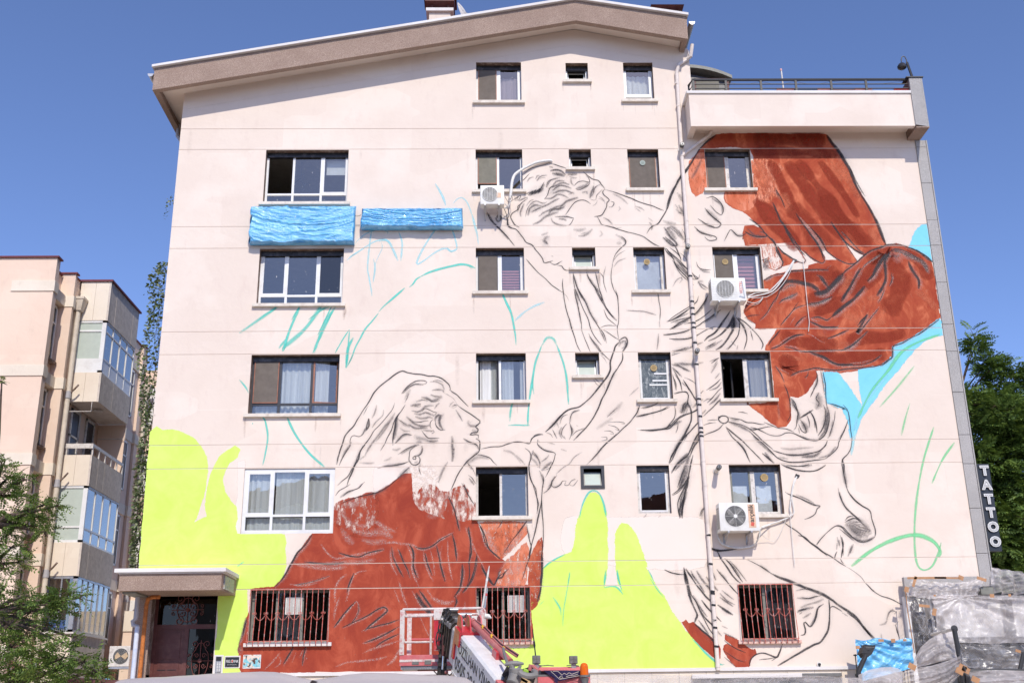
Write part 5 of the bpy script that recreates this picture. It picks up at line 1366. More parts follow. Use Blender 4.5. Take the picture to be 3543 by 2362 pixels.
 'M': '''35 70 274 1279 280 1290 282 1301 290 1310 298 1313
76 70 269 1273 273 1287 279 1301 281 1310
30 40 345 1251 348 1243 343 1237
55 50 302 1218 314 1212 326 1198
45 55 326 1193 336 1187 349 1190
66 30 330 1287 350 1276 369 1256
46 40 389 1245 401 1234
51 40 387 1251 402 1245 411 1237
55 60 422 1204 429 1193 426 1182
50 40 420 1217 432 1206
46 50 513 1292 518 1281
76 40 507 1270 517 1261
61 40 493 1256 500 1242
40 60 499 1231 512 1229 517 1224
101 30 458 1209 475 1201 492 1198
55 70 455 1162 469 1149 481 1138 489 1136 489 1146 477 1159 468 1176 459 1190
75 50 463 1176 475 1162 487 1149
85 40 498 1168 507 1154
30 50 474 1190 489 1176 498 1162
60 60 0 1233 18 1202 40 1178 55 1156
50 60 72 1269 84 1280
40 70 53 1219 54 1199 65 1188
85 35 142 1153 155 1147 147 1155 155 1164 162 1164
65 35 140 1169 153 1174 158 1177
90 28 223 1185 240 1182 256 1188
55 40 235 1166 250 1167 265 1177 273 1186
35 40 243 1171 258 1177
65 25 293 1182 298 1171 290 1163
75 30 333 1171 340 1163
75 45 340 1166 352 1157 357 1146
100 40 334 1146 347 1144
35 40 357 1103 337 1095 324 1079
54 50 221 1056 228 1024 239 992
49 50 254 1058 268 1034 289 1002
40 50 277 1061 281 1039
25 40 304 1082 298 1061 296 1047
65 55 463 1122 482 1105 502 1076 516 1057
30 35 472 1023 483 1041 496 1049 498 1044 490 1033
41 50 105 1322 113 1333 123 1336
61 70 131 1324 139 1336 146 1340 159 1341
51 60 128 1330 132 1339 139 1341
61 50 165 1367 175 1364
77 75 167 1354 185 1357 200 1351 207 1341
87 70 172 1347 190 1344 205 1338
87 70 213 1344 225 1344 239 1344
41 50 218 1338 228 1333 238 1333
51 60 156 1305 161 1316 169 1327 187 1331
66 55 171 1307 184 1324 204 1324
61 50 161 1302 179 1310 199 1319 217 1313
51 60 171 1296 189 1310 204 1310 222 1302
61 50 173 1288 191 1296 209 1296 224 1288
46 60 97 1285 112 1291 122 1291 135 1296 148 1302
91 70 110 1282 122 1291 138 1296 151 1316
45 50 102 1252 112 1266 122 1271
50 60 82 1266 97 1274 107 1277
50 60 88 1221 86 1232 91 1246 97 1260
65 55 106 1224 112 1246 127 1254 142 1252
61 50 112 1257 127 1266 145 1260 157 1263
55 55 116 1235 137 1246 155 1254 178 1268 190 1274
60 50 134 1221 146 1232 162 1240 182 1249 197 1254
75 50 118 1199 136 1207 151 1221 169 1229 187 1235
65 60 159 1227 169 1240 190 1243 202 1249
65 60 184 1240 197 1254 208 1265 223 1271 239 1276
45 60 176 1221 191 1221 209 1221 221 1217
70 65 186 1215 201 1213 206 1209
55 50 166 1218 171 1206 186 1198 206 1195
102 55 234 1302 244 1304 260 1310 268 1321
46 50 222 1333 222 1319 229 1310
66 50 249 1290 262 1293 263 1285
56 40 224 1293 229 1285
41 40 213 1285 224 1290 211 1293
51 50 150 1274 168 1274 186 1285 201 1282 213 1274
151 16 111 1235 132 1246 152 1257
152 16 158 1285 178 1293 204 1293
153 16 174 1344 205 1344
34 50 203 946 210 915 214 902
29 50 223 1011 229 971 234 925
64 50 235 1008 249 982 260 950 276 924
53 60 280 909 287 896 293 878
48 60 255 891 269 868 287 840
59 50 284 1002 293 979
63 50 327 863 332 873 344 878 344 865 334 858
53 40 319 805 301 772 288 743
38 50 379 703 405 709
33 60 363 681 392 687
95 20 290 684 315 703 330 720
43 35 347 735 360 747 372 757
118 18 263 652 285 667 304 679
61 50 383 648 426 651 455 663
61 40 450 668 469 670
119 45 471 690 484 712 494 716
34 60 457 816 474 814 487 803 499 798
34 60 456 809 470 796 481 783
72 30 474 821 500 816
39 60 454 929 479 939 509 952
39 60 457 908 475 916 493 926 508 933
49 60 440 894 464 896 489 900 506 905
48 50 459 844 476 852 503 862
34 50 471 926 508 931
34 50 350 960 375 958 394 957 411 952 426 947
34 50 433 931 433 913
29 50 429 898 426 872 422 854
66 40 148 656 167 675 182 689
33 70 200 670 203 689 210 697 223 700
57 50 200 665 205 648 201 634
47 50 179 658 173 643 178 629
52 40 160 660 167 668 171 656
42 40 214 662 219 660
56 50 -26 600 -42 583 -59 564
33 40 -96 711 -92 718 -85 724
52 60 -89 711 -82 716 -76 713
33 50 -80 704 -70 687 -63 674
80 35 -49 677 -48 665 -35 662 -23 664
84 40 -40 652 -31 650 -26 651
56 60 -42 646 -28 644
70 35 -61 631 -47 621 -31 616 -25 604
52 70 -210 746 -196 761 -180 769 -161 768 -153 772
80 25 -205 729 -198 744 -191 756
43 40 -144 775 -128 775 -113 767 -109 758 -110 749
47 45 -139 753 -128 755 -113 753 -109 748
52 50 -142 743 -132 738 -120 737 -113 739
71 50 -165 736 -151 734 -139 726 -130 728 -113 736
57 45 -177 724 -163 729 -148 726
80 65 -191 714 -177 717 -165 718
56 50 -188 702 -172 699 -162 704 -155 712 -146 714 -134 714
52 50 -181 695 -167 692 -153 697 -141 692 -132 689
57 50 -132 706 -127 714 -120 721
56 50 -179 687 -162 682 -143 685 -136 682
61 55 -200 687 -190 678 -178 668 -164 663 -150 663 -141 665
56 55 -195 668 -178 658 -162 658 -148 658
80 40 -216 678 -204 668 -190 661
56 40 -215 659 -204 651 -190 651
70 70 -131 675 -127 687 -117 689 -120 677 -117 663 -110 653
70 50 -159 653 -148 651 -136 651
140 40 -175 634 -161 632 -147 627 -133 624 -122 627
140 25 -180 641 -166 625 -180 615
56 50 -226 620 -213 635 -201 642 -187 640
70 40 -233 606 -221 604 -212 608
79 45 -212 594 -198 603 -182 613 -168 617
56 50 -161 615 -161 601 -168 591 -179 589
69 50 -179 572 -170 575
46 50 -165 572 -165 561
79 45 -257 564 -225 567 -202 571
102 45 -190 561 -204 547 -218 535
92 30 -238 519 -260 503 -292 495
79 35 -311 574 -290 572 -274 573
60 35 -311 581 -295 592
60 30 -253 578 -239 582 -234 587
56 50 -303 616 -314 593 -324 562 -335 534
80 50 -221 685 -225 659 -229 630
56 45 -228 697 -235 683 -251 664 -264 645 -278 626 -289 609 -298 592
47 40 -237 678 -255 649 -273 625
38 40 -273 717 -277 698 -284 683
42 45 -256 705 -258 690 -274 674 -283 659
61 50 -291 683 -293 664 -302 650 -308 640
46 50 -333 626 -335 616 -346 600 -353 586
59 50 -354 490 -338 501 -320 508
55 60 -311 513 -302 523
70 50 -89 638 -87 624 -88 610
79 60 -89 622 -87 607 -86 591 -88 574
56 40 -98 574 -107 560 -114 544 -121 523
102 30 -49 569 -35 581 -17 585 2 580
56 60 -50 567 -40 555
46 60 -47 534 -35 517
46 50 -61 522 -49 496
70 25 35 601 53 597 67 585 78 568
47 30 67 589 88 565
37 50 105 599 116 587 125 567
56 40 121 615 133 603 156 596
51 50 127 572 141 582 146 589
70 60 127 551 141 563 153 572
33 40 142 620 154 617 161 615
47 40 175 603 189 598
33 40 280 609 263 590 248 574
28 40 226 595 207 583 195 567 180 558 161 541
60 50 159 537 149 518 140 504
42 40 151 513 163 511 175 520
32 40 198 525 210 529
37 50 122 551 129 532 131 509
32 50 123 467 115 430 105 394
33 50 99 570 97 551 101 530
33 50 109 601 104 589 99 570
51 50 104 594 116 584 123 570 122 556
70 30 100 584 113 572 120 558
37 60 88 426 74 408 60 390
41 50 92 408 96 390
67 50 18 292 25 314 32 319
32 60 367 435 372 439 375 444
41 40 402 435 409 441
70 60 485 581 465 565 448 548
93 60 483 560 473 539 462 517 454 499
56 60 475 496 461 459 456 436
75 60 481 1092 497 1073 513 1057 527 1043
35 60 516 1094 520 1084
55 50 544 1073 556 1065 571 1063
54 70 537 1035 551 1027 563 1017
54 70 539 1038 546 1022 558 1014
74 40 537 1038 552 1038
39 60 461 926 483 934 506 939 526 949
64 50 558 990 542 964 521 944
74 50 585 954 564 938 544 925
53 50 463 882 497 883 527 892
34 60 609 948 593 923 571 897
147 55 626 940 619 917 632 927
73 60 633 938 646 914 651 891
58 50 610 866 595 853
63 50 577 871 556 861 544 854
49 50 589 879 574 871
29 60 627 866 623 853
34 50 579 833 566 828 551 823
29 50 573 826 560 808
53 50 461 852 491 854 515 864 540 874
72 40 464 819 488 816 517 817 537 821
43 60 459 814 476 811 492 803 504 796
43 60 459 809 470 796 477 786
48 60 480 769 489 759
39 50 573 821 559 800 554 793
38 50 576 793 563 778
38 60 579 770 566 755 546 748
48 60 574 741 559 723 543 711
48 50 530 726 515 716 502 704
48 50 573 726 557 709
43 50 552 726 540 726 530 719
119 50 481 702 489 716 491 704
34 60 649 953 655 964 663 977
34 50 650 940 666 927 678 922
63 50 819 789 816 766 805 749
34 60 829 799 831 771 832 734
144 40 816 741 817 724 815 709 805 699
96 60 748 727 753 712 759 693
48 40 844 709 862 699
71 50 440 658 460 665 474 671
142 50 473 692 481 702 486 709
61 60 493 663 477 636 459 610 443 579
48 60 535 699 523 687
80 60 522 641 504 619 493 598
61 70 483 591 466 574 451 560
80 60 488 586 477 562 466 539 455 513
61 60 479 534 468 501 458 473 456 439
70 70 470 529 459 508 452 497
57 40 593 674 616 671
81 50 590 667 615 657 640 642
71 60 806 624 822 641 831 665 835 689
62 50 760 632 783 622 806 621
61 60 603 621 618 604 628 582
71 50 646 632 670 606 692 584
80 50 722 584 755 584 789 588
71 60 759 579 790 581 810 593
56 50 801 576 826 583 847 604
71 40 847 672 840 645 828 624
57 30 710 601 733 598 757 600 792 602
70 40 703 579 726 574
80 60 671 591 681 575 692 564
61 50 713 560 738 548 765 543
61 50 757 555 783 559
70 50 858 554 859 526 861 502
143 60 768 668 776 653 777 639
72 50 758 705 763 685 756 663
119 60 836 704 831 677 821 648
33 35 607 523 608 507
33 50 736 487 759 477 778 466
61 40 842 493 848 465 862 444
162 45 849 417 860 405 872 393 882 380
46 40 843 401 860 384 877 373
55 50 825 385 828 364
46 40 859 362 851 346
69 50 521 459 511 454 503 438
115 35 508 447 505 431
68 70 473 303 488 281 500 259
54 60 473 254 486 228 503 204
45 60 472 310 481 287
45 60 555 336 572 318 586 295
32 60 564 333 581 313 601 284
50 60 539 307 556 284
59 70 513 334 513 320 523 302 529 287
59 60 485 310 495 292 510 272 522 258
50 70 507 296 519 278 532 263
32 60 541 265 553 254 568 242
45 60 536 258 552 240 570 231
45 70 535 249 552 236 565 227
67 60 538 223 559 210
45 60 498 234 517 210
45 60 482 198 494 180 506 161
40 60 521 176 533 161
31 60 535 184 548 178
36 60 538 169 555 160 570 154
59 50 636 321 657 303
46 50 824 371 820 355
37 40 858 366 848 346
31 50 817 211 830 202
32 50 714 261 735 265 757 262
45 50 715 245 742 243 765 248
67 40 722 223 741 230 764 236 778 242
58 60 712 212 730 219 753 223
45 50 724 199 738 206 745 210
54 60 762 221 753 199 740 182
263 42 858 428 867 411 883 396 899 384
176 40 881 431 896 408 906 390
76 60 864 385 881 375 898 376 914 384
58 50 829 379 829 359
52 50 862 368 852 350 845 339
46 60 919 193 927 209 936 215 944 210 938 206
62 35 901 182 915 185 922 196
45 60 937 179 941 184 947 190
45 50 903 163 902 149
112 60 939 1415 960 1370
74 40 573 1391 556 1355 540 1330
109 40 574 1241 590 1221 607 1201
80 50 560 1202 592 1188
66 50 591 1273 615 1253 615 1229
65 50 544 1182 583 1162
80 40 635 1182 651 1166 670 1170
58 50 678 1185 695 1166 720 1164
59 60 761 1297 769 1269
94 40 461 1182 483 1190 503 1163
87 50 469 1190 488 1155
72 50 497 1182 513 1147
88 35 500 1290 517 1262
87 35 494 1242 514 1222
73 50 502 1254 515 1226
55 70 708 1040 732 1052
65 60 710 1085 721 1096 711 1077 722 1080 711 1069
74 60 836 1005 859 1005 877 1018 900 1042 914 1055
64 70 745 984 771 995 792 1005
54 60 753 1013 774 1026 789 1024
64 70 813 971 843 977 874 991
151 50 1048 1113 1057 1105 1070 1108
63 70 894 853 917 864 938 882
46 60 -559 215 -561 196 -566 170 -572 154
98 60 -568 154 -570 138''',
 'T': '''81 85 -31 1077 -48 1085 -67 1088 -88 1084 -116 1077 -147 1067 -169 1056
62 80 -166 1057 -181 1048 -190 1034 -199 1026
62 80 -210 1024 -227 1008 -245 991 -263 974 -275 959
55 85 -275 956 -292 933 -307 914 -318 891 -330 866 -338 840 -346 822
67 70 -388 966 -402 934 -413 908 -424 879
49 80 -393 976 -408 940 -425 898
43 75 -346 914 -363 885 -380 850
49 75 -346 911 -348 875 -351 822
68 85 35 1013 47 983 59 954 65 921 69 892 70 869
43 60 -427 958 -409 969 -391 978
93 35 -48 1084 -39 1075
71 60 52 673 54 695 58 715 64 725
52 75 47 663 68 664 87 663 101 663
61 80 96 661 97 690 101 727 106 759 112 794 118 824 128 851 136 872
38 60 112 794 110 764 112 741
72 55 136 869 144 884 153 889 165 884 172 866
72 80 172 869 179 848 188 818 194 783 196 743 197 714
29 70 -573 671 -572 674
37 80 -576 939 -560 954 -542 965 -525 980
54 80 -492 939 -485 954 -477 968 -472 980
49 60 -451 939 -436 952 -423 962 -409 973 -389 979
49 70 -401 938 -395 955 -390 963
48 75 -612 784 -604 775 -595 764 -587 750
48 70 -556 694 -549 689 -543 679 -539 671
36 80 -490 688 -486 681 -482 670
49 75 -511 856 -510 868
37 70 -502 868 -510 856
37 80 -436 851 -430 865 -429 867
32 80 -379 852 -374 867
36 80 -353 813 -349 835 -347 867
37 60 -336 846 -343 828 -351 812
97 60 -620 905 -568 945 -527 976
97 80 -509 857 -496 910 -474 974
108 70 -510 864 -458 915 -417 979
86 70 -433 852 -410 927 -384 973
63 70 -544 686 -534 642 -537 599 -542 569
74 85 -489 685 -466 642 -432 598 -394 564
75 80 -351 812 -348 863 -336 892
75 70 -520 864 -505 887
71 80 -586 331 -572 341
55 75 215 436 221 462 231 485 241 498 253 501 264 494 272 475 276 456 278 438
41 75 124 318 140 331 159 342 179 351
45 70 273 314 271 294 267 279
59 70 299 314 301 294 305 279
36 60 188 310 185 291 183 280
36 70 372 313 378 300 384 284
57 70 124 317 138 329
52 75 267 273 281 276 294 275 304 266 310 257
41 70 267 274 269 297 272 312
41 70 298 312 302 289 308 266
31 50 188 309 183 282 177 252 171 222 168 188
56 60 147 253 156 240 163 227 165 212
31 40 115 235 126 245
58 80 464 157 478 142 493 125 507 112 524 99 535 99
36 60 376 293 382 282 392 266 405 249''',
 'S': '''57 70 -136 1318 -125 1298 -115 1277 -108 1254
38 60 -89 1259 -80 1271 -67 1277 -54 1266 -45 1245 -39 1224
51 70 -39 1228 -32 1196 -26 1169 -23 1141
44 65 -299 1184 -302 1153 -305 1112 -306 1078 -302 1055 -295 1018 -293 1002
31 60 -342 1146 -327 1163 -309 1177 -287 1185 -268 1185 -255 1177
43 65 -353 1109 -329 1126 -311 1139 -289 1153 -267 1158 -255 1153 -242 1129 -229 1098
56 60 -280 1153 -261 1156 -245 1142
31 50 -274 1153 -270 1136 -279 1112 -287 1088 -291 1038
37 55 -292 1105 -287 1078 -291 1041
50 60 -229 1180 -220 1152 -220 1125 -222 1098
31 50 -256 1190 -258 1173
44 65 -130 1193 -145 1169 -164 1135 -179 1101 -179 1089 -160 1101 -139 1118 -117 1131 -104 1133 -95 1125 -79 1131 -83 1159 -92 1190
50 60 -104 1133 -92 1123 -81 1131
56 60 144 983 118 973 93 957 68 934
30 60 -331 1122 -346 1114 -360 1100
75 70 907 669 891 620 881 582
66 60 997 786 922 702 893 642''',
 'G': '''75 70 1093 651 1055 564 1026 469 1010 386 1007 324 1020 306 1042 314 1061 344 1072 370
124 85 851 316 901 351 956 376 1010 388 1050 375 1067 349 1060 334
75 70 1139 612 1103 569 1069 511
77 50 1066 808 1015 752 965 702
65 60 1042 712 1026 674 1010 630
100 75 1143 891 1085 871 1037 843 999 797 948 741 908 674''',
 'C': '''23 80 -54 418 -47 400 -42 384 -36 366 -27 350 -18 333 -11 319
59 55 708 1176 723 1171 727 1163 712 1160 692 1163 673 1172
59 55 727 1163 742 1152 749 1138 748 1122 755 1105 762 1089 757 1076 741 1068
52 55 752 1135 763 1119 777 1108 791 1097 806 1089 817 1086 821 1094 812 1105
52 55 776 1176 787 1160 801 1141 812 1130
52 55 819 1122 832 1105 846 1094 863 1086 871 1092 872 1102 862 1124
52 55 837 1173 845 1160 859 1140 862 1124
52 55 852 1176 865 1157 874 1140 879 1121 895 1105 914 1091 938 1083 955 1088 950 1102
52 55 915 1173 927 1148 937 1124 950 1102
52 55 922 1176 936 1159 949 1140 965 1121 981 1110
59 55 709 1039 727 1049 743 1054 763 1057 783 1064 819 1066 849 1067 878 1066
96 55 710 1037 733 1049
59 55 706 1095 719 1097 727 1103
111 55 711 1082 722 1093 713 1074 723 1077 712 1066
66 55 912 1053 926 1067 948 1083 967 1099 984 1112 1000 1122 1021 1128 1042 1136 1063 1138 1082 1134 1099 1125 1118 1117 1134 1106 1152 1087
125 55 838 1001 861 1001 879 1014 902 1038 916 1052
177 55 836 997 864 1002 883 1018 903 1037 917 1053
148 55 750 1007 756 1022 767 1032 787 1033 812 1027 831 1022 845 1011 846 1001
51 55 731 978 743 1002 749 1017 760 1033
47 55 687 929 706 947 720 968 734 991
51 55 740 975 754 986 771 991 792 1001
110 55 747 981 773 992 793 1002
96 55 754 1011 775 1024 790 1021
104 55 852 1047 863 1034 874 1015
66 55 845 1054 857 1048 866 1038
66 55 809 972 824 974 844 977 860 982 881 994
110 55 815 968 845 974 876 989
47 55 740 916 762 941 778 959 794 967 811 971
141 55 970 1019 952 1000 936 985 917 969 892 951 874 935
58 55 872 938 859 930 840 938 820 935
127 55 965 1070 953 1054 941 1035 932 1019 917 998 903 977
59 55 925 1014 916 1000 907 987
112 55 1049 1119 1030 1092 1027 1065 1024 1038 1013 1017 996 993
127 55 1035 1110 1017 1086 1002 1064 993 1048 976 1033
59 55 1019 1110 997 1096 975 1080 963 1067
165 55 1050 1117 1069 1114 1086 1106 1105 1098 1124 1087 1134 1071 1137 1055
52 55 1048 1126 1073 1123 1099 1109 1122 1093
119 55 1090 1088 1095 1067 1103 1051 1110 1032 1106 1011
240 55 1053 1107 1062 1099 1074 1101
65 55 710 854 725 859 743 869 761 881 779 889 799 891
58 55 744 859 763 856 780 848 801 846 831 848 860 849 889 850 910 858 931 873 947 888 961 901
109 55 895 850 919 861 940 879
109 55 807 844 826 836 844 829 858 818 874 811 891 809 913 810
58 55 873 812 899 809 928 809 948 814 966 822 988 837
57 55 752 783 772 793 794 798 816 802 840 800 869 797 893 799 923 802 947 804 972 806 987 814
66 55 1147 931 1134 920 1115 908 1093 892 1067 879 1043 867 1022 859 1018 852 1015 831 1003 821 982 806
124 55 944 912 935 894 965 943
66 55 967 945 950 929 936 914
58 55 995 961 978 942 961 922 947 906 933 893
95 55 815 927 829 919 845 911 862 908 887 909
95 55 777 911 788 924 799 934 809 940
65 55 856 881 879 888 897 896 913 904
48 55 1040 1059 1040 1040 1030 1021
44 55 1017 1014 1007 992 994 974
34 80 861 931 842 939 819 935 831 929 846 931
35 70 992 978 1009 999 1019 1014
29 80 880 911 888 916 880 908
40 70 1136 1056 1130 1067 1127 1078
35 70 973 1031 990 1046 1002 1062 1015 1084
29 70 801 896 817 890 833 877 847 870
34 70 709 858 727 865 748 880 771 891
34 60 744 863 768 860 786 851
34 70 805 844 828 834 851 819 870 811
34 70 933 897 955 920 978 946 998 967
35 70 811 971 793 968 777 958 761 940 744 922
24 70 763 916 769 927 781 942
24 70 717 809 728 802 749 789
50 55 716 810 728 791 733 776 735 766
29 70 798 799 794 784 788 774
39 60 886 811 911 816 936 818 963 826
39 60 917 867 939 884 958 900
35 60 726 1101 715 1088
25 60 1044 1057 1039 1036
30 60 961 1079 946 1057 934 1033
30 60 887 1082 873 1071
85 55 -415 401 -430 376 -446 359 -459 336 -471 313 -483 293
59 55 -496 281 -484 294
83 55 -558 213 -560 193 -565 168 -570 152
63 55 -555 210 -560 188 -562 172
161 55 -566 150 -568 134
60 55 -97 490 -83 462 -76 438 -69 407
34 80 -56 418 -49 398 -42 384 -29 357
65 55 -48 417 -43 383 -42 356 -48 329
88 70 -315 424 -295 421 -271 431 -254 420 -233 407
136 70 -318 411 -287 404 -253 407 -226 393
102 60 -300 390 -273 383 -239 386
149 60 -349 418 -334 394 -317 380
54 70 -395 381 -380 361 -360 347 -333 350 -299 357 -266 363
60 55 -353 359 -332 352 -305 349 -278 358 -245 365
54 80 -246 380 -226 383 -205 379 -181 376 -164 367 -137 368
60 55 -174 371 -153 366 -130 374 -113 387 -86 400
41 80 -131 378 -110 392 -83 405
65 55 -228 371 -224 348 -213 324 -199 301
41 80 -232 366 -228 332 -214 306
60 55 -211 364 -200 337 -190 317 -183 297
34 80 -215 369 -205 346
85 55 -187 377 -177 357 -176 323 -165 297
41 80 -193 376 -181 349 -180 315 -163 279
34 80 -154 362 -151 338 -140 308 -130 292
60 55 -150 357 -143 330 -132 304
34 80 -137 362 -130 331 -127 305
65 55 -123 373 -116 347 -112 323 -102 290
34 80 -97 388 -97 358 -93 324 -86 294
65 55 -86 400 -79 370 -75 336
31 80 -110 375 -117 345
75 55 -62 329 -62 302 -68 273 -82 253
34 80 -66 317 -66 281
75 55 -28 349 -35 312 -45 286 -61 263
84 55 -78 256 -75 243 -80 230
87 80 -136 256 -116 246 -96 242 -83 248
40 80 -146 275 -133 256
64 55 -432 338 -399 334 -365 332 -338 335
87 70 -453 335 -413 328 -372 324 -332 327
87 60 -393 334 -353 337 -305 337 -265 343
101 60 -299 347 -266 360 -246 369
54 55 -450 286 -423 290 -397 297 -371 306
40 70 -464 289 -431 285 -397 291
47 80 -356 245 -357 274 -348 297 -331 310
40 80 -285 318 -308 313 -321 294 -326 267 -332 248
46 70 -357 206 -355 229 -346 258
59 55 -314 312 -323 289 -329 266
40 80 -357 190 -338 212 -319 235 -306 248 -302 228 -311 206
59 55 -308 246 -321 233 -337 214 -356 189
54 55 -302 243 -301 220 -317 198
59 55 -336 188 -310 201 -281 214 -255 229 -241 233 -235 226 -248 213 -267 197 -286 181
46 70 -294 180 -274 192 -248 215 -239 234 -262 231
59 55 -283 185 -260 191 -234 197 -208 205
58 55 -286 154 -263 162 -240 171 -207 190
53 70 -290 154 -260 166 -234 179
58 55 -259 146 -240 159 -207 174
46 60 -286 135 -260 144 -227 153 -207 159
46 70 -350 104 -324 113 -292 116 -259 119 -233 125
59 80 -233 106 -220 115 -210 131 -204 144
33 70 -289 132 -273 141
73 55 -446 148 -455 129 -467 110
63 55 -417 151 -422 126 -424 107
33 70 -476 137 -491 118 -509 100
33 70 -479 134 -474 115 -487 103
33 70 -456 131 -467 106
33 70 -440 137 -448 115
33 70 -424 143 -433 124
144 55 -167 262 -157 242 -143 226 -130 209
40 80 -180 272 -166 249 -152 226
40 80 -210 292 -200 260 -189 233
33 80 -220 273 -206 240
33 80 -149 256 -136 233
74 55 -162 270 -145 247 -128 224
40 80 -56 245 -59 222
33 70 -162 217 -149 188 -135 162
65 55 -23 423 -14 403 -8 376 6 359 26 342
34 80 -22 418 -12 384 -2 367 18 347
137 60 -8 411 5 377 19 357
136 60 32 350 60 377 80 407
101 60 22 310 39 333 59 350
65 55 -18 329 -11 312 2 292 12 280 22 298 36 308
168 50 32 303 55 316 86 329
168 50 38 283 68 290
75 55 125 354 124 307 120 271 112 241
34 80 127 349 123 302
75 70 -264 434 -247 420 -219 406
150 60 -344 469 -317 476 -290 482
102 60 -347 459 -336 435 -315 428
82 60 -285 427 -268 448
89 60 -166 467 -152 488 -139 509
103 60 -135 474 -125 495 -118 509
137 60 -111 467 -98 502
137 50 -148 443 -125 446 -108 464
103 60 -77 484 -56 494
151 50 -63 456 -46 477
54 55 -148 238 -135 219 -128 209''',
}
def spline(p, step=.04):
    'Catmull-Rom through the points, resampled'
    if len(p) < 3:
        n = max(2, int((Vector(p[0])-Vector(p[-1])).length/step)); return [Vector(p[0]).lerp(Vector(p[-1]), i/n) for i in range(n+1)]
    q = [Vector(a) for a in p]; q = [q[0]*2-q[1]]+q+[q[-1]*2-q[-2]]; out = []
    for i in range(1, len(q)-2):
        a, b, c, d = q[i-1:i+3]; n = max(1, int((c-b).length/step))
        for k in range(n):
            t = k/n; out.append(.5*((2*b)+(c-a)*t+(2*a-5*b+4*c-d)*t*t+(3*b-a-3*c+d)*t*t*t))
    out.append(q[-2]); return out
def smooth_poly(p, step=.12):
    n = len(p); out = []
    for i in range(n):
        a, b, c, d = (Vector(p[(i+k) % n]) for k in (-1, 0, 1, 2)); m = max(1, int((c-b).length/step))
        for k in range(m):
            t = k/m; cr = .5*((2*b)+(c-a)*t+(2*a-5*b+4*c-d)*t*t+(3*b-a-3*c+d)*t*t*t); ln = b.lerp(c, t)
            out.append(cr*.6+ln*.4)
    return out
holes = [(w[0]-.005, w[1]+.005, w[2]-.005, w[3]+.005) for w in W.values()]
def cut_holes(bm):
    zs = [z+s*GH for z in GR for s in (-1, 1)]
    xs0 = [v.co.x for v in bm.verts]; zs0 = [v.co.z for v in bm.verts]
    bx = (min(xs0), max(xs0), min(zs0), max(zs0))
    def bis(co, no):
        bmesh.ops.bisect_plane(bm, geom=list(bm.verts)+list(bm.edges)+list(bm.faces), plane_co=co, plane_no=no, dist=1e-6)
    for z in zs:
        if bx[2] < z < bx[3]: bis((0, 0, z), (0, 0, 1))
    hit = [h for h in holes if h[0] < bx[1] and h[1] > bx[0] and h[2] < bx[3] and h[3] > bx[2]]
    for h in hit:
        for x in h[:2]:
            # only the faces level with this window need cutting
            fs = [f for f in bm.faces if min(v.co.z for v in f.verts) < h[3] and max(v.co.z for v in f.verts) > h[2]]
            g = set(fs); 
            for f in fs: g.update(f.edges); g.update(f.verts)
            bmesh.ops.bisect_plane(bm, geom=list(g), plane_co=(x, 0, 0), plane_no=(1, 0, 0), dist=1e-6)
        for z in h[2:]:
            fs = [f for f in bm.faces if min(v.co.x for v in f.verts) < h[1] and max(v.co.x for v in f.verts) > h[0]]
            g = set(fs)
            for f in fs: g.update(f.edges); g.update(f.verts)
            bmesh.ops.bisect_plane(bm, geom=list(g), plane_co=(0, 0, z), plane_no=(0, 0, 1), dist=1e-6)
    dead = []
    for f in bm.faces:
        c = f.calc_center_median()
        if any(abs(c.z-z) < GH for z in GR) or any(h[0] < c.x < h[1] and h[2] < c.z < h[3] for h in hit) or c.x < BX0+.002 or c.x > BX1-.002 or c.z < ZB+.005: dead.append(f)
    bmesh.ops.delete(bm, geom=dead, context='FACES')
def finish(name, bm, mat, parent, label=None):
    for f in bm.faces:
        f.normal_update()
        if f.normal.y > 0: f.normal_flip()
    me = bpy.data.meshes.new(name); bm.to_mesh(me); bm.free(); me.materials.append(MATS[mat])
    o = bpy.data.objects.new(name, me); COL.objects.link(o); o.parent = parent; o.matrix_parent_inverse = parent_inv(parent)
    if label: o['label'] = label
    return o
FL = {'lime_paint': 'lime green field of the mural', 'brick_red_paint': 'brick red field of the mural', 'dry_brushed_red': 'dry brushed red edge of the mural', 'mottled_red_paint': 'mottled red drapery and wing of the mural', 'thin_orange_wash': 'thin orange wash on the mural',
      'cyan_paint': 'sky blue field of the mural', 'white_patch_paint': 'white repair patch on the plaster'}
def jitter(a, k): return a+Vector((noise.noise((a.x*3, a.y*3, k)), noise.noise((a.x*3, a.y*3, k+9))))*.025
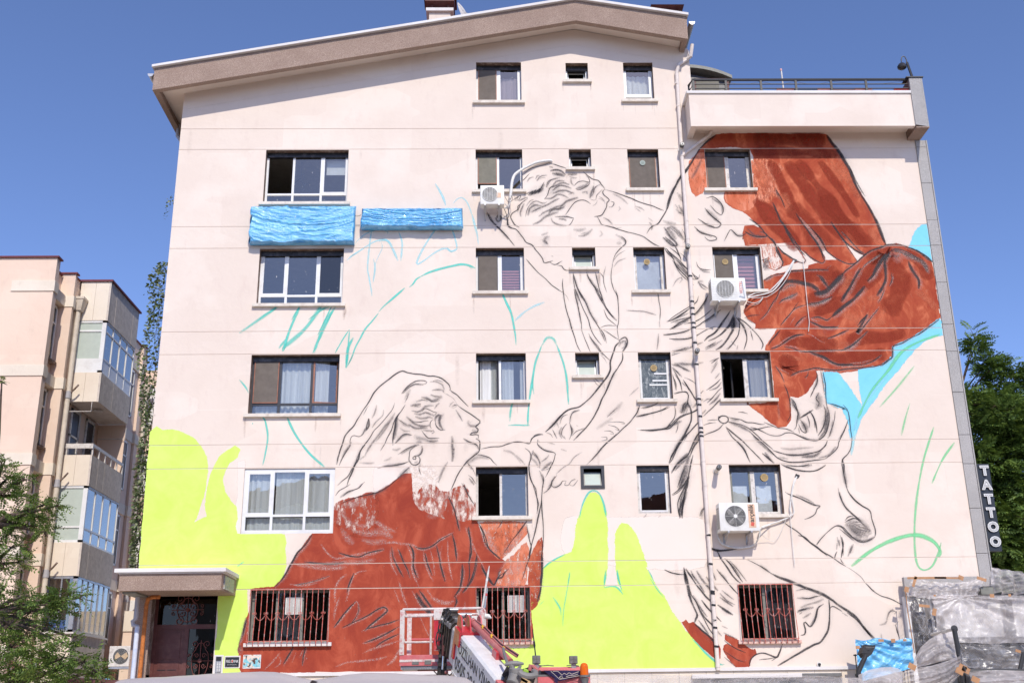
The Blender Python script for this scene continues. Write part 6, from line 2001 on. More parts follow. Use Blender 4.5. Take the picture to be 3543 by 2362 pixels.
for idx, (mat, cov, rim, pts) in enumerate(FILLS):
    p = [(pts[i], pts[i+1]) for i in range(0, len(pts), 2)]
    q = [jitter(a, idx) for a in smooth_poly(p)]
    area = sum(q[i].x*q[(i+1) % len(q)].y-q[(i+1) % len(q)].x*q[i].y for i in range(len(q)))
    if area < 0: q.reverse()
    y = YW-.0010-.00035*(idx % 5)-(.0012 if mat in ('thin_orange_wash',) else 0)+(.0006 if mat == 'white_patch_paint' else 0)
    if mat == 'white_patch_paint': y = YW-.0004-.0001*(idx % 4)
    bm = bmesh.new(); uvl = bm.loops.layers.uv.new('UVMap')
    n = len(q); nrm = []
    for i in range(n):
        d = (q[(i+1) % n]-q[i-1]); d = d.normalized() if d.length > 1e-9 else Vector((1, 0)); nrm.append(Vector((d.y, -d.x)))
    vi = [bm.verts.new((a.x, y, a.y)) for a in q]
    vo = [bm.verts.new((a.x+k.x*rim, y, a.y+k.y*rim)) for a, k in zip(q, nrm)]
    val = {v: 1.0 for v in vi}; val.update({v: 0.0 for v in vo})
    for t in tessellate_polygon([[Vector((a.x, a.y, 0)) for a in q]]):
        try: f = bm.faces.new([vi[k] for k in t])
        except ValueError: continue
    for i in range(n):
        j = (i+1) % n
        f = bm.faces.new((vi[i], vi[j], vo[j], vo[i]))
    for f in bm.faces:
        for l in f.loops: l[uvl].uv = (val[l.vert], cov)
    cut_holes(bm)
    finish('mural_paint', bm, mat, wall, FL[mat])
SM = {'H': ('charcoal_dust', 'rubbed charcoal tone of the mural', .0034), 'D': ('rain_stain', 'faint rain stains below the sills', .0022), 'R': ('red_brush_band', 'broad darker brush bands in the red paint', .0038), 'O': ('orange_brush_band', 'broad lighter brush bands in the red paint', .0037), 'K': ('charcoal', 'black charcoal line work of the mural', .0046), 'M': ('charcoal_smudge', 'soft charcoal shading of the mural', .0040), 'T': ('teal_spray', 'turquoise spray guide lines', .0036),
      'S': ('sky_spray', 'pale sky blue spray guide lines', .0034), 'G': ('green_spray', 'green spray guide lines', .0036), 'C': ('chalk_scratch', 'pale chalky scratches in the red paint', .0043)}
rr = random.Random(31); st_ = []
for k_, (x0, x1, z0, z1) in W.items():
    if k_ in ('DOOR', 'E0', 'E2', 'E3') or k_[0] == 'F': continue
    for _ in range(rr.randint(3, 7)):
        x = rr.choice((x0-.07, x1+.07, rr.uniform(x0, x1), rr.uniform(x0, x1)))+rr.uniform(-.03, .03); L_ = rr.uniform(.12, .55); zz = z0-.09
        st_.append('%d %d %d %d %d %d %d %d' % (rr.randint(14, 60), rr.randint(12, 34), x*100, zz*100, x*100+rr.randint(-1, 1), (zz-L_*.5)*100, x*100, (zz-L_)*100))
for _ in range(40):
    x = rr.uniform(-8, 11.3); z = rr.choice(GR)-.01; L_ = rr.uniform(.2, .9); st_.append('%d %d %d %d %d %d' % (rr.randint(30, 160), rr.randint(5, 14), x*100, z*100, x*100, (z-L_)*100))
STROKES['D'] = '\n'.join(st_)
# graphite dust rubbed out round every mark
STROKES['H'] = '\n'.join(' '.join([str(int(int(l_.split()[0])*(2.6 if k_ == 'M' else 3.2)+18)), str(int(int(l_.split()[1])*(.30 if k_ == 'M' else .12)))]+l_.split()[2:]) for k_ in 'MK' for l_ in STROKES[k_].split('\n'))
for key, txt in STROKES.items():
    mat, label, dy = SM[key]
    bm = bmesh.new(); uvl = bm.loops.layers.uv.new('UVMap')
    for si, line in enumerate(txt.split('\n')):
        a = [int(t) for t in line.split()]
        w, s = a[0]/1000*{'K': 1.03, 'M': 1.05, 'T': .85, 'G': .75}.get(key, 1.15), min(1, a[1]/100*{'K': 1.2, 'M': 1.35}.get(key, 1.05))
        pts = [(a[i]/100, a[i+1]/100) for i in range(2, len(a)-1, 2)]
        q = spline(pts, .035 if key in 'KC' else .05)
        if len(q) < 2: continue
        L = sum((q[i+1]-q[i]).length for i in range(len(q)-1)); acc = 0; y = YW-dy-(si % 9)*.00005
        closed = (q[0]-q[-1]).length < .04
        rows = []
        for i, c in enumerate(q):
            d = q[min(i+1, len(q)-1)]-q[max(i-1, 0)]; d = d.normalized() if d.length > 1e-9 else Vector((1, 0)); k = Vector((-d.y, d.x))
            t = acc/max(L, 1e-6)
            if i < len(q)-1: acc += (q[i+1]-q[i]).length
            # pressure varies along the stroke, both ends lift off
            pr = .72+.55*noise.noise((acc*1.7, si*3.1, 2.0)); taper = 1 if closed else min(1, (t*L+.02)/.16, ((1-t)*L+.02)/.16)
            hw = max(.004, w*.5*(.55+.45*taper)*max(.45, pr+.25)); hw *= 1.25
            if key == 'K': c = c+k*noise.noise((acc*6, si*1.7, 0))*.006
            rows.append((bm.verts.new((c.x+k.x*hw, y, c.y+k.y*hw)), bm.verts.new((c.x-k.x*hw, y, c.y-k.y*hw)), min(1.0, s*(.35+.65*taper)*(1.05 if pr > .5 else .85))))
        for i in range(len(rows)-1):
            A, B, sa = rows[i]; D, Cc, sb = rows[i+1]
            try: f = bm.faces.new((A, B, Cc, D))
            except ValueError: continue
            for l, uv in zip(f.loops, ((0, sa), (1, sa), (1, sb), (0, sb))): l[uvl].uv = uv
    cut_holes(bm)
    finish('mural_line_work', bm, mat, wall, label)['kind'] = 'stuff'
# ---------------------------------------------------------------- things on the painted wall
def ac_unit(x0, x1, z0, z1, y0, label, fan='bars', dep=.30):
    t = thing('air_conditioner', ((x0+x1)/2, y0+dep/2, z0), label, 'air conditioner', 'air conditioners hung on the pink wall')
    W_, H_ = x1-x0, z1-z0
    m = MB(); m.box(x0, x1, y0, y0+dep, z0, z1, .018); c = m.build('casing', 'white_metal', t, smooth=True)
    fx, fz, fr_ = x0+W_*.40, z0+H_*.52, H_*.37
    m = MB(); m.disc((fx, y0-.002, fz), fr_, 'Y', 32); m.build('fan_opening', 'black_plastic', t)
    m = MB(); m.tube([(fx, y0-.02, fz), (fx, y0-.004, fz)], fr_*.22, 12)
    for k in range(4):
        a = k*pi/2+.6; m.face((fx, y0-.006, fz), (fx+fr_*.9*cos(a), y0-.006, fz+fr_*.9*sin(a)), (fx+fr_*.95*cos(a+.4), y0-.012, fz+fr_*.95*sin(a+.4)), (fx+fr_*.7*cos(a+.75), y0-.014, fz+fr_*.7*sin(a+.75)))
    m.build('fan', 'rubber_grey', t)
    m = MB()
    if fan == 'rings':
        for i in range(1, 14): m.tube([(fx+fr_*i/13*cos(a*pi/14), y0-.022, fz+fr_*i/13*sin(a*pi/14)) for a in range(28)], .0018, 4, close=True)
        for k in range(8): a = k*pi/4; m.tube([(fx, y0-.024, fz), (fx+fr_*1.06*cos(a), y0-.024, fz+fr_*1.06*sin(a))], .003, 4)
        m.tube([(fx, y0-.03, fz), (fx, y0-.02, fz)], fr_*.18, 14)
    else:
        for i in range(-9, 10):
            h = sqrt(max(0, 1-(i/9.6)**2))*fr_; m.box(fx-h, fx+h, y0-.022, y0-.018, fz+i*fr_/9.6-.003, fz+i*fr_/9.6+.003)
        for i in range(-2, 3):
            h = sqrt(max(0, 1-(i/3)**2))*fr_; m.box(fx+i*fr_/3-.003, fx+i*fr_/3+.003, y0-.025, y0-.021, fz-h, fz+h)
        m.tube([(fx+fr_*cos(a*pi/16), y0-.012, fz+fr_*sin(a*pi/16)) for a in range(32)], .008, 6, close=True)
    m.build('fan_guard', 'white_metal', t, smooth=True)
    if fan == 'ribs':
        m = MB()
        for i in range(12):
            z = z0+H_*(.1+.072*i); h = sqrt(max(0, 1-((z-fz)/fr_/1.08)**2))*fr_*1.08 if abs(z-fz) < fr_*1.08 else 0
            for a, b in ((x0+.02, fx-h), (fx+h, x0+W_*.74)):
                if b-a > .02: m.box(a, b, y0-.006, y0+.001, z, z+.012)
        m.build('rib_panel', 'white_metal', t)
    m = MB()
    for i in range(9): m.box(x0-.004, x0+.001, y0+.05, y0+dep-.05, z0+H_*(.12+.085*i), z0+H_*(.12+.085*i)+.025)
    m.build('side_louvre', 'black_plastic', t)
    for fx_ in (.2, .78):
        xx = x0+W_*fx_
        m = MB(); m.box(xx-.02, xx+.02, y0-.02, YW-.002, z0-.035, z0-.002); m.box(xx-.02, xx+.02, YW-.012, YW-.001, z0-.25, z0+.02)
        m.hexa([(xx-.012, y0+.06, z0-.035), (xx+.012, y0+.06, z0-.035), (xx+.012, y0+.1, z0-.035), (xx-.012, y0+.1, z0-.035), (xx-.012, YW-.03, z0-.24), (xx+.012, YW-.03, z0-.24), (xx+.012, YW-.012, z0-.22), (xx-.012, YW-.012, z0-.22)])
        m.build('bracket', 'galvanised', t)
    return t
a1 = ac_unit(5.59, 6.455, 9.64, 10.25, 25.25, 'ribbed white air conditioner hanging under the window with red slatted blind', 'ribs', .36)
text_mesh('VESTEL', .11, faceM(6.335, 25.246, 10.00, pi/2), 'letter_red', 'brand_lettering', a1, .001)
m = MB(); m.face((6.26, 25.246, 9.74), (6.40, 25.246, 9.70), (6.42, 25.246, 9.73), (6.29, 25.246, 9.77)); m.face((6.40, 25.245, 9.70), (6.42, 25.245, 9.70), (6.38, 25.245, 10.16), (6.36, 25.245, 10.16)); m.build('emblem', 'letter_grey', a1)
a2 = ac_unit(5.37, 6.295, 3.93, 4.588, 25.25, 'white air conditioner with round wire fan guard and orange sticker', 'rings', .36)
m = MB(); m.box(6.045, 6.21, 25.245, 25.249, 4.005, 4.548); m.build('sticker', 'sticker_orange', a2)
text_mesh('arçelik', .155, faceM(6.12, 25.243, 4.333, pi/2), 'letter_black', 'brand_lettering', a2, .001, offset=.003)
m = MB(); m.obox(Matrix.Translation((6.13, 25.242, 4.083)) @ Matrix.Rotation(.2, 4, 'Y'), .075, .003, .085); m.build('emblem', 'letter_red', a2)
p = at(1662, 706, 25.3); q = at(1744, 641, 25.3)
a3 = ac_unit(p.x, q.x, p.z, q.z, 25.30, 'small old white air conditioner below the torn insect screen', 'bars', .27)
m = MB(); m.box(q.x-.2, q.x-.08, 25.294, 25.299, p.z+.18, p.z+.32); m.build('sticker', 'sticker_orange', a3)
def hose(parent, pts, r, mat='cable_white', Y=None, name='hose'):
    P_ = []
    for q_ in pts: P_.append(at(q_[0], q_[1], q_[2] if len(q_) > 2 else YW-.05))
    k = []
    for i in range(len(P_)-1):
        a, b, c, d = P_[max(i-1, 0)], P_[i], P_[i+1], P_[min(i+2, len(P_)-1)]
        for j in range(5):
            t = j/5; k.append(.5*((2*b)+(c-a)*t+(2*a-5*b+4*c-d)*t*t+(3*b-a-3*c+d)*t*t*t))
    k.append(P_[-1]); m = MB(); m.tube(k, r, 7); return m.build(name, mat, parent, smooth=True)
v1 = lambda x, y, Y=YW-.06: (1600+x/3, 520+y/3, Y)
hose(a3, [v1(495, 500, 25.6), v1(505, 420, 25.6), v1(515, 330, 25.62), v1(540, 260, 25.65), v1(600, 210, 25.68), v1(680, 165, 25.7), v1(780, 125, 25.72), v1(900, 108, 25.74), v1(925, 118, 25.79)], .038)
hose(a3, [v1(440, 555, 25.5), v1(480, 590, 25.55), v1(440, 600, 25.6), v1(490, 560, 25.6), v1(495, 500, 25.6)], .014)
hose(a3, [v1(430, 600, 25.6), v1(455, 660, 25.7), v1(470, 700, 25.74), v1(485, 670, 25.7), v1(470, 600, 25.6)], .008, 'black_plastic')
hose(a3, [v1(440, 480, 25.45), v1(480, 540, 25.5), v1(520, 510, 25.55), v1(500, 450, 25.6)], .006, 'black_plastic')
v4 = lambda x, y, Y=YW-.06: (2200+x/3, 900+y/3, Y)
for k, pts in enumerate(([(1640, 5, 25.79), (1600, 60), (1540, 160), (1480, 230), (1420, 290), (1380, 320), (1280, 335), (1220, 350), (1160, 380, 25.6)],
        [(1640, 5, 25.79), (1590, 100), (1530, 190), (1470, 270), (1420, 320), (1360, 345), (1250, 370), (1160, 392, 25.6)],
        [(1645, 8, 25.79), (1610, 100), (1560, 200), (1480, 300), (1380, 370), (1320, 385), (1200, 395, 25.6)],
        [(1320, 380), (1290, 420), (1230, 445), (1160, 430, 25.6)], [(1320, 395), (1270, 450), (1200, 465), (1140, 450, 25.6)])):
    hose(a1, [v4(*q_) for q_ in pts], (.016, .020, .008, .010, .006)[k])
hose(a1, [v4(1735, 0, 25.79), v4(1750, 150), v4(1770, 350), v4(1790, 550), v4(1800, 640), v4(1792, 740)], .009, 'cable_white', name='cable')
v5 = lambda x, y, Y=YW-.06: (2200+x/3, 1400+y/3, Y)
for k, pts in enumerate(([(1670, 745, 25.79), (1640, 800), (1625, 880), (1610, 980), (1600, 1080), (1610, 1140), (1560, 1180), (1480, 1210), (1400, 1235), (1310, 1265), (1290, 1290, 25.6)],
        [(1670, 750, 25.79), (1635, 850), (1620, 960), (1640, 1080), (1625, 1140), (1500, 1200), (1400, 1240), (1310, 1275, 25.6)],
        [(1290, 1300, 25.55), (1280, 1360, 25.6), (1240, 1440), (1160, 1475), (1040, 1480), (940, 1460), (880, 1420), (850, 1350), (860, 1290, 25.6)],
        [(1285, 1320, 25.55), (1270, 1400, 25.6), (1200, 1460), (1080, 1490), (950, 1470), (880, 1430), (845, 1340), (845, 1200, 25.6), (860, 1150, 25.55)],
        [(1600, 1100), (1612, 1250), (1625, 1400), (1640, 1568), (1652, 1660)],
        [(1300, 1340, 25.6), (1380, 1400), (1440, 1410), (1500, 1330), (1560, 1180)])):
    hose(a2, [v5(*q_) for q_ in pts], (.018, .014, .020, .012, .008, .005)[k], name='hose' if k < 4 else 'cable')
for par, x, y in ((a1, v4(1648, 5)[0], v4(0, 5)[1]), (a2, v5(1675, 740)[0], v5(0, 740)[1])):
    c = at(x, y, YW); m = MB(); n_ = 11
    m.face(*[(c.x+(.06+.015*sin(k*2.3))*cos(2*pi*k/n_), YW-.0065, c.z+(.055+.012*cos(k*1.7))*sin(2*pi*k/n_)) for k in range(n_)]); m.build('wall_hole', 'black_plastic', par)

# four boiler flues beside the rainwater pipe
fl_lab = ['topmost of the white boiler flues beside the rain pipe', 'boiler flue left of the rain pipe, level with the blue disc window', 'boiler flue left of the rain pipe, level with the taped window', 'lowest boiler flue with long black tip, right of the rain pipe']
for (u, v, L_), lb in zip(((2355, 520, .22), (2375, 868, .2), (2406, 1228, .24), (2478, 1630, .32)), fl_lab):
    c = at(u, v, YW)
    t = thing('boiler_flue', (c.x, YW, c.z), lb, 'flue', 'boiler flues on the wall')
    m = MB(); m.tube([(c.x, YW, c.z), (c.x, YW-L_, c.z+.02)], .055, 14); m.build('pipe', 'aged_white_frame', t, smooth=True)
    m = MB(); m.tube([(c.x, YW-L_+.03, c.z+.018), (c.x, YW-L_-.08, c.z+.027)], .06, 14); m.build('nozzle', 'black_plastic', t, smooth=True)
    m = MB(); 
    for k in range(6): a = k*pi/3; m.disc((c.x+.032*cos(a), YW-L_-.082, c.z+.027+.032*sin(a)), .010, 'Y', 8)
    m.build('nozzle_hole', 'galvanised', t)
    m = MB(); m.disc((c.x, YW-.008, c.z), .085, 'Y', 16); m.tube([(c.x, YW-.012, c.z), (c.x, YW, c.z)], .07, 14); m.build('collar', 'aged_white_frame', t)
c = at(2833, 2297, YW); t = thing('security_camera', (c.x, YW, c.z), 'small white dome camera low on the pink wall', 'camera')
m = MB(); m.tube([(c.x, YW, c.z), (c.x, YW-.05, c.z)], [.055, .05], 16); m.build('housing', 'white_metal', t, smooth=True)
m = MB(); m.tube([(c.x, YW-.05, c.z), (c.x, YW-.08, c.z), (c.x, YW-.095, c.z)], [.035, .028, .008], 14); m.build('lens_dome', 'black_plastic', t, smooth=True)
# bolt pads left where a scaffold was fixed
# ---- two sign boxes wrapped in blue plastic
def wrapped(u0, v0, u1, v1, label, seed, sag):
    a, b = at(u0, v0, 25.52), at(u1, v1, 25.52); x0, x1, z1, z0 = a.x, b.x, a.z, b.z
    t = thing('wrapped_sign', ((x0+x1)/2, 25.66, z0), label, 'wrapped sign', 'sign boxes wrapped in blue plastic')
    m = MB(); m.box(x0+.07, x1-.07, 25.66, YW-.03, z0+.09, z1-.04); m.build('sign_box', 'grey_frame', t)
    def f(u, v):
        x, z = x0+(x1-x0)*u, z1+(z0-z1)*v
        n = noise.noise((x*2.2+seed, z*3.5, 0)); n2 = noise.noise((x*9, z*4+seed, 3)); rid = abs(noise.noise((x*3.4+z*5, z*2.0-x, seed)))
        wave = sin(u*pi*3+seed)
        zz = z + .07*noise.noise((x*2.2, seed, 1))*max(0, v-.6)*2.5+.02*n2
        e = min(u*(x1-x0), (1-u)*(x1-x0), v*(z1-z0), (1-v)*(z1-z0))/.05
        # creases hang in swags between the upper corners
        X_ = u*(x1-x0); q_ = v+1.1*(u-.55)**2*(1-.4*v)
        r1 = abs(noise.noise((q_*7.5, X_*.55+seed, 1))); r2 = abs(noise.noise((q_*15, X_*1.0, seed+5))); r3 = abs(noise.noise((q_*30, X_*2.2, seed+9)))
        xx = x+.03*n2+.10*noise.noise((z*3.2, seed, 5))*max(0, .12-u)*8
        yy = 25.55+.012*n-.09*max(0, .22-r1)-.045*max(0, .2-r2)-.02*max(0, .2-r3)+(.10*(1-min(1, e))**2)
        return (xx, yy, zz)
    m = MB(); m.grid(f, 150, 50)
    m.build('plastic_wrap', 'blue_tarp_plastic', t, smooth=True)
    m = MB()
    loop = [(x0+.01, z0+.02), (x1-.01, z0+.02), (x1-.01, z1-.01), (x0+.01, z1-.01)]
    for i in range(4):
        a_, b_ = loop[i], loop[(i+1) % 4]; m.face((a_[0], 25.60, a_[1]), (b_[0], 25.60, b_[1]), (b_[0], YW-.01, b_[1]), (a_[0], YW-.01, a_[1]))
    m.build('wrap_edge', 'blue_tarp_plastic', t)
wrapped(866, 709, 1224, 836, 'large blue plastic wrapped sign under the top left window', 2, .0)
wrapped(1250, 716, 1601, 784, 'long narrow blue plastic wrapped sign right of the larger one', 6, .0)
hose(None, [(1222, 745, 25.6), (1236, 748, 25.62), (1250, 744, 25.6)], .006, 'black_plastic', name='sign_cable'); 
tag(bpy.data.objects['sign_cable'], 'short black cable strung between the two wrapped signs', 'cable')

# ---- door bell panel, tattoo parlour plate, poster
t = thing('intercom', (-6.12, YW, .95), 'grey steel doorbell panel right of the entrance door', 'intercom')
m = MB(); m.box(-6.245, -6.03, YW-.012, YW-.006, .90, 1.33); m.build('mortar_patch', 'white_trim', t)
m = MB(); m.box(-6.20, -6.065, YW-.035, YW-.012, .95, 1.30, .006); m.build('panel', 'galvanised', t)
m = MB(); m.box(-6.19, -6.075, YW-.038, YW-.035, 1.20, 1.29); m.build('speaker_grille', 'black_plastic', t)
for i in range(6):
    for x in (-6.165, -6.115): m = MB(); m.box(x, x+.035, YW-.042, YW-.036, .975+i*.034, .995+i*.034); m.build('button', 'white_metal', t)
t = thing('shop_plate', (-5.83, YW, 1.07), 'small black plate lettered FEEL INK beside the doorbell panel', 'sign')
m = MB(); m.box(-6.01, -5.65, YW-.008, YW-.003, 1.04, 1.31); m.build('mortar_patch', 'white_trim', t)
m = MB(); m.box(-5.985, -5.675, YW-.024, YW-.008, 1.07, 1.28, .003); m.build('plate', 'sign_black', t)
text_mesh('FEEL', .085, faceM(-5.915, YW-.025, 1.185), 'letter_white', 'lettering', t, .001, xs=.62); text_mesh('INK', .085, faceM(-5.735, YW-.025, 1.185), 'letter_white', 'lettering', t, .001, xs=.72)
text_mesh('tattoo & piercing studio', .022, faceM(-5.83, YW-.025, 1.115), 'letter_white', 'lettering', t, .0005)
m = MB(); m.disc((-5.825, YW-.025, 1.19), .034, 'Y', 20, .027); m.build('emblem', 'letter_white', t)
m = MB(); m.disc((-5.825, YW-.0255, 1.20), .016, 'Y', 12); m.face((-5.84, YW-.0252, 1.19), (-5.81, YW-.0252, 1.19), (-5.825, YW-.0252, 1.15)); m.build('emblem', 'letter_red', t)
t = thing('poster', (-5.4, YW, 1.02), 'small colour print taped to the red paint right of the plate', 'poster')
tm = NT('poster_print'); n1 = tm.noise(9, 5, .7); n2 = tm.noise(16, 4, .6)
c_ = tm.mix(tm.ramp(n1, [(.45, 0), (.50, 1)]), (.75, .62, .5), (.22, .55, .62)); c_ = tm.mix(tm.ramp(n2, [(.56, 0), (.6, 1)]), c_, (.10, .05, .035)); tm.done(tm.bsdf(c_, .4))
m = MB(); m.box(-5.585, -5.185, YW-.012, YW-.006, 1.03, 1.325); m.build('paper', 'paper_white', t)
m = MB(); m.face((-5.575, YW-.014, 1.05), (-5.195, YW-.014, 1.05), (-5.195, YW-.014, 1.315), (-5.575, YW-.014, 1.315)); o = m.build('picture', 'poster_print', t)
m = MB(); m.prism([(-5.5, 1.20), (-5.42, 1.25), (-5.28, 1.26), (-5.22, 1.20), (-5.22, 1.28), (-5.3, 1.305), (-5.5, 1.30)], YW-.0155, YW-.015); m.build('picture_building', 'pink_plaster', t)
m = MB(); m.box(-5.40, -5.36, YW-.017, YW-.012, 1.31, 1.33); m.box(-5.40, -5.36, YW-.017, YW-.012, 1.02, 1.04); m.build('tape', 'kraft_tape', t)

# ---- vertical sign on the right corner
t = thing('vertical_sign', (12.0, YW+.1, 3.4), 'tall black sign with white letters TATTOO on the granite corner', 'sign')
a, b = at(3372, 1604, YW-.05), at(3461, 1905, YW-.05)
m = MB(); m.box(11.83, 12.13, YW-.04, YW+.10, b.z, a.z, .004); m.build('board', 'sign_black', t)
zs = [at(3400, v, YW).z for v in (1631, 1680, 1729, 1776, 1825, 1876)]
for ch, z in zip('TATTOO', zs):
    text_mesh(ch, .31, faceM(11.985, YW-.075, z), 'letter_white', 'letter', t, .012, offset=.018)
    text_mesh(ch, .31, faceM(11.985, YW-.088, z), 'sign_black', 'letter_groove', t, .001, offset=.001)
    text_mesh(ch, .31, faceM(11.985, YW-.090, z), 'letter_white', 'letter_inlay', t, .001, offset=-.008)

# ---- things on the roof terrace
def B_(x, y): return (2300+x*.4782, 150+y*.4782)
p = at(*B_(1788, 240), 25.2); h = at(*B_(1718, 165), 25.1); tp = at(*B_(1728, 95), 25.1)
t = thing('terrace_lamp', (p.x, 25.2, 15.9), 'swan neck lamp with dark globe head on the balcony pier', 'lamp')
m = MB(); m.tube([(p.x, 25.2, 15.9), (p.x, 25.2, p.z), at(*B_(1752, 140), 25.2)], .035, 8); m.build('post', 'dark_iron', t, smooth=True)
m = MB(); m.tube([at(*B_(*q_), 25.15) for q_ in ((1752, 150), (1748, 120), (1738, 100), (1726, 94), (1716, 100), (1711, 115), (1712, 135))], .014, 6); m.build('swan_neck', 'dark_iron', t, smooth=True)
m = MB(); pr = [(0, .10), (.05, .095), (.09, .06), (.125, 0), (.115, -.05), (.07, -.085), (0, -.095)]
m.grid(lambda u, v: (h.x+pr[min(int(v*6+.001), 6)][0]*cos(u*2*pi), 25.12+pr[min(int(v*6+.001), 6)][0]*sin(u*2*pi), h.z+pr[min(int(v*6+.001), 6)][1]), 20, 6); m.build('globe', 'boom_black', t, smooth=True)
pl_lab = ['pale pink planter box behind the middle of the balcony railing', 'pale pink planter between the black tray and the orange one', 'pale pink planter box right of the orange tray', 'red planter box at the pier end of the balcony']
for (xa, xb, mt), lb in zip(((815, 935, 'pink_planter'), (1107, 1220, 'pink_planter'), (1380, 1500, 'pink_planter'), (1665, 1780, 'red_plastic')), pl_lab):
    a, b = at(*B_(xa, 325), 25.24), at(*B_(xb, 345), 25.24)
    t = thing('planter_box', ((a.x+b.x)/2, 25.45, 15.45), lb, 'planter', 'planter boxes on the terrace')
    m = MB(); m.hexa([(a.x+.03, 25.26, 15.552), (b.x-.03, 25.26, 15.552), (b.x-.03, 25.46, 15.552), (a.x+.03, 25.46, 15.552), (a.x, 25.24, 15.66), (b.x, 25.24, 15.66), (b.x, 25.48, 15.66), (a.x, 25.48, 15.66)]); m.build('box', mt, t)
    m = MB(); m.box(a.x-.015, b.x+.015, 25.22, 25.50, 15.66, 15.685); m.build('rim', mt, t)
for xa, xb, mt, lb in ((940, 1105, 'black_plastic', 'long black tray between two pale pink planters on the balcony'), (1222, 1378, 'terracotta', 'orange tray between two pale pink planters on the balcony')):
    a, b = at(*B_(xa, 330), 25.24), at(*B_(xb, 345), 25.24); t = thing('tray', ((a.x+b.x)/2, 25.5, 15.45), lb, 'tray')
    m = MB(); m.box(a.x, b.x, 25.26, 25.5, 15.552, 15.645, .01); m.build('tray_body', mt, t); m = MB(); m.box(a.x-.01, b.x+.01, 25.245, 25.515, 15.646, 15.66); m.build('rim', mt, t)
a, b = at(*B_(555, 345), 25.4), at(*B_(668, 320), 25.4)
t = thing('toy_car', ((a.x+b.x)/2, 25.5, 15.5), 'low red and black plastic toy behind the railing', 'toy')
m = MB(); m.hexa([(a.x, 25.4, 15.5), (b.x, 25.4, 15.5), (b.x, 25.6, 15.5), (a.x, 25.6, 15.5), (a.x+.2, 25.44, 15.70), (b.x-.06, 25.44, 15.74), (b.x-.06, 25.56, 15.74), (a.x+.2, 25.56, 15.70)]); m.build('body', 'red_plastic', t)
m = MB(); m.box(a.x+.05, a.x+.3, 25.38, 25.39, 15.55, 15.66); m.box(b.x-.2, b.x-.1, 25.38, 25.395, 15.6, 15.7); m.build('window', 'black_plastic', t)
a = at(*B_(843, 200), 26.4); t = thing('antenna_mast', (a.x, 26.4, 14.8), 'thin pole standing behind the balcony railing', 'pole')
m = MB(); m.tube([(a.x+.02, 26.4, 14.8), (a.x, 26.4, a.z)], .022, 6); m.build('pole', 'aged_white_frame', t); m = MB(); m.tube([(a.x, 26.4, a.z), (a.x-.01, 26.4, a.z+.06)], .03, 6); m.build('tip', 'pink_planter', t)
# satellite dish on the roof edge
c = at(1612, 45, 27.2); t = thing('satellite_dish', (c.x, 27.2, c.z-.5), 'small dish seen edge on beside the left chimney', 'dish')
m = MB(); R3 = Matrix.Translation(c) @ Matrix.Rotation(radians(68), 4, 'Z') @ Matrix.Rotation(radians(-15), 4, 'X')
m.grid(lambda u, v: R3 @ Vector((.36*v*cos(u*2*pi), .09*v*v, .36*v*sin(u*2*pi))), 24, 5); m.build('dish', 'aged_white_frame', t, smooth=True)
m = MB(); m.tube([(c.x+.03, 27.2, c.z-.55), (c.x+.03, 27.2, c.z)], .02, 6); m.build('mast', 'galvanised', t)
# ---------------------------------------------------------------- salmon building on the left, with stacked bay windows
lb_ = thing('apartment_building', (-15, 38, -1.6), 'salmon and cream apartment building with stacked glazed bays left of the mural', 'building')
ZL = 14.21
m = MB(); m.box(-24, -14.0, 33.0, 33.28, -1.6, ZL); m.box(-24, -14.36, 33.281, 34.39, -1.6, ZL)
m.box(-14.4, -13.9, 34.40, 34.54, -1.6, ZL); m.box(-24, -14.0, 34.541, 42.0, -1.6, ZL); m.box(-24, -13.9, 42.05, 42.4, -1.6, ZL); m.box(-24, -14.15, 42.401, 43.4, -1.6, ZL)
lw = m.build('wall', 'salmon_plaster', lb_)
m = MB(); m.box(-24, -13.2, 43.401, 56, -1.6, ZL-.6); lab(m.build('wall', 'salmon_plaster', lb_), 'rear wing of the building')
m = MB()
m.box(-24, -13.93, 32.93, 33.33, ZL, ZL+.05); m.box(-24, -14.30, 33.33, 34.34, ZL-.1, ZL-.04); m.box(-14.4, -13.84, 34.34, 34.6, ZL, ZL+.05); m.box(-24, -13.95, 34.6, 35.0, ZL-.02, ZL+.02); m.box(-24, -12.87, 35.03, 38.3, ZL, ZL+.06); m.box(-24, -13.95, 38.3, 42.0, ZL-.02, ZL+.03); m.box(-24, -13.84, 42.0, 42.46, ZL, ZL+.05); m.box(-24, -14.1, 42.46, 43.4, ZL-.05, ZL)
m.build('roof_flashing', 'maroon_flashing', lb_)
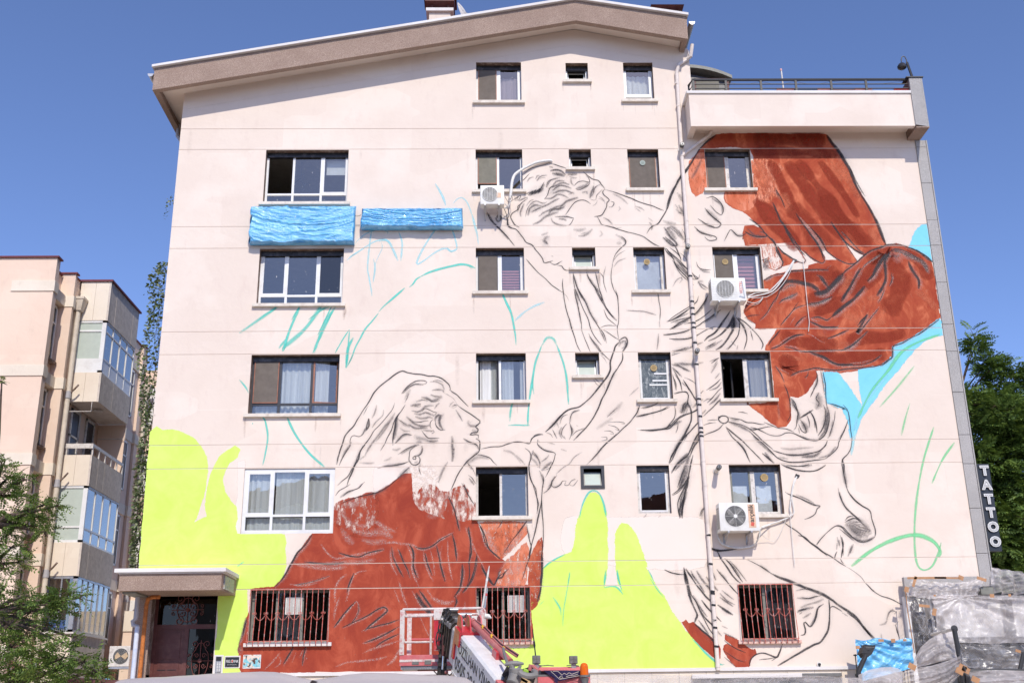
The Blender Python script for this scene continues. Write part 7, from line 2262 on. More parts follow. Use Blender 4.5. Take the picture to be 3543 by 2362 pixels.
# cream bands at each floor: short return on the front, strip on the flank
for z in (13.05, 10.2, 7.36, 4.51, 1.67):
    m = MB(); m.box(-15.35, -13.965, 32.965, 33.31, z, z+.36, .006); m.build('band', 'cream_stone', lb_)
    m = MB(); m.box(-14.5, -14.14, 33.312, 34.37, z-.02, z+.36); m.build('band', 'cream_stone', lb_)
    m = MB(); m.box(-14.35, -13.86, 34.372, 34.58, z-.02, z+.36, .006); m.build('band', 'cream_stone', lb_)
    m = MB(); m.box(-14.1, -13.95, 38.4, 41.9, z-.02, z+.36); m.build('band', 'cream_stone', lb_)
    m = MB(); m.box(-14.35, -13.86, 41.95, 42.45, z-.02, z+.36, .006); m.build('band', 'cream_stone', lb_)
    # tall narrow window of the recessed strip
    m = MB()
    y0, y1, za, zb = 33.42, 34.28, z-1.98, z-.10
    X = -14.35
    m.box(X, X+.05, y0, y0+.07, za, zb); m.box(X, X+.05, y1-.07, y1, za, zb); m.box(X, X+.05, y0, y1, za, za+.07); m.box(X, X+.05, y0, y1, zb-.07, zb); m.box(X, X+.05, y0+.07, y1-.07, zb-.62, zb-.57); m.box(X, X+.05, (y0+y1)/2-.03, (y0+y1)/2+.03, za+.07, zb-.62)
    w = m.build('window', 'white_upvc', lb_)
    m = MB(); m.box(X+.012, X+.018, y0+.07, y1-.07, za+.07, zb-.07); m.build('pane', 'dusty_glass', w)
    m = MB(); m.box(X-.02, X+.004, y0+.07, y1-.07, za+.07, zb-.07); m.build('curtain', 'beige_curtain', w)
    m = MB(); m.box(-14.36, -14.16, 33.30, 34.36, za-.08, za-.01); m.build('sill', 'reveal_brown', w)
    # far windows behind the bay
    for ya, yb in ((38.9, 40.0), (40.4, 41.5)):
        m = MB(); X2 = -13.99; m.box(X2, X2+.03, ya, ya+.07, za, zb); m.box(X2, X2+.03, yb-.07, yb, za, zb); m.box(X2, X2+.03, ya, yb, za, za+.07); m.box(X2, X2+.03, ya, yb, zb-.07, zb); m.box(X2, X2+.03, ya, yb, zb-.6, zb-.55); m.box(X2, X2+.03, (ya+yb)/2-.03, (ya+yb)/2+.03, za, zb)
        w = m.build('window', 'white_upvc', lb_); m = MB(); m.box(X2+.005, X2+.012, ya, yb, za, zb); m.build('pane', 'boom_black', w)
    m = MB(); X3 = -13.19; m.box(-14.0, -13.3, 43.36, 43.399, za+.2, zb-.1); m.build('window', 'white_upvc', lb_)
# the bay
BXA, BXB, BYA, BYB = -13.95, -12.93, 35.09, 38.2
def bay_panel(z0, z1, cap=False):
    mid = (BXA+BXB)/2
    for a, b in ((BXA, mid-.004), (mid+.004, BXB-.012)):
        m = MB(); m.box(a, b, BYA, BYA+.05, z0, z1); m.build('stone_plate', 'cream_stone', lb_)
    n = 5
    for i in range(n):
        ya, yb = BYA+.06+(BYB-BYA-.06)*i/n, BYA+.06+(BYB-BYA-.06)*(i+1)/n
        m = MB(); m.box(BXB-.05, BXB-R.uniform(0, .006), ya+.003, yb-.003, z0+R.uniform(-.01, .01), z1); m.build('facing_board', 'grey_board', lb_)
    m = MB(); m.box(BXB-.06, BXB+.006, BYA-.004, BYA+.058, z0-.01, z1); m.build('corner_trim', 'grey_board', lb_)
    m = MB(); m.box(BXA, BXB-.06, BYA+.06, BYB, z0+.02, z0+.14); m.build('floor_slab', 'grey_board', lb_)
for z0, z1 in ((12.8, ZL), (9.94, 10.95), (7.13, 8.14), (4.26, 5.31), (-1.6, 2.52)): bay_panel(z0, z1)
m = MB(); m.box(BXA, BXB-.06, BYA+.06, BYB, 12.82, ZL-.02); m.build('bay_attic', 'grey_board', lb_)
for z0, z1 in ((10.95, 12.8), (8.14, 9.94), (5.31, 7.13), (2.55, 4.26)):
    m = MB(); m.box(BXA-.05, BXA, BYA+.3, BYB, z0, z1); m.box(BXA, BXB-.06, BYB-.02, BYB, z0, z1); m.build('bay_back_wall', 'salmon_plaster', lb_)
def bay_glazing(z0, z1, fm, nside, tr_f, tr_s, film, solid=0):
    m = MB()
    xs0, xs1 = BXA+.02, BXB-.02; y = BYA+.02
    m.box(xs0, xs0+.09, y, y+.07, z0, z1); m.box(xs1-.14, xs1, y, y+.07, z0, z1); m.box(xs0, xs1, y, y+.07, z1-.08, z1-.001); m.box(xs0, xs1, y, y+.07, z0, z0+.08)
    if tr_f: m.box(xs0+.09, xs1-.14, y+.002, y+.068, z0+(z1-z0)*tr_f-.03, z0+(z1-z0)*tr_f+.03)
    if solid: m.box(xs0+.09, xs1-.14, y+.01, y+.06, z0+.08, z0+solid)
    else: m.box((xs0+xs1)/2-.02, (xs0+xs1)/2+.02, y+.002, y+.068, z0, z1) if fm == 'galvanised' else None
    w = m.build('window', fm, lb_)
    m = MB(); m.box(xs0+.09, xs1-.14, y+.03, y+.036, z0+.08, z1-.08); m.build('pane', film, w)
    X = BXB-.03
    m = MB(); ya, yb = BYA+.09, BYB
    m.box(X-.06, X, ya, yb, z1-.07, z1-.001); m.box(X-.06, X, ya, yb, z0, z0+.07)
    for i in range(nside+1):
        yy = ya+(yb-ya)*i/nside; m.box(X-.06, X, max(ya, yy-.035), min(yb, yy+.035), z0+.07, z1-.07)
    if tr_s: 
        for k in tr_s: m.box(X-.062, X+.002, ya, yb, z0+(z1-z0)*k-.03, z0+(z1-z0)*k+.03)
    w = lab(m.build('window', fm, lb_), 'side glazing of the bay')
    m = MB(); m.box(X-.03, X-.024, ya, yb, z0+.07, z1-.07); m.build('pane', 'window_glass', w)
    if solid: m = MB(); m.box(X-.02, X-.012, ya, yb, z0+.07, z0+solid); m.build('infill_panel', fm, w)
    for i in range(0, nside, 2 if nside > 4 else 3):
        curtain = MB(); yy = ya+(yb-ya)*(i+.1)/nside; curtain.box(X-.25, X-.24, yy, yy+(yb-ya)/nside*.8, z0+.1, z1-.1); curtain.build('curtain', 'beige_curtain', w)
    return w
bay_glazing(10.95, 12.8, 'white_upvc', 4, .80, (.80, .28), 'window_film', .5)
bay_glazing(5.31, 7.13, 'white_upvc', 4, .27, (.25,), 'window_film')
bay_glazing(2.55, 4.26, 'galvanised', 6, 0, (), 'window_glass')
m = MB(); m.box(BXB-.9, BXB-.2, BYA+.4, BYB-.2, 2.55, 2.95); o = m.build('blue_sofa', 'blue_cover', lb_)
m = MB(); m.box(BXA-.1, BXB+.06, BYA-.05, BYB+.05, 2.50, 2.549); m.build('bay_sill', 'white_trim', lb_)
# open balcony: rail, soffit lamp, clothes bracket, doors
rl = empty('balcony_rail', (BXB, BYA, 8.14)); rl.parent = lb_; rl.matrix_parent_inverse = parent_inv(lb_)
m = MB(); m.box(BXA+.02, BXB, BYA, BYA+.05, 8.36, 8.52); m.box(BXB-.05, BXB, BYA+.051, BYB, 8.42, 8.52); m.build('top_rail', 'aged_white_frame', rl)
for i in range(6):
    yy = BYA+.05+(BYB-BYA-.1)*i/5; m = MB(); m.box(BXB-.045, BXB-.005, yy, yy+.05, 8.14, 8.42); m.build('rail_post', 'aged_white_frame', rl)
m = MB(); m.box(BXA+.15, BXA+.19, BYA+.01, BYA+.05, 8.14, 8.36); m.build('rail_post', 'aged_white_frame', rl)
m = MB(); m.tube([(-13.3, 36.2, 9.90), (-13.3, 36.2, 9.94)], .16, 16); m.build('ceiling_lamp', 'aged_white_frame', lb_, smooth=True)
m = MB(); m.tube([(-13.10, 35.0, 9.9), (-13.10, 35.0, 9.58), (-13.95, 35.0, 9.58)], .014, 6); m.build('clothes_bracket', 'aged_white_frame', lb_)
m = MB(); m.tube([(-12.94, 38.1, 9.8), (-12.94, 38.1, 9.4), (-13.9, 38.1, 9.4)], .014, 6); m.build('clothes_bracket', 'aged_white_frame', lb_)
for ya, yb in ((35.5, 36.3), (36.9, 37.7)):
    m = MB(); X2 = BXA+.005; m.box(X2, X2+.05, ya, ya+.08, 8.15, 9.85); m.box(X2, X2+.05, yb-.08, yb, 8.15, 9.85); m.box(X2, X2+.05, ya, yb, 9.77, 9.85); m.box(X2, X2+.05, ya, yb, 8.9, 8.96); w = m.build('balcony_door', 'aged_white_frame', lb_)
    m = MB(); m.box(X2+.01, X2+.02, ya+.08, yb-.08, 8.2, 9.77); m.build('pane', 'boom_black', w)
# rainwater pipes with hopper and sockets
for X, Y_, zt in ((-13.86, 34.86, 13.05), (-13.85, 42.75, 12.3)):
    m = MB(); m.tube([(X, Y_, -1.6), (X, Y_, zt)], .085, 10); dp = m.build('drainpipe', 'cream_pipe', lb_, smooth=True)
    m = MB(); m.hexa([(X-.12, Y_-.12, zt), (X+.12, Y_-.12, zt), (X+.12, Y_+.12, zt), (X-.12, Y_+.12, zt), (X-.2, Y_-.2, zt+.38), (X+.2, Y_-.2, zt+.38), (X+.2, Y_+.2, zt+.38), (X-.2, Y_+.2, zt+.38)]); m.box(X-.22, X+.22, Y_-.22, Y_+.22, zt+.381, zt+.46); m.build('hopper', 'cream_pipe', dp)
    for z in (10.1, 7.15, 4.3, 1.5):
        m = MB(); m.tube([(X, Y_, z-.12), (X, Y_, z+.12)], .105, 10); m.build('pipe_socket', 'grey_pipe', dp, smooth=True)
        m = MB(); m.tube([(X+.05, Y_, z+.05), (X+.22, Y_-.05, z+.2), (X+.33, Y_-.05, z+.34)], .03, 6); m.build('branch_pipe', 'reveal_brown', dp, smooth=True)
# air conditioners of that building
def ac_small(x, y, z, label, face='Y'):
    t = thing('air_conditioner', (x, y, z), label, 'air conditioner', 'air conditioners of the salmon building')
    m = MB(); m.box(x-.4, x+.4, y, y+.3, z, z+.6, .015); m.build('casing', 'aged_white_frame', t)
    m = MB(); m.disc((x-.04, y-.003, z+.3), .23, 'Y', 26); m.build('fan_opening', 'black_plastic', t)
    m = MB()
    for i in range(1, 8): m.tube([(x-.04+.23*i/7*cos(a*pi/12), y-.012, z+.3+.23*i/7*sin(a*pi/12)) for a in range(24)], .003, 4, close=True)
    m.build('fan_guard', 'white_metal', t)
    m = MB(); m.face((x-.04, y-.006, z+.3), (x+.12, y-.006, z+.42), (x+.18, y-.008, z+.30), (x+.1, y-.008, z+.2)); m.face((x-.04, y-.006, z+.3), (x-.2, y-.006, z+.2), (x-.22, y-.008, z+.32), (x-.14, y-.008, z+.42)); m.build('fan', 'cardboard', t)
    m = MB(); m.box(x-.38, x+.38, y+.02, y+.6, z-.06, z-.005); m.build('bracket', 'galvanised', t)
c = at(423, 2265, 34.5); ac_small(c.x, 34.5, c.z-.33, 'dusty air conditioner seen between the canopy and the salmon building')
t = thing('rear_house', (-11.5, 36, -1.6), 'narrow salmon wall with white door seen behind the canopy', 'house')
m = MB(); m.box(-12.95, -9.6, 40, 44, -1.6, 3.6); m.build('wall', 'salmon_plaster', t)
m = MB(); m.box(-12.95, -9.6, 39.96, 39.999, -1.6, -.2); m.box(-12.95, -9.6, 39.96, 39.999, 2.9, 3.6); m.build('plinth', 'cream_stone', t)
m = MB(); m.box(-12.55, -11.6, 39.93, 39.999, -.1, 2.9); m.build('door', 'white_upvc', t)
# ---------------------------------------------------------------- leaves
def pinnate(V_, F_, M, n, L, lw, ll, droop, rr):
    'one compound leaf in frame M: y along the rachis, leaflets in pairs'
    for i in range(n+1):
        t = i/n; y = L*t; z = -droop*t*t*L
        for s in (-1, 1):
            if i == n and s == 1: continue
            a = rr.uniform(.9, 1.25) if i < n else 0
            dx, dy = (s*sin(a), cos(a)) if i < n else (0, 1)
            l2 = ll*(1-.35*abs(t-.45)*1.6)*rr.uniform(.85, 1.15); w2 = lw*.5; dz = -l2*rr.uniform(.1, .5)
            px, py = -dy, dx
            b = len(V_)
            for k in ((0, 0), (.45, 1), (1, 0), (.45, -1)):
                p = Vector((dx*l2*k[0]+px*w2*k[1], y+dy*l2*k[0]+py*w2*k[1], z+dz*k[0]*k[0]))
                V_.append(tuple(M @ p))
            F_.append((b, b+1, b+2, b+3))
def leaf_frame(p, rr, out=None, up=.25):
    d = Vector((rr.gauss(0, 1), rr.gauss(0, 1), rr.gauss(0, .6)+up))
    if out is not None: d = d*.6+out
    d.normalize(); x = d.cross(Vector((0, 0, 1)))
    if x.length < .1: x = Vector((1, 0, 0))
    x.normalize(); z = x.cross(d); 
    M = Matrix(((x.x, d.x, z.x, p.x), (x.y, d.y, z.y, p.y), (x.z, d.z, z.z, p.z), (0, 0, 0, 1)))
    return M @ Matrix.Rotation(rr.gauss(0, .5), 4, 'Y')
def leaf_obj(name, V_, F_, mat, parent):
    me = bpy.data.meshes.new(name); me.from_pydata(V_, [], F_); me.materials.append(MATS[mat])
    o = bpy.data.objects.new(name, me); COL.objects.link(o); o.parent = parent; o.matrix_parent_inverse = parent_inv(parent); o['kind'] = 'stuff'; return o
def tree_with(label, base, trunk, blobs, npl, n, L, lw, ll, mat, seed, limbs=True, group=None):
    rr = random.Random(seed); t = thing('tree', base, label, 'tree', group)
    m = MB(); B0 = Vector(base); m.tube([B0]+[Vector(q) for q in trunk], [.22-.16*i/len(trunk) for i in range(len(trunk)+1)], 9)
    m.build('trunk', 'bark', t, smooth=True)
    V_, F_ = [], []; lm = MB()
    for (c, r, k) in blobs:
        c = Vector(c); r = Vector(r)
        if limbs:
            src = min([Vector(q) for q in trunk], key=lambda q: (q-c).length); mid = src.lerp(c, .55)+Vector((rr.uniform(-.15, .15), 0, .12))*r.length*.4
            lm.tube([src, mid, c], [.045, .03, .012], 5)
        sub = [c+Vector((rr.uniform(-1, 1)*r.x, rr.uniform(-1, 1)*r.y, rr.uniform(-1, 1)*r.z))*.75 for _ in range(7)]
        for q in sub: lm.tube([c.lerp(q, .1), q], [.012, .004], 4)
        for _ in range(int(npl*k)):
            # leaves gather round twig ends, denser near the shell
            while True:
                d = Vector((rr.uniform(-1, 1), rr.uniform(-1, 1), rr.uniform(-1, 1)))
                if .05 < d.length <= 1: break
            d = d.normalized()*(d.length**.45)
            p = c+Vector((d.x*r.x, d.y*r.y, d.z*r.z))
            q = min(sub, key=lambda q: (q-p).length); p = p.lerp(q, rr.uniform(.0, .45))
            pinnate(V_, F_, leaf_frame(p, rr, Vector((d.x, d.y-.25, d.z*.3-.05))*.9), n, L*rr.uniform(.75, 1.2), lw, ll, rr.uniform(.1, .5), rr)
    lm.build('limb', 'bark', t); leaf_obj('crown', V_, F_, mat, t)
    return t
# right: tall trees behind the building
rr = random.Random(5)
def blob(u, v, Y, r, k): c = at(u, v, Y); return ((c.x, c.y, c.z), (r, r, r*.8), k)
bl = []
TOP = [(3330, 1290), (3372, 1150), (3400, 1190), (3430, 1230), (3465, 1205), (3500, 1250), (3560, 1240), (3640, 1160), (3760, 1080), (3900, 1120), (4050, 1260)]
def top_at(u):
    for (a, b), (c, d) in zip(TOP, TOP[1:]):
        if a <= u <= c: return b+(d-b)*(u-a)/(c-a)
    return 1300
bl += [blob(3374, 1195, 37.5, .35, .5), blob(3440, 1265, 37.2, .5, .8), (lambda c: ((c.x, c.y, c.z), (.22, .3, .5), .3))(at(3372, 1165, 37.5)), blob(3500, 1300, 37, .6, 1), blob(3410, 1260, 37.3, .45, .8)]
for i in range(42):
    u = rr.uniform(3330, 3600); v0 = top_at(u)+115; v = v0+(2040-v0)*((i+.5)/42); bl.append(blob(u, v, rr.uniform(35.5, 37.8), rr.uniform(.7, 1.1), 1.6))
tb = at(3430, 1900, 37.5)
tree_with('tall dark green tree with feathery leaves behind the granite corner', (tb.x, 37.5, -1.6), [(tb.x, 37.5, 2), (tb.x-.1, 37.6, 6), (tb.x-.3, 37.6, 8.6), (tb.x-.5, 37.5, 10.2)], bl, 84, 8, .46, .062, .15, 'tree_leaf', 3)
bl = []
for i in range(26):
    u = rr.uniform(3600, 4050); v0 = top_at(u)+130; v = v0+(2080-v0)*rr.random()**.8; bl.append(blob(u, v, rr.uniform(36.5, 40), rr.uniform(1.1, 1.6), 1.6))
for i in range(16):
    u = rr.uniform(3380, 3620); v = rr.uniform(1400, 2050); bl.append(blob(u, v, 40.5, 1.5, 1.6))
tb = at(3800, 1900, 39)
tree_with('second leafy tree farther right, its crown reaching in at the frame edge', (tb.x, 39, -1.6), [(tb.x, 39, 3), (tb.x, 39, 8), (tb.x+.3, 39, 10.2)], bl, 64, 7, .55, .075, .17, 'tree_leaf', 4)
# left: near tree whose branches reach in from the left edge
L2 = lambda x, y, Y: at(x*.5178, 1550+y*.5178, Y)
bl = []
for (x, y, rx, rz, k, Y_) in ((20, 110, 60, 60, .9, 17), (60, 190, 80, 50, 1, 17.2), (170, 205, 90, 32, .8, 17.1), (40, 290, 110, 60, 1.3, 17), (150, 320, 60, 30, .5, 17.3), (300, 375, 95, 30, .8, 16.8), (380, 385, 45, 18, .35, 16.7),
     (120, 430, 110, 60, 1.3, 17), (290, 455, 105, 26, .7, 16.9), (200, 520, 150, 55, 1.5, 17), (300, 560, 60, 34, .5, 16.8), (60, 560, 90, 80, 1.4, 17.3), (80, 660, 90, 50, 1, 17), (120, 760, 80, 45, .9, 17.1), (30, 800, 60, 70, .9, 17),
     (30, 930, 60, 70, .7, 16.5), (180, 980, 60, 45, .5, 16), (90, 1060, 80, 60, .8, 16.4), (200, 1100, 60, 70, .7, 16), (340, 1040, 90, 45, .8, 15.7), (450, 990, 100, 55, 1.2, 15.6), (530, 1000, 40, 35, .4, 15.5), (400, 1080, 80, 35, .7, 15.7), (330, 1180, 50, 30, .35, 15.8),
     (60, 1190, 90, 90, 1.3, 16.4), (180, 1230, 70, 50, .7, 16), (400, 1290, 110, 50, .9, 15.5), (490, 1260, 40, 30, .3, 15.4), (80, 1330, 110, 80, 1.8, 16.2), (250, 1360, 120, 60, 1.4, 15.8), (420, 1400, 120, 60, 1.5, 15.5), (560, 1420, 90, 45, 1, 15.3), (640, 1490, 50, 40, .5, 15.2),
     (120, 1460, 150, 80, 2.2, 16), (320, 1490, 140, 70, 2, 15.6), (500, 1520, 130, 55, 1.5, 15.3), (100, 1560, 150, 60, 1.8, 16), (12, 1010-1450, 22, 26, .14, 17)):
    c = L2(x, y, Y_); s_ = .5178*Y_/3980; bl.append(((c.x, Y_, c.z), (rx*s_, max(.25, rx*s_*.8), rz*s_), k))
t0 = L2(-120, 1560, 16.6)
tree_with('near tree with feathery leaves reaching in from the lower left', (t0.x-.4, 16.8, -1.6), [(t0.x-.3, 16.8, .2), tuple(L2(-90, 1100, 16.9)), tuple(L2(-70, 800, 17)), tuple(L2(-60, 500, 17)), tuple(L2(-50, 330, 17))], bl, 36, 6, .20, .028, .058, 'pinnate_leaf', 8)
# vine on the left corner of the painted building
rr = random.Random(11); t = thing('climbing_vine', (-8.2, 26.2, -1.4), 'leafy creeper climbing the left corner of the painted building', 'vine')
V_, F_ = [], []; lm = MB()
PROF = [(905, 26), (960, 62), (1020, 58), (1100, 52), (1200, 66), (1260, 78), (1300, 60), (1360, 50), (1400, 56), (1480, 34), (1540, 40), (1600, 44), (1700, 44), (1800, 38), (1880, 40), (1950, 34), (1985, 10)]
def edge_u(v): return 638-.0952*(v-326)
for (a, wa), (b, wb) in zip(PROF, PROF[1:]):
    for _ in range(int((b-a)*1.9)):
        k = rr.random(); v = a+(b-a)*k; w_ = wa+(wb-wa)*k; u = edge_u(v)-w_*rr.random()**.8+rr.uniform(-2, 6)
        p = at(u, v, 25.85+rr.uniform(0, .7)); s = rr.uniform(.06, .10)
        M = leaf_frame(p, rr, Vector((-.3, -.7, -.5)))
        bb = len(V_)
        for kx, ky in ((0, 0), (.45, .35), (.3, .75), (0, 1.25), (-.3, .75), (-.45, .35)): V_.append(tuple(M @ Vector((kx*s, ky*s, -.15*s*ky))))
        F_.append(tuple(bb+q for q in range(6)))
for (u, v, k) in ((590, 690, 18), (582, 715, 14), (578, 735, 8), (612, 690, 6), (640, 2000, 0), (470, 1700, 10), (505, 1010, 3)):
    for _ in range(k):
        p = at(u+rr.gauss(0, 6), v+rr.gauss(0, 10), 25.9+rr.uniform(0, .2)); s = rr.uniform(.04, .07); M = leaf_frame(p, rr, Vector((-.3, -.6, -.5))); bb = len(V_)
        for kx, ky in ((0, 0), (.45, .35), (.3, .75), (0, 1.25), (-.3, .75), (-.45, .35)): V_.append(tuple(M @ Vector((kx*s, ky*s, -.15*s*ky))))
        F_.append(tuple(bb+q for q in range(6)))
for s_ in range(4):
    pts = [at(edge_u(v)-4-5*s_+9*sin(v*.013+s_*2)+6*sin(v*.041+s_), v, 26.0+.15*s_) for v in range(1990, 900, -40)]; lm.tube(pts, [.013-.0004*i for i in range(len(pts))], 5)
lm.build('stem', 'bark', t); leaf_obj('foliage', V_, F_, 'vine_leaf', t)
# conifer and broadleaf behind the photographer's back: they are what the lower panes mirror
def conifer(x, y, h, label, seed):
    rr = random.Random(seed); t = thing('tree', (x, y, -1.6), label, 'tree')
    m = MB(); m.tube([(x, y, -1.6), (x, y, h-1.6)], [.3, .04], 8); m.build('trunk', 'bark', t); V_, F_ = [], []
    for i in range(2600):
        k = rr.random()**.8; z = -.2+(h-1.4)*k; r = (1-k)*h*.17+.15; a = rr.uniform(0, 6.28); q = r*rr.uniform(.35, 1)
        p = Vector((x+q*cos(a), y+q*sin(a), z-q*.25)); d = Vector((cos(a), sin(a), -.35)); sd = Vector((-sin(a), cos(a), 0))*.14; b = len(V_)
        V_ += [tuple(p-sd), tuple(p+sd), tuple(p+d*.45+sd*.3)]; F_.append((b, b+1, b+2))
    leaf_obj('crown', V_, F_, 'tree_leaf', t)
conifer(3.9, -14, 15.2, 'tall conifer across the street behind the camera', 21); conifer(1.3, -16, 12.0, 'shorter conifer across the street behind the camera', 22)
# ---------------------------------------------------------------- crane truck in the foreground
Z3 = lambda x, y, Y: at(1360+x*.19264, 2060+y*.19264, Y)
ck = thing('crane_truck', (1.2, 15.4, -1.6), 'red and white aerial crane truck with work basket in front of the mural', 'truck')
# -- basket
YB0, YB1 = 20.0, 20.75
tl, br = Z3(135, 245, YB0), Z3(1650, 1250, YB0); x0, x1, zt, zb = tl.x, br.x, tl.z, br.z; zf = Z3(0, 1065, YB0).z; zm = Z3(0, 372, YB0).z; zn = Z3(0, 735, YB0).z; zo = Z3(0, 838, YB0).z
bk = empty('work_basket', ((x0+x1)/2, YB0, zb)); bk.parent = ck; bk.matrix_parent_inverse = parent_inv(ck)
m = MB(); m.tube([(x0+.05, YB0, zt), (x1-.03, YB0, zt+.01), (x1, YB0, zt-.05), (x1, YB0, zf)], .022, 8); m.tube([(x1, YB0, zt-.03), (x1, YB1, zt-.03), (x0+.05, YB1, zt-.03), (x0+.05, YB0, zt-.0)], .02, 8); m.build('top_rail', 'basket_paint', bk, smooth=True)
for z in (zm, zo): m = MB(); m.tube([(x0+.06, YB0+.01, z+.06), (x0+.09, YB0+.01, z), (x0+.62, YB0+.01, z+.005)], .02, 8); m.build('middle_rail', 'basket_paint', bk, smooth=True)
m = MB(); m.tube([(x0+.05, YB1, zn), (x0+.62, YB1, zn)], .016, 6); m.tube([(x0+.02, YB0, zn), (x0+.02, YB1, zn)], .016, 6); m.build('middle_rail', 'faded_red', bk)
for x, y in ((x0+.035, YB0), (x0+.11, YB1), (x1-.05, YB1)):
    m = MB(); m.box(x-.04, x+.04, y-.02, y+.02, zf, zt-.01); m.build('corner_post', 'basket_paint', bk)
m = MB(); m.tube([(x0+.545, YB0, zf), (x0+.545, YB0, zm+.0)], .02, 8); m.build('post', 'basket_paint', bk)
m = MB(); m.box(x1-.30, x1-.02, YB0+.02, YB0+.04, zm-.12, zt-.12); m.build('control_box', 'white_metal', bk)
m = MB(); m.tube([(x1, YB0, zt-.13), (x1+.07, YB0, zt-.14), (x1+.12, YB0, zt-.17)], [.05, .045, .01], 10); m.build('lamp_head', 'white_metal', bk, smooth=True)
m = MB(); m.grid(lambda u, v: (x1-.14+.12*u+.03*sin(v*5), YB0-.03+.02*sin(u*9+v*4), zt-.02-.5*v), 8, 10); m.build('rag', 'basket_paint', bk, smooth=True)
m = MB(); m.box(x0, x1, YB0-.01, YB1, zb+.01, zf, .006); m.build('tray', 'faded_red', bk)
m = MB(); m.box(x0-.002, x1+.002, YB0-.016, YB0-.011, zb+.075, zb+.115); m.build('stripe', 'basket_paint', bk)
for i in range(3):
    m = MB(); m.box(x0+.22+.22*i, x0+.34+.22*i, YB0-.018, YB0-.016, zb+.03, zb+.08+.02*(i % 2)); m.build('paint_stain', 'rubber_grey', bk)
m = MB(); m.box(x0+.02, x1-.02, YB0+.02, YB1-.02, zb-.05, zb+.009)
for i in range(30):
    for j in range(3): m.box(x0+.06+i*.045, x0+.085+i*.045, YB0+.012, YB0+.0195, zb-.045+j*.016, zb-.037+j*.016)
m.build('perforated_floor', 'galvanised', bk)
m = MB()
for i in range(9):
    xa = x0+.62+i*.10; m.obox(Matrix.Translation((xa, YB0+.3, zb-.10)) @ Matrix.Rotation(.75*(1 if i % 2 else -1), 4, 'Y'), .018, .03, .16)
m.box(x0+.3, x1+.02, YB0+.27, YB0+.33, zb-.19, zb-.165); m.box(x0+.3, x1+.02, YB0+.27, YB0+.33, zb-.065, zb-.04); m.build('lattice_beam', 'maroon_steel', bk)
a, b = Z3(740, 240, 19.9), Z3(870, 660, 19.9)
m = MB(); m.box(a.x, b.x, 19.85, 20.05, b.z-.3, a.z-.19); m.build('basket_bracket', 'crane_red', ck)
m = MB(); m.box(a.x-.005, b.x+.03, 19.84, 20.06, a.z-.188, a.z-.0); m.build('basket_bracket', 'basket_paint', ck)
# two poles leaning in the basket
for lb, u0, v0, u1, v1, mt in (('pale wooden paint pole leaning in the basket', 1693, 1956, 1668, 2104, 'aged_white_frame'), ('grey roller pole with red bands beside the pale pole', 1686, 2030, 1676, 2104, 'galvanised')):
    p, q = at(u0, v0, 20.4), at(u1, v1, 20.3); d = q-p; q2 = q+d*1.0
    t = thing('paint_pole', tuple(q2), lb, 'pole'); m = MB(); m.tube([p, p.lerp(q2, .08), q2], [.006, .018, .018], 8); m.build('pole', mt, t, smooth=True)
    for k in (.15, .5):
        m = MB(); w_ = p.lerp(q2, k); m.tube([w_, w_+d.normalized()*.05], .021, 8); m.build('band', 'crane_red' if mt == 'galvanised' else 'paper_white', t)
# -- vertical jib plate with ram
a, b = Z3(800, 240, 19.4), Z3(975, 1440, 19.4)
m = MB(); m.hexa([(a.x+.10, 19.3, a.z), (b.x-.0, 19.3, a.z), (b.x-.02, 19.55, a.z), (a.x+.12, 19.55, a.z), (a.x-.0, 19.3, b.z), (b.x-.01, 19.3, b.z), (b.x-.02, 19.55, b.z), (a.x, 19.55, b.z)]); m.build('jib_plate', 'boom_black', ck)
m = MB(); 
for k in range(7): z = a.z-.25-k*.14; m.box(a.x+.02, b.x-.0, 19.27, 19.299, z, z+.05)
m.tube([Z3(800, 640, 19.25), Z3(770, 760, 19.25), Z3(790, 900, 19.25), Z3(830, 1040, 19.25), Z3(850, 900, 19.25)], .012, 6); m.tube([Z3(985, 830, 19.25), Z3(975, 950, 19.25), Z3(990, 1080, 19.25)], .02, 6)
m.build('jib_hardware', 'oily_steel', ck)['kind'] = 'stuff'
m = MB(); m.tube([Z3(915, 700, 19.22), Z3(905, 1080, 19.22)], .035, 10); m.build('ram_cylinder', 'rusty_red_metal', ck, smooth=True)
m = MB(); m.tube([Z3(900, 1080, 19.2), Z3(885, 1320, 19.2)], .014, 8); m.build('ram_rod', 'chrome', ck, smooth=True)
m = MB(); m.tube([Z3(930, 1370, 19.2), Z3(990, 1370, 19.2)], .03, 8); m.build('pivot_pin', 'dusty_rose_paint', ck, smooth=True)
# -- boom: nested box sections rising away to the upper left
A_ = Z3(1290, 1010, 18.5); Bq = Z3(2020, 1970, 16.6)
dv = (A_-Bq).normalized(); rv_ = Vector((dv.y, -dv.x, 0)).normalized(); nv = rv_.cross(dv)
BM = Matrix(((rv_.x, dv.x, nv.x, A_.x), (rv_.y, dv.y, nv.y, A_.y), (rv_.z, dv.z, nv.z, A_.z), (0, 0, 0, 1)))
def section(m, y0, y1, w, h, c, cz=0.0):
    'box section with chamfered corners in the boom frame'
    pr = [(-w/2+c, -h/2), (w/2-c, -h/2), (w/2, -h/2+c), (w/2, h/2-c), (w/2-c, h/2), (-w/2+c, h/2), (-w/2, h/2-c), (-w/2, -h/2+c)]
    b = len(m.v); n = len(pr)
    m.v += [tuple(BM @ Vector((x, y0, z+cz))) for x, z in pr]+[tuple(BM @ Vector((x, y1, z+cz))) for x, z in pr]
    m.f += [tuple(b+i for i in range(n))[::-1], tuple(b+n+i for i in range(n))]+[(b+i, b+(i+1) % n, b+n+(i+1) % n, b+n+i) for i in range(n)]
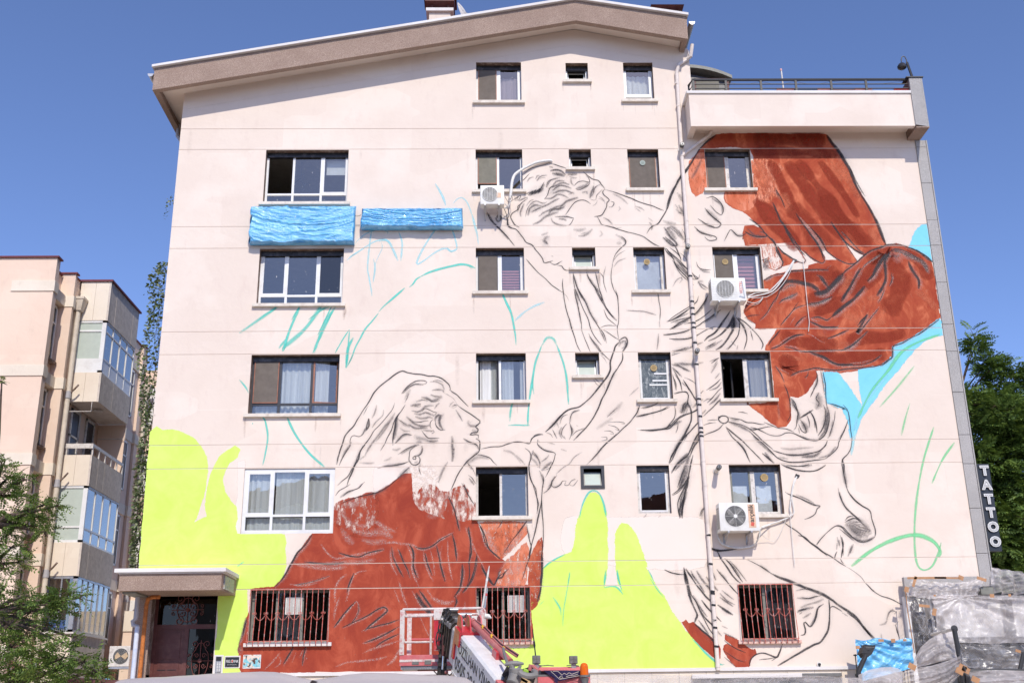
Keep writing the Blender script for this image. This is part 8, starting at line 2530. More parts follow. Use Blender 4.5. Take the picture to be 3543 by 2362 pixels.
bo = empty('telescopic_boom', tuple(A_)); bo.parent = ck; bo.matrix_parent_inverse = parent_inv(ck)
W0, H0 = .36, .74
m = MB(); section(m, -6, 0, W0, H0, .035); lab(m.build('boom_section', 'crane_white', bo), 'outer white lettered section')
m = MB(); section(m, .01, .36, W0-.06, H0-.08, .06); lab(m.build('boom_section', 'aged_white_frame', bo), 'inner off white section')
for i in range(5):
    w, h = W0-.07-.012*i, H0-.12-.035*i; y = .36+.15*i
    m = MB(); section(m, y-.02, y+.13, w, h, .07, .03*i); m.build('boom_section', 'oily_steel' if i % 2 else 'boom_black', bo)
    m = MB(); section(m, y+.11, y+.14, w+.04, h+.05, .08, .03*i); m.build('section_collar', 'oily_steel', bo)
    m = MB()
    for s in (-1, 1): m.obox(BM @ Matrix.Translation((s*(w/2+.02), y+.10, h/2-.03)), .03, .05, .08)
    m.build('wear_pad', 'galvanised', bo)['kind'] = 'stuff'
    m = MB(); m.obox(BM @ Matrix.Translation((0, y+.10, h/2+.04)), .10, .05, .05); m.build('slide_block', 'galvanised', bo)
m = MB()
for k in range(3): m.tube([BM @ Vector((-.16+.05*k, 1.02, .20+.03*k)), BM @ Vector((.20+.02*k, .98, .22+.03*k))], .03, 10)
m.tube([Z3(1000, 250, 19.2), Z3(1170, 250, 19.2)], .03, 10); m.tube([Z3(1200, 350, 18.9), Z3(1410, 350, 18.9)], .045, 12); m.build('pulley_block', 'galvanised', bo, smooth=True)
m = MB()
for q_ in (((940, 230), (960, 300), (930, 420), (880, 560)), ((1000, 230), (1040, 300), (1000, 380), (940, 470)), ((1250, 370), (1200, 450), (1130, 500), (1080, 640)), ((830, 500), (810, 600), (830, 700), (800, 820))):
    m.tube([Z3(*p_, 19.0) for p_ in q_], .012, 6)
m.build('hydraulic_hose', 'black_plastic', bo, smooth=True)
# red collar with lugs round the mouth of the outer section
def bbox_(m, x0, x1, y0, y1, z0, z1): m.obox(BM @ Matrix.Translation(((x0+x1)/2, (y0+y1)/2, (z0+z1)/2)), x1-x0, y1-y0, z1-z0)
m = MB(); e = .03
bbox_(m, -W0/2-e, W0/2+e, -.26, .04, H0/2+.001, H0/2+.05); bbox_(m, -W0/2-e, -W0/2-.002, -.26, .04, H0/2-.20, H0/2); bbox_(m, W0/2+.002, W0/2+e, -.26, .04, -H0/2, H0/2)
bbox_(m, -W0/2-e, -W0/2-.002, -.05, .05, -.1, H0/2-.2)
m.build('boom_collar', 'crane_red', bo)
for xx in (-.16, -.02, .17):
    m = MB(); b = len(m.v); pr = [(-.26, H0/2+.05), (.06, H0/2+.05), (.06, H0/2+.2), (-.02, H0/2+.26), (-.12, H0/2+.24)]
    for s in (-.012, .012): m.v += [tuple(BM @ Vector((xx+s, y, z))) for y, z in pr]
    n = len(pr); m.f += [tuple(b+i for i in range(n)), tuple(b+n+i for i in range(n))[::-1]]+[(b+i, b+n+i, b+n+(i+1) % n, b+(i+1) % n) for i in range(n)]
    m.build('collar_lug', 'faded_red' if xx > 0 else 'crane_red', bo)
m = MB(); section(m, -6, .03, W0+.015, .03, .002, -H0/2+.05); m.build('lower_flange', 'crane_white', bo)
m = MB(); bbox_(m, .06, W0/2+.02, -1.35, -1.15, H0/2, H0/2+.12); m.build('cylinder_bracket', 'crane_red', bo)
# lettering on the shaded flank
TM = lambda y, z: BM @ Matrix.Translation((-W0/2-.003, y, z)) @ Matrix(((0, 0, -1, 0), (-1, 0, 0, 0), (0, 1, 0, 0), (0, 0, 0, 1)))
text_mesh('ÖZİLHAN VİNÇ', .235, TM(-.20, .15), 'letter_black', 'lettering', bo, .001, 'LEFT', xs=1.0, offset=.002)
text_mesh('0505 386 00 00', .30, TM(-.10, -.13), 'letter_black', 'lettering', bo, .001, 'LEFT', xs=1.0, offset=.004)
# derricking cylinder above the boom with hoses clipped on
c0, c1 = Z3(1400, 450, 18.3), Z3(2110, 1180, 16.9)
m = MB(); m.tube([c0, c0.lerp(c1, .03), c1], [.044, .048, .048], 18); m.tube([c0.lerp(c1, .02), c0.lerp(c1, .07)], .06, 18); cy = m.build('lift_cylinder', 'dusty_rose_paint', bo, smooth=True)
m = MB(); m.tube([Z3(1310, 350, 18.45), c0], .028, 10); m.build('piston_rod', 'rusty_red_metal', cy, smooth=True)
for k, (r, mt) in enumerate(((.016, 'dusty_rose_paint'), (.012, 'black_plastic'), (.010, 'dusty_rose_paint'))):
    o_ = Vector((.035+.012*k, -.02, .045+.014*k)); m = MB(); m.tube([c0+o_*.6, c0.lerp(c1, .3)+o_, c0.lerp(c1, .7)+o_, c1+o_+Vector((.06, -.05, .02))], r, 6); m.build('hose', mt, cy, smooth=True)
for k in (.25, .48, .78):
    p = c0.lerp(c1, k)+Vector((.045, -.03, .06)); m = MB(); m.obox(Matrix.Translation(p) @ Matrix.Rotation(.6, 4, 'Y'), .045, .05, .03); m.obox(Matrix.Translation(p+Vector((-.01, -.02, -.01))), .02, .07, .06); m.build('hose_clip', 'yellow_clip', cy)
m = MB(); m.tube([Z3(1980, 940, 16.8), Z3(2000, 1050, 16.7), Z3(2060, 1230, 16.5)], .022, 8); m.build('hose', 'rubber_grey', cy, smooth=True)
m = MB(); bbox_(m, -W0/2-.01, W0/2+.01, -2.6, -2.15, H0/2-.12, H0/2+.006); m.build('boom_patch', 'faded_red', bo)
# -- turret area: levers, coil hoses
T4 = lambda x, y, Y: at(1700+x*.17007, 2150+y*.17007, Y)
m = MB(); m.tube([T4(270, 870, 16.2), T4(400, 850, 16.2), T4(520, 845, 16.2), T4(660, 848, 16.2)], [.018, .04, .04, .015], 8); m.tube([T4(400, 860, 16.2), T4(430, 960, 16.2)], .04, 8); m.tube([T4(560, 850, 16.2), T4(590, 900, 16.2), T4(540, 960, 16.2), T4(500, 990, 16.2)], .022, 8); m.build('control_lever', 'coil_grey', ck, smooth=True)
def coil(p, q, r, n, turns, nm, mt):
    p, q = Vector(p), Vector(q); d = (q-p).normalized(); u = d.orthogonal().normalized(); w = d.cross(u); m = MB(); N = turns*12
    for i in range(turns):
        c = p.lerp(q, (i+.5)/turns); m.tube([c+(u*cos(a*pi/8)+w*sin(a*pi/8))*r for a in range(16)], r*.28, 6, close=True)
    m.tube([p, q], r*.8, 10); return m.build(nm, mt, ck, smooth=True)
coil(T4(490, 960, 16.1), T4(490, 1120, 16.1), .075, 0, 7, 'coil_hose', 'coil_grey'); coil(T4(480, 1125, 16.05), T4(430, 1260, 16), .075, 0, 6, 'coil_hose', 'coil_grey')
m = MB(); ringp = [T4(560, 1010, 15.9), T4(620, 1060, 15.9), T4(720, 1095, 15.9), T4(830, 1100, 15.9), T4(900, 1075, 15.9), T4(900, 1030, 16), T4(860, 1010, 16.1)]
m.tube(ringp, .042, 8); m.build('corrugated_hose', 'coil_grey', ck, smooth=True)
m = MB()
for (x, y, s) in ((370, 1060, .12), (640, 1150, .14), (760, 1060, .12), (700, 1210, .12), (600, 1230, .13), (560, 1160, .1), (820, 1140, .08), (380, 1180, .1)):
    c = T4(x, y, 16.35+s); m.obox(Matrix.Translation(c) @ Matrix.Rotation(x*.01, 4, 'Y'), s*1.5, .25, s*1.2)
m.build('valve_block', 'boom_black', ck)
m = MB(); m.tube([T4(680+8*i*cos(i), 1050-70*sin(i*.4), 16.2) for i in range(8)], .028, 8); m.build('hose', 'green_rubber', ck, smooth=True)
m = MB()
for (x, y) in ((600, 1170), (680, 1190), (560, 1240)): 
    c = T4(x, y, 16.2); m.obox(Matrix.Translation(c) @ Matrix.Rotation(.5, 4, 'Y'), .2, .1, .05)
m.build('canvas_scrap', 'cardboard', ck)
m = MB(); m.tube([T4(780, 990, 16.3), T4(795, 885, 16.3), T4(850, 900, 16.3), T4(935, 980, 16.3), T4(945, 1090, 16.3)], .03, 8); m.build('grab_rail', 'dusty_rose_paint', ck, smooth=True)
# -- cab: red roof edge, rear wall, beacon, work lamps, aerial
YC = 16.2
a, b = T4(850, 892, YC), T4(1850, 985, YC); zt_, zb_ = a.z, b.z
m = MB()
m.hexa([(a.x, YC+.5, zt_), (b.x, YC+.5, zt_), (b.x+.05, YC, zb_), (a.x+.12, YC, zb_), (a.x, YC+1.4, zt_-.02), (b.x, YC+1.4, zt_-.02), (b.x+.05, YC+1.4, zb_-.05), (a.x+.12, YC+1.4, zb_-.05)])
cab = m.build('cab_roof', 'faded_red', ck)
m = MB()
for i in range(4):
    k = (i+.7)/4.6; z = zt_+(zb_-zt_)*k; m.tube([(a.x+.12*k, YC+.5*(1-k)-.005, z), (b.x+.05*k, YC+.5*(1-k)-.005, z)], .006, 5)
m.build('roof_rib', 'crane_red', cab)
c = T4(940, 1090, YC-.02); d = T4(2015, 1130, YC-.02)
m = MB(); m.box(c.x, d.x, YC-.02, YC+1.6, -1.2, c.z, .02); lab(m.build('cab_body', 'faded_red', ck), 'faded red cab wall'); m = MB(); m.box(c.x+.02, d.x-.3, YC+.05, YC+.1, c.z+.001, zb_+.01); m.build('rear_window', 'dark_shop', ck)
m = MB(); m.box(c.x-.01, d.x, YC-.025, YC-.005, c.z-.015, c.z+.012); m.build('cab_trim', 'rubber_grey', ck)
for (x0_, x1_, y0_, y1_) in ((835, 1000, 682, 850), (1588, 1757, 690, 850)):
    p, q = T4(x0_, y0_, YC+.3), T4(x1_, y1_, YC+.3); lp = MB(); lp.box(p.x, q.x, YC+.28, YC+.40, q.z, p.z, .012); w = lp.build('work_lamp', 'rubber_grey', ck, smooth=True)
    m = MB(); cx, cz, hw, hh = (p.x+q.x)/2, (p.z+q.z)/2, (q.x-p.x)/2, (p.z-q.z)/2
    for s in (-1, 1):
        for k in range(5):
            f_ = .18+.17*k
            m.tube([(cx+hw*t_, YC+.275, cz+s*hh*(f_+(1-f_)*.55*(t_*t_)*(1 if s > 0 else 1))*.92) for t_ in [-.92+1.84*i/8 for i in range(9)]], .0035, 4)
            m.tube([(cx+s*hw*(f_+(1-f_)*.5*t_*t_)*.92, YC+.272, cz+hh*t_) for t_ in [-.9+1.8*i/8 for i in range(9)]], .003, 4)
    m.build('cooling_fin', 'coil_grey', w)
    m = MB(); m.box(cx-.035, cx+.035, YC+.3, YC+.34, q.z-.06, q.z); m.tube([(cx, YC+.32, q.z-.03), (cx+.07, YC+.3, zt_+.0)], .012, 6); m.build('lamp_bracket', 'galvanised', w)
m = MB(); m.tube([T4(960, 880, YC+.2), T4(1040, 890, YC+.2), T4(1150, 880, YC+.2), T4(1270, 892, YC+.2)], .007, 5); m.tube([T4(1530, 890, YC+.2), T4(1620, 880, YC+.2), T4(1740, 885, YC+.2), T4(1790, 900, YC+.2)], .007, 5); m.build('cable', 'black_plastic', ck)
m = MB(); m.tube([T4(840, 152, YC+.4), T4(868, 400, YC+.4)], [.006, .010], 6); m.tube([T4(868, 400, YC+.4), T4(880, 500, YC+.4)], .016, 6); m.tube([T4(880, 500, YC+.4), T4(900, 690, YC+.4)], .010, 6); m.build('aerial', 'black_plastic', ck)
p = T4(1893, 1095, YC-.1); q = T4(1893, 828, YC-.1); r_ = (T4(1978, 1000, YC-.1)-T4(1808, 1000, YC-.1)).length/2
bc = MB(); h_ = q.z-p.z
bc.tube([(p.x, YC-.1, p.z+h_*k) for k in (0, .45, .7, .88, .97, 1.0)], [r_, r_, r_*.97, r_*.8, r_*.45, .005], 20); bco = bc.build('beacon', 'amber_lens', ck, smooth=True)
m = MB(); m.tube([(p.x, YC-.1, p.z-.02), (p.x, YC-.1, p.z+.01)], r_*1.25, 20); m.tube([(p.x, YC-.1, p.z-.16), (p.x, YC-.1, p.z-.03)], [.03, r_*1.1], 14); m.build('beacon_base', 'rubber_grey', bco, smooth=True)
m = MB(); m.tube([(p.x, YC-.1, p.z), (p.x, YC-.1, p.z+h_*.5)], .022, 8); m.obox(Matrix.Translation((p.x-.01, YC-.1, p.z+h_*.45)), .06, .02, .06); m.build('bulb', 'chrome', bco)
# navy cloth with cream pattern tucked in the rear window
t = thing('prayer_rug', (d.x-.6, YC-.1, zb_-.2), 'dark blue fringed cloth with cream pattern hanging from the cab', 'cloth')
cp = [(1060, 990), (1820, 985), (1800, 1090), (1640, 1150), (1390, 1200), (1340, 1190), (1300, 1120), (1225, 1105), (1260, 1060), (1180, 1020)]
pc = [T4(x, y, YC-.06) for x, y in cp]
m = MB(); bm = bmesh.new(); vs = [bm.verts.new(p_) for p_ in pc]; bm.faces.new(vs); bmesh.ops.triangulate(bm, faces=bm.faces); bmesh.ops.subdivide_edges(bm, edges=bm.edges, cuts=3, use_grid_fill=True)
for v in bm.verts: v.co.y += .025*noise.noise(v.co*9)
ret = bmesh.ops.extrude_face_region(bm, geom=list(bm.faces)); 
for g_ in ret['geom']:
    if isinstance(g_, bmesh.types.BMVert): g_.co.y += .006
m.addbm(bm); m.build('cloth', 'navy_cloth', t)
m = MB()
for path in (((1210, 1000), (1390, 1165), (1790, 1090)), ((1250, 1000), (1350, 1000), (1440, 1080), (1480, 1040), (1530, 1070), (1580, 1030), (1640, 1060), (1780, 1010)), ((1380, 1130), (1420, 1095), (1455, 1125), (1420, 1150), (1380, 1130)), ((1520, 1110), (1600, 1085), (1700, 1080), (1760, 1060))):
    m.tube([T4(x, y, YC-.10) for x, y in path], .004, 4)
m.build('woven_pattern', 'cream_thread', t)
m = MB()
for i in range(9): x = 1290+i*7; m.tube([T4(x, 1120+i*9, YC-.07), T4(x-6+12*(i % 2), 1170+i*9, YC-.07), T4(x+4, 1215+i*5, YC-.07)], .005, 4)
m.build('fringe', 'navy_cloth', t)
# lower truck body down to the street, wheels (mostly below the frame)
m = MB(); m.box(-.6, 3.2, 15.6, 18.0, -1.05, -.6); m.build('chassis', 'boom_black', ck); m = MB(); m.tube([(.9, 16.4, -.6), (.9, 16.4, .15)], .35, 16); m.build('turret', 'crane_red', ck)
for x in (-.1, 2.6):
    for y in (15.55, 17.9): m = MB(); m.tube([(x, y-.14, -1.15), (x, y+.14, -1.15)], .45, 22); w = m.build('wheel', 'black_plastic', ck, smooth=True); m = MB(); m.tube([(x, y-.15, -1.15), (x, y+.15, -1.15)], .22, 14); m.build('rim', 'galvanised', w)

# ---------------------------------------------------------------- sheets of plastic over the parked cars at the foot of the picture
def cover(name, label, prof, Y, dep, zlow, seed, mat='mauve_cover_film', cat='car cover'):
    'prof = pixel skyline of the sheet, draped back and down'
    P_ = [at(u, v, Y) for u, v in prof]; t = thing(name, ((P_[0].x+P_[-1].x)/2, Y+dep/2, -1.6), label, cat)
    def sk(u):
        x = P_[0].x+(P_[-1].x-P_[0].x)*u
        for a, b in zip(P_, P_[1:]):
            if a.x <= x <= b.x+1e-6: return x, a.z+(b.z-a.z)*(x-a.x)/max(1e-6, b.x-a.x)
        return x, P_[-1].z
    def f(u, v):
        x, z = sk(u); th = v*2.0*pi*.5; n = noise.noise((x*1.5, v*5+seed, seed))*.06+noise.noise((x*5+v*3, v*16, seed))*.018
        if v < .35: k = v/.35; y = Y-.35-.05*k; zz = zlow+(z-.16-zlow)*k
        elif v < .5: k = (v-.35)/.15; y = Y-.40+.4*k; zz = z-.16+.16*sin(k*pi/2)
        elif v < .8: k = (v-.5)/.3; y = Y+dep*k; zz = z-.02*k
        else: k = (v-.8)/.2; y = Y+dep+.2*k; zz = z-.02-(z-.02-zlow)*k
        return (x+n*.4, y+n*.6, zz+n*(.25 if .35 < v < .8 else .1))
    m = MB(); m.grid(f, 70, 50); m.build('plastic_sheet', mat, t, smooth=True); return t
cover('covered_car', 'grey plastic sheet over a parked car in front of the entrance', [(405, 2362), (418, 2350), (445, 2346), (502, 2342), (580, 2339), (733, 2329), (820, 2325), (900, 2323), (945, 2325), (1000, 2335), (1050, 2346), (1080, 2352)], 14.0, 2.0, -1.5, 1)
cover('covered_car', 'grey plastic sheet over a parked car below the crane basket', [(1040, 2356), (1080, 2350), (1130, 2344), (1190, 2333), (1260, 2328), (1350, 2328), (1450, 2331), (1540, 2336), (1610, 2343), (1640, 2362)], 14.6, 2.0, -1.5, 2)
# brown pipe rail and blue corner low left
c = at(215, 2356, 17); m = MB(); m.tube([at(195, 2370, 17), at(200, 2358, 17), at(215, 2353, 17), at(330, 2358, 17), at(420, 2364, 17)], .05, 8); tag(m.build('handrail', 'maroon_steel', None, smooth=True), 'brown bent pipe rail at the lower left edge', 'rail')
c = at(358, 2356, 17.5); m = MB(); m.grid(lambda u, v: (c.x-.2+.45*u, 17.4+.5*v, c.z+.03-.25*(u-.5)**2-.6*max(0, abs(v-.5)-.2)+.02*sin(u*17)), 20, 8); tag(m.build('blue_sheet', 'blue_tarp_plastic', None, smooth=True), 'blue plastic bundle beside the grey car cover', 'plastic sheet')

# ---------------------------------------------------------------- lower right: shop extension wrapped in clear film
VR = lambda x, y, Y: at(2700+x*.42209, 1700+y*.42209, Y)
YS = 25.5
sh = thing('shop_extension', (13.4, 25.2, -1.6), 'glazed shop extension of the building veiled in clear plastic film', 'shop')
g0 = VR(1010, 700, YS); g1 = VR(1740, 770, YS); xr = 17.5
m = MB(); m.box(g0.x, g0.x+.30, YS, YS+.12, g0.z-.42, g0.z); m.box(g0.x+.30, g1.x, YS, YS+.12, g0.z-.28, g0.z); m.build('granite_frame', 'grey_granite', sh)
m = MB(); m.box(g0.x, g0.x+.10, YS+.12, YW-.01, -1.45, g0.z-.421); m.build('side_post', 'shop_blind', sh)
zb1, zb2 = VR(0, 850, YS).z, VR(0, 885, YS).z; xa = VR(1235, 870, YS).x
m = MB(); m.box(xa, xr, YS-.02, YS+.05, zb2, zb1); m.build('top_beam', 'dark_frame', sh)
for x_ in (1270, 1840):
    p = VR(x_, 885, YS+.1).x; m = MB(); m.box(p-.10, p+.10, YS-.01, YS+.06, -1.4, zb2); m.build('mullion', 'dark_frame', sh)
zc = VR(0, 1235, YS+.3).z
m = MB(); m.box(xa, xr, YS+.12, YS+.14, zc, zb2); m.build('blind', 'shop_blind', sh)
m = MB(); m.box(xa, xr, YS+.0, YS+.06, zc-.05, zc+.05); m.box(xa, xr, YS+.0, YS+.06, -1.4, zc-.5); m.build('transom', 'dark_frame', sh)
m = MB(); m.box(xa, xr, YS+.15, YW-.005, -1.4, zc); m.build('shop_interior', 'dark_shop', sh)
m = MB(); m.box(g0.x+.16, xa, YS+.15, YS+.18, -1.4, g0.z-.43); m.build('side_glazing', 'boom_black', sh)
m = MB(); p, q = VR(1640, 775, YS-.2), VR(1755, 840, YS-.2); m.box(p.x, q.x, YS-.2, YS+.1, q.z, VR(0, 800, YS-.2).z); m.build('metal_duct', 'grey_frame', sh)
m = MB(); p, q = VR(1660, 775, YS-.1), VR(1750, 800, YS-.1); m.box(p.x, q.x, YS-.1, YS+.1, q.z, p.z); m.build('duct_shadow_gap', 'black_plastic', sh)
def film(name, label, corners, nu, nv, seed, mat, amp=.06, folds=8, fan=None, parent=None, sag=0.0):
    'sheet spanned between four points (top left, top right, bottom right, bottom left), with folds running from its gather point'
    A0, B0, C0_, D0 = [Vector(c) for c in corners]
    nrm_ = (B0-A0).cross(D0-A0).normalized()
    def f(u, v):
        p = A0.lerp(B0, u).lerp(D0.lerp(C0_, u), v)
        if fan: a = atan2(v-fan[1]+.001, (u-fan[0]))*folds+seed; rad = min(1, sqrt((u-fan[0])**2+(v-fan[1])**2)*2.2)
        else: a = u*folds*6.28+seed+1.5*sin(v*3+seed); rad = .3+.7*v
        n = sin(a)*.5+.5*noise.noise((u*folds*1.3+seed, v*2.5, seed)); n2 = noise.noise((u*14+seed, v*9, seed+3))
        return p+nrm_*(amp*rad*n+amp*.3*n2)+Vector((0, 0, -sag*sin(pi*u)*(1-v*.3)))
    m = MB(); m.grid(f, nu, nv)
    if parent is None:
        t = thing(name, tuple((C0_+D0)/2), label, 'plastic sheet', 'clear plastic sheets over the shop'); m.build('film', mat, t, smooth=True); return t
    return m.build(name, mat, parent, smooth=True)
def tape(t, u, v, Y, w, h, r=0): 
    c = VR(u, v, Y); m = MB(); m.obox(Matrix.Translation(c) @ Matrix.Rotation(r, 4, 'Y'), w, .006, h); m.build('tape', 'kraft_tape', t)
t = film('plastic_sheet', 'crumpled clear film gathered in swags under the granite edge', (VR(1085, 700, 25.36), VR(1680, 700, 25.36), VR(1620, 850, 25.3), VR(1035, 850, 25.3)), 90, 34, 2, 'milky_film', .10, 7, sag=.12)
for u, v, w, h, r in ((1200, 706, .9, .05, .0), (1370, 706, .6, .04, .03), (1480, 705, .12, .10, .4), (1650, 715, .22, .07, .3), (1100, 735, .06, .25, .4), (1035, 800, .10, .12, .3), (1265, 850, .05, .04, 0)): tape(t, u, v, 25.15, w, h, r)
t = film('plastic_sheet', 'long strip of clear film hanging down the left side of the shop', (VR(1030, 800, 25.33), VR(1280, 860, 25.33), VR(1300, 1180, 25.22), VR(1100, 1320, 25.22)), 50, 60, 5, 'clear_film', .10, 5, fan=(.9, .02))
tape(t, 1262, 985, 25.08, .09, .16, .3); tape(t, 1180, 935, 25.08, .24, .06, .1)
m = MB(); m.tube([VR(1025, 790, 25.3), VR(1040, 950, 25.3), VR(1100, 1320, 25.3)], .012, 5); m.build('edge_tape', 'kraft_tape', t)
t = film('plastic_sheet', 'broad milky film drawn across the white blinds of the shop', (VR(1240, 845, 25.3), VR(2250, 845, 25.3), VR(2250, 1240, 25.2), VR(1300, 1240, 25.2)), 120, 60, 3, 'milky_film', .12, 13, fan=(.23, .05))
tape(t, 1735, 852, 25.08, .10, .08); tape(t, 1880, 848, 25.08, .06, .06)
t = film('plastic_sheet', 'lower clear film over the dark shop window', (VR(1300, 1238, 25.22), VR(2250, 1238, 25.22), VR(2250, 1470, 25.1), VR(1420, 1440, 25.1)), 80, 30, 7, 'clear_film', .12, 6, fan=(.0, .0))
tape(t, 1950, 1305, 25.0, .12, .06, .3)
t = film('plastic_sheet', 'shiny crumpled film beside the trees at the right edge', (VR(1730, 620, 25.4), VR(2250, 700, 25.4), VR(2250, 850, 25.33), VR(1740, 830, 25.33)), 60, 30, 9, 'milky_film', .22, 5)
m = MB(); m.box(13.0, 17.5, 25.68, 26.4, -1.4, VR(0, 705, 25.7).z); m.build('boxed_fascia', 'dark_shop', sh)
# ---- blue tarpaulin on the wall foot
t = thing('blue_tarpaulin', (9.6, 25.3, -.2), 'large blue tarpaulin stretched low on the pink wall behind the street lamp', 'tarpaulin')
c4 = (VR(615, 1208, 25.3), VR(1075, 1212, 25.3), VR(1095, 1440, 25.3), VR(640, 1560, 25.3))
def tf(u, v):
    p = c4[0].lerp(c4[1], u).lerp(c4[3].lerp(c4[2], u), v); a = atan2(v+.02, u+.02)
    n = sin(a*22)*.35*min(1, (u+v)*1.2)+noise.noise((u*6, v*5, 2))*.8+.5*abs(noise.noise((u*9+v*7, v*3, 5)))
    return p+Vector((0, -.07*n-.05*sin(u*pi), -.03*sin(u*12)*(1 if v < .03 else 0)))
m = MB(); m.grid(tf, 90, 50); m.build('sheet', 'blue_tarp_plastic', t, smooth=True)
m = MB()
for i in range(17): p = c4[3].lerp(c4[2], (i+.5)/17); m.box(p.x-.008, p.x+.008, 25.42, 25.45, -1.5, p.z+.60)
m.box(c4[3].x, c4[2].x, 25.42, 25.45, c4[3].z+.57, c4[3].z+.6); m.build('fence_panel', 'dark_iron', t)
for u, v, w, h in ((635, 1275, .09, .07), (825, 1218, .12, .06), (925, 1220, .09, .08), (1020, 1215, .08, .05)): tape(t, u, v, 25.17, w, h)
# ---- LED street lamp in front of it
YL = 22.0
t = thing('street_lamp', tuple(Vector((VR(645, 1568, YL).x, YL, -1.6))), 'dark LED street lamp on a bent pole before the blue tarpaulin', 'street lamp')
p = VR(642, 1500, YL); m = MB(); m.tube([(p.x, YL, -1.6), (p.x, YL, p.z)], .058, 12); m.tube([(p.x, YL, p.z-.02), (p.x, YL, p.z+.02)], .068, 12); m.tube([(p.x, YL, p.z), VR(640, 1470, YL), VR(700, 1340, YL)], [.05, .05, .045], 12); m.build('pole', 'dark_iron', t, smooth=True)
a, b, c_, d_ = VR(690, 1262, YL), VR(782, 1266, YL), VR(752, 1328, YL), VR(668, 1322, YL)
off = Vector((0, .30, -.02)); m = MB(); m.hexa([a, b, c_, d_, a+off, b+off, c_+off, d_+off]); hd = m.build('lamp_head', 'dark_iron', t)
m = MB(); m.hexa([VR(672, 1325, YL), VR(750, 1330, YL), VR(722, 1352, YL), VR(688, 1350, YL)]+[VR(*q_, YL)+off*.8 for q_ in ((672, 1325), (750, 1330), (722, 1352), (688, 1350))]); m.build('neck_joint', 'dark_iron', hd)
m = MB(); ins = [a.lerp(c_, .10), b.lerp(d_, .10), c_.lerp(a, .42), d_.lerp(b, .42)]; m.face(*[q_+Vector((0, -.006, 0)) for q_ in ins]); m.build('led_panel', 'coil_grey', hd)
m = MB()
for i in range(1, 7): m.tube([ins[0].lerp(ins[1], i/7)+Vector((0, -.01, 0)), ins[3].lerp(ins[2], i/7)+Vector((0, -.01, 0))], .003, 4)
for i in range(1, 4): m.tube([ins[0].lerp(ins[3], i/4)+Vector((0, -.01, 0)), ins[1].lerp(ins[2], i/4)+Vector((0, -.01, 0))], .003, 4)
m.build('led_grid', 'dark_iron', hd)
m = MB()
for i in range(9): q_ = a.lerp(b, (i+.5)/9); m.box(q_.x-.006, q_.x+.006, YL, YL+.25, q_.z, q_.z+.022)
m.build('cooling_fin', 'dark_iron', hd)
# ---- awning frame nearer the street with billowing sheets
t = thing('awning_frame', (11.0, 20.6, -1.6), 'black awning frame with billowing translucent sheets', 'awning')
YA = 20.6
m = MB(); m.tube([VR(1425, 1125, YA), VR(1480, 1420, YA), VR(1500, 1620, YA)], .045, 10); m.tube([VR(1425, 1118, YA-.02), VR(1428, 1126, YA+.02)], .06, 12); m.build('pole', 'dark_iron', t, smooth=True)
m = MB(); m.tube([VR(1425, 1125, YA), VR(1240, 1170, YA+1.2)], .03, 8); m.build('cross_arm', 'aged_white_frame', t, smooth=True)
m = MB(); m.tube([VR(1480, 1470, YA), VR(2250, 1475, YA)], .05, 8); m.tube([VR(1470, 1480, YA+.3), VR(1480, 1640, YA+.3)], .05, 8); m.tube([VR(1525, 1480, YA), VR(1545, 1640, YA)], .05, 8); m.tube([VR(1960, 1470, YA), VR(1995, 1320, YA)], .04, 8); m.build('lower_bar', 'dark_iron', t, smooth=True)
def edge_sheet(name, top, bot, Y0, Y1, seed, mat, amp=.06, folds=7, bulge=.3):
    'translucent sheet between an upper and a lower edge line'
    def line(L, k):
        n = len(L)-1; i = min(int(k*n), n-1); f_ = k*n-i; return (L[i][0]+(L[i+1][0]-L[i][0])*f_, L[i][1]+(L[i+1][1]-L[i][1])*f_)
    def f(u, v):
        a, b = line(top, u), line(bot, u); x, y = a[0]+(b[0]-a[0])*v, a[1]+(b[1]-a[1])*v
        n = sin(v*folds*3+u*4+seed)*.5+noise.noise((u*5+seed, v*folds, 1))
        return VR(x, y, Y0+(Y1-Y0)*v-bulge*sin(pi*v)*sin(pi*u)+amp*n)
    m = MB(); m.grid(f, 60, 34); return m.build(name, mat, t, smooth=True)
edge_sheet('plastic_sheet', [(1082, 1438), (1105, 1350), (1150, 1275), (1220, 1210), (1310, 1160), (1422, 1118)], [(1082, 1440), (1150, 1432), (1220, 1415), (1300, 1395), (1390, 1375), (1478, 1415)], 21.2, 20.7, 1, 'milky_film')
edge_sheet('plastic_sheet', [(930, 1580), (1000, 1480), (1090, 1445), (1240, 1425), (1370, 1385), (1474, 1345)], [(930, 1640), (1040, 1660), (1150, 1660), (1260, 1640), (1380, 1600), (1492, 1480)], 20.4, 20.3, 4, 'milky_film', .08, 10)
edge_sheet('plastic_sheet', [(640, 1500), (720, 1460), (830, 1437), (920, 1435), (970, 1450), (1000, 1475)], [(640, 1640), (720, 1660), (800, 1660), (880, 1660), (940, 1640), (1000, 1600)], 21.5, 21.0, 7, 'milky_film', .05, 6)
edge_sheet('plastic_sheet', [(1474, 1290), (1500, 1340), (1520, 1400), (1545, 1450), (1560, 1470), (1570, 1480)], [(1460, 1430), (1480, 1440), (1490, 1460), (1500, 1480), (1520, 1500), (1540, 1520)], 20.5, 20.4, 9, 'clear_film')
edge_sheet('plastic_sheet', [(1540, 1475), (1700, 1460), (1860, 1462), (2000, 1470), (2120, 1468), (2250, 1470)], [(1600, 1640), (1700, 1640), (1860, 1640), (2000, 1640), (2120, 1640), (2250, 1640)], 20.5, 20.2, 12, 'milky_film', .07, 8)
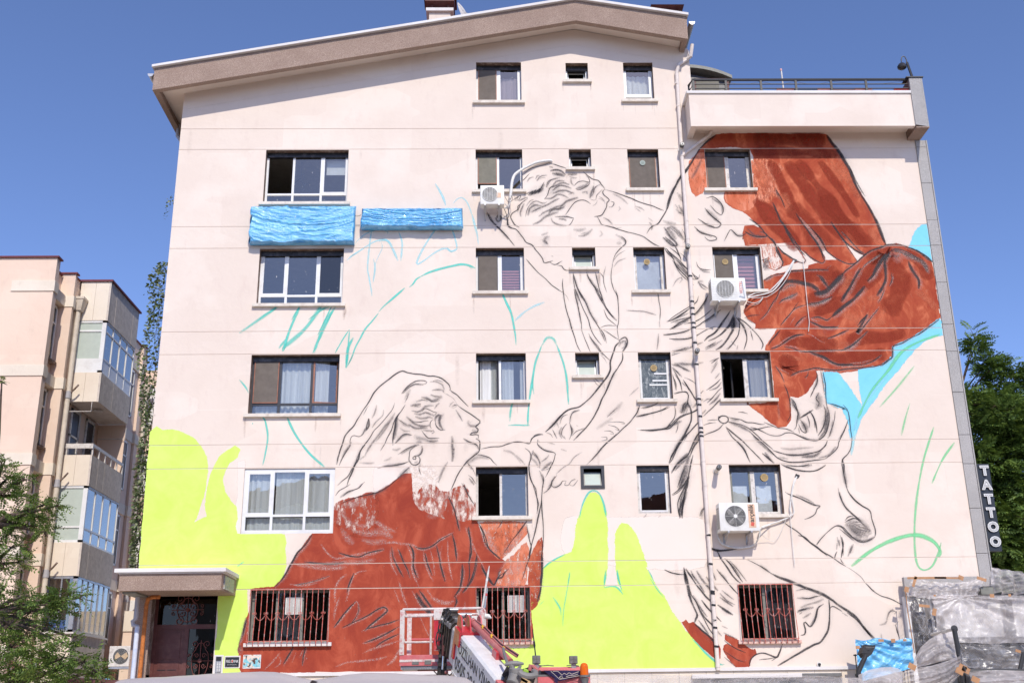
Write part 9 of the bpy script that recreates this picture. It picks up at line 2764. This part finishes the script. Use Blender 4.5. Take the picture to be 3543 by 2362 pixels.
for u, v in ((1495, 1440), (1520, 1460), (1600, 1540), (1470, 1470), (1080, 1432)): tape(t, u, v, 20.2, .14, .10, .5)
# ---- basement shop front along the wall foot, filmed over
m = MB(); w0 = at(2402, 2328, YW-.1); w1 = at(2911, 2328, YW-.1)
t = thing('basement_window', ((w0.x+w1.x)/2, YW-.1, -1.2), 'dark basement window strip along the foot of the wall', 'window')
m.box(w0.x, w1.x, YW-.09, YW-.035, -1.2, w0.z-.12); m.build('dark_pane', 'dark_shop', t); m = MB(); m.box(w0.x-.05, w1.x, YW-.12, YW-.035, w0.z-.11, w0.z-.02); m.build('frame', 'white_trim', t); m = MB(); m.box(w1.x-.9, w1.x, YW-.14, YW-.121, w0.z-.10, w0.z-.03); m.build('frame_cap', 'rubber_grey', t)
cover('film_cover', 'see through film over parked cars along the wall right of the crane', [(1960, 2362), (2000, 2336), (2100, 2333), (2250, 2331), (2400, 2335), (2520, 2344), (2600, 2338), (2700, 2334), (2850, 2337), (2975, 2342), (3000, 2362)], 18.5, 1.6, -1.5, 5, 'clear_film', 'plastic sheet')
# ---------------------------------------------------------------- houses across the street, behind the camera: they stand in the window reflections
def street_house(x0, x1, h, y, label, wm, rows, cols):
    t = thing('apartment_building', ((x0+x1)/2, y-5, -1.6), label, 'building')
    m = MB(); m.box(x0, x1, y-10, y, -1.6, h); m.build('wall', wm, t)
    m = MB(); m.prism([(x0-.4, h), (x1+.4, h), ((x0+x1)/2, h+2.0)], y-10.3, y+.3); m.build('roof', 'roof_tile', t)
    fr = MB(); W_, H_ = 1.4, 1.3
    for r in range(rows):
        for c in range(cols):
            cx = x0+(x1-x0)*(c+.5)/cols; cz = .6+2.85*r
            m = MB(); ring(m, cx-W_/2, cx+W_/2, cz, cz+H_, y+.002, y+.05, .08); m.box(cx-.04, cx+.04, y+.003, y+.049, cz+.08, cz+H_-.08); w = m.build('window', 'white_upvc', t)
            m = MB(); m.box(cx-W_/2+.08, cx+W_/2-.08, y+.01, y+.02, cz+.08, cz+H_-.08); m.build('pane', 'boom_black', w)
street_house(-18, -4, 12.4, -17, 'cream apartment building across the street on the left side', 'cream_stone', 4, 4)
street_house(7, 20, 12.0, -18, 'salmon apartment building across the street on the right side', 'salmon_plaster', 4, 4)
street_house(-3, 6, 9.5, -22, 'lower pink house across the street between the two taller ones', 'pink_plaster', 3, 3)
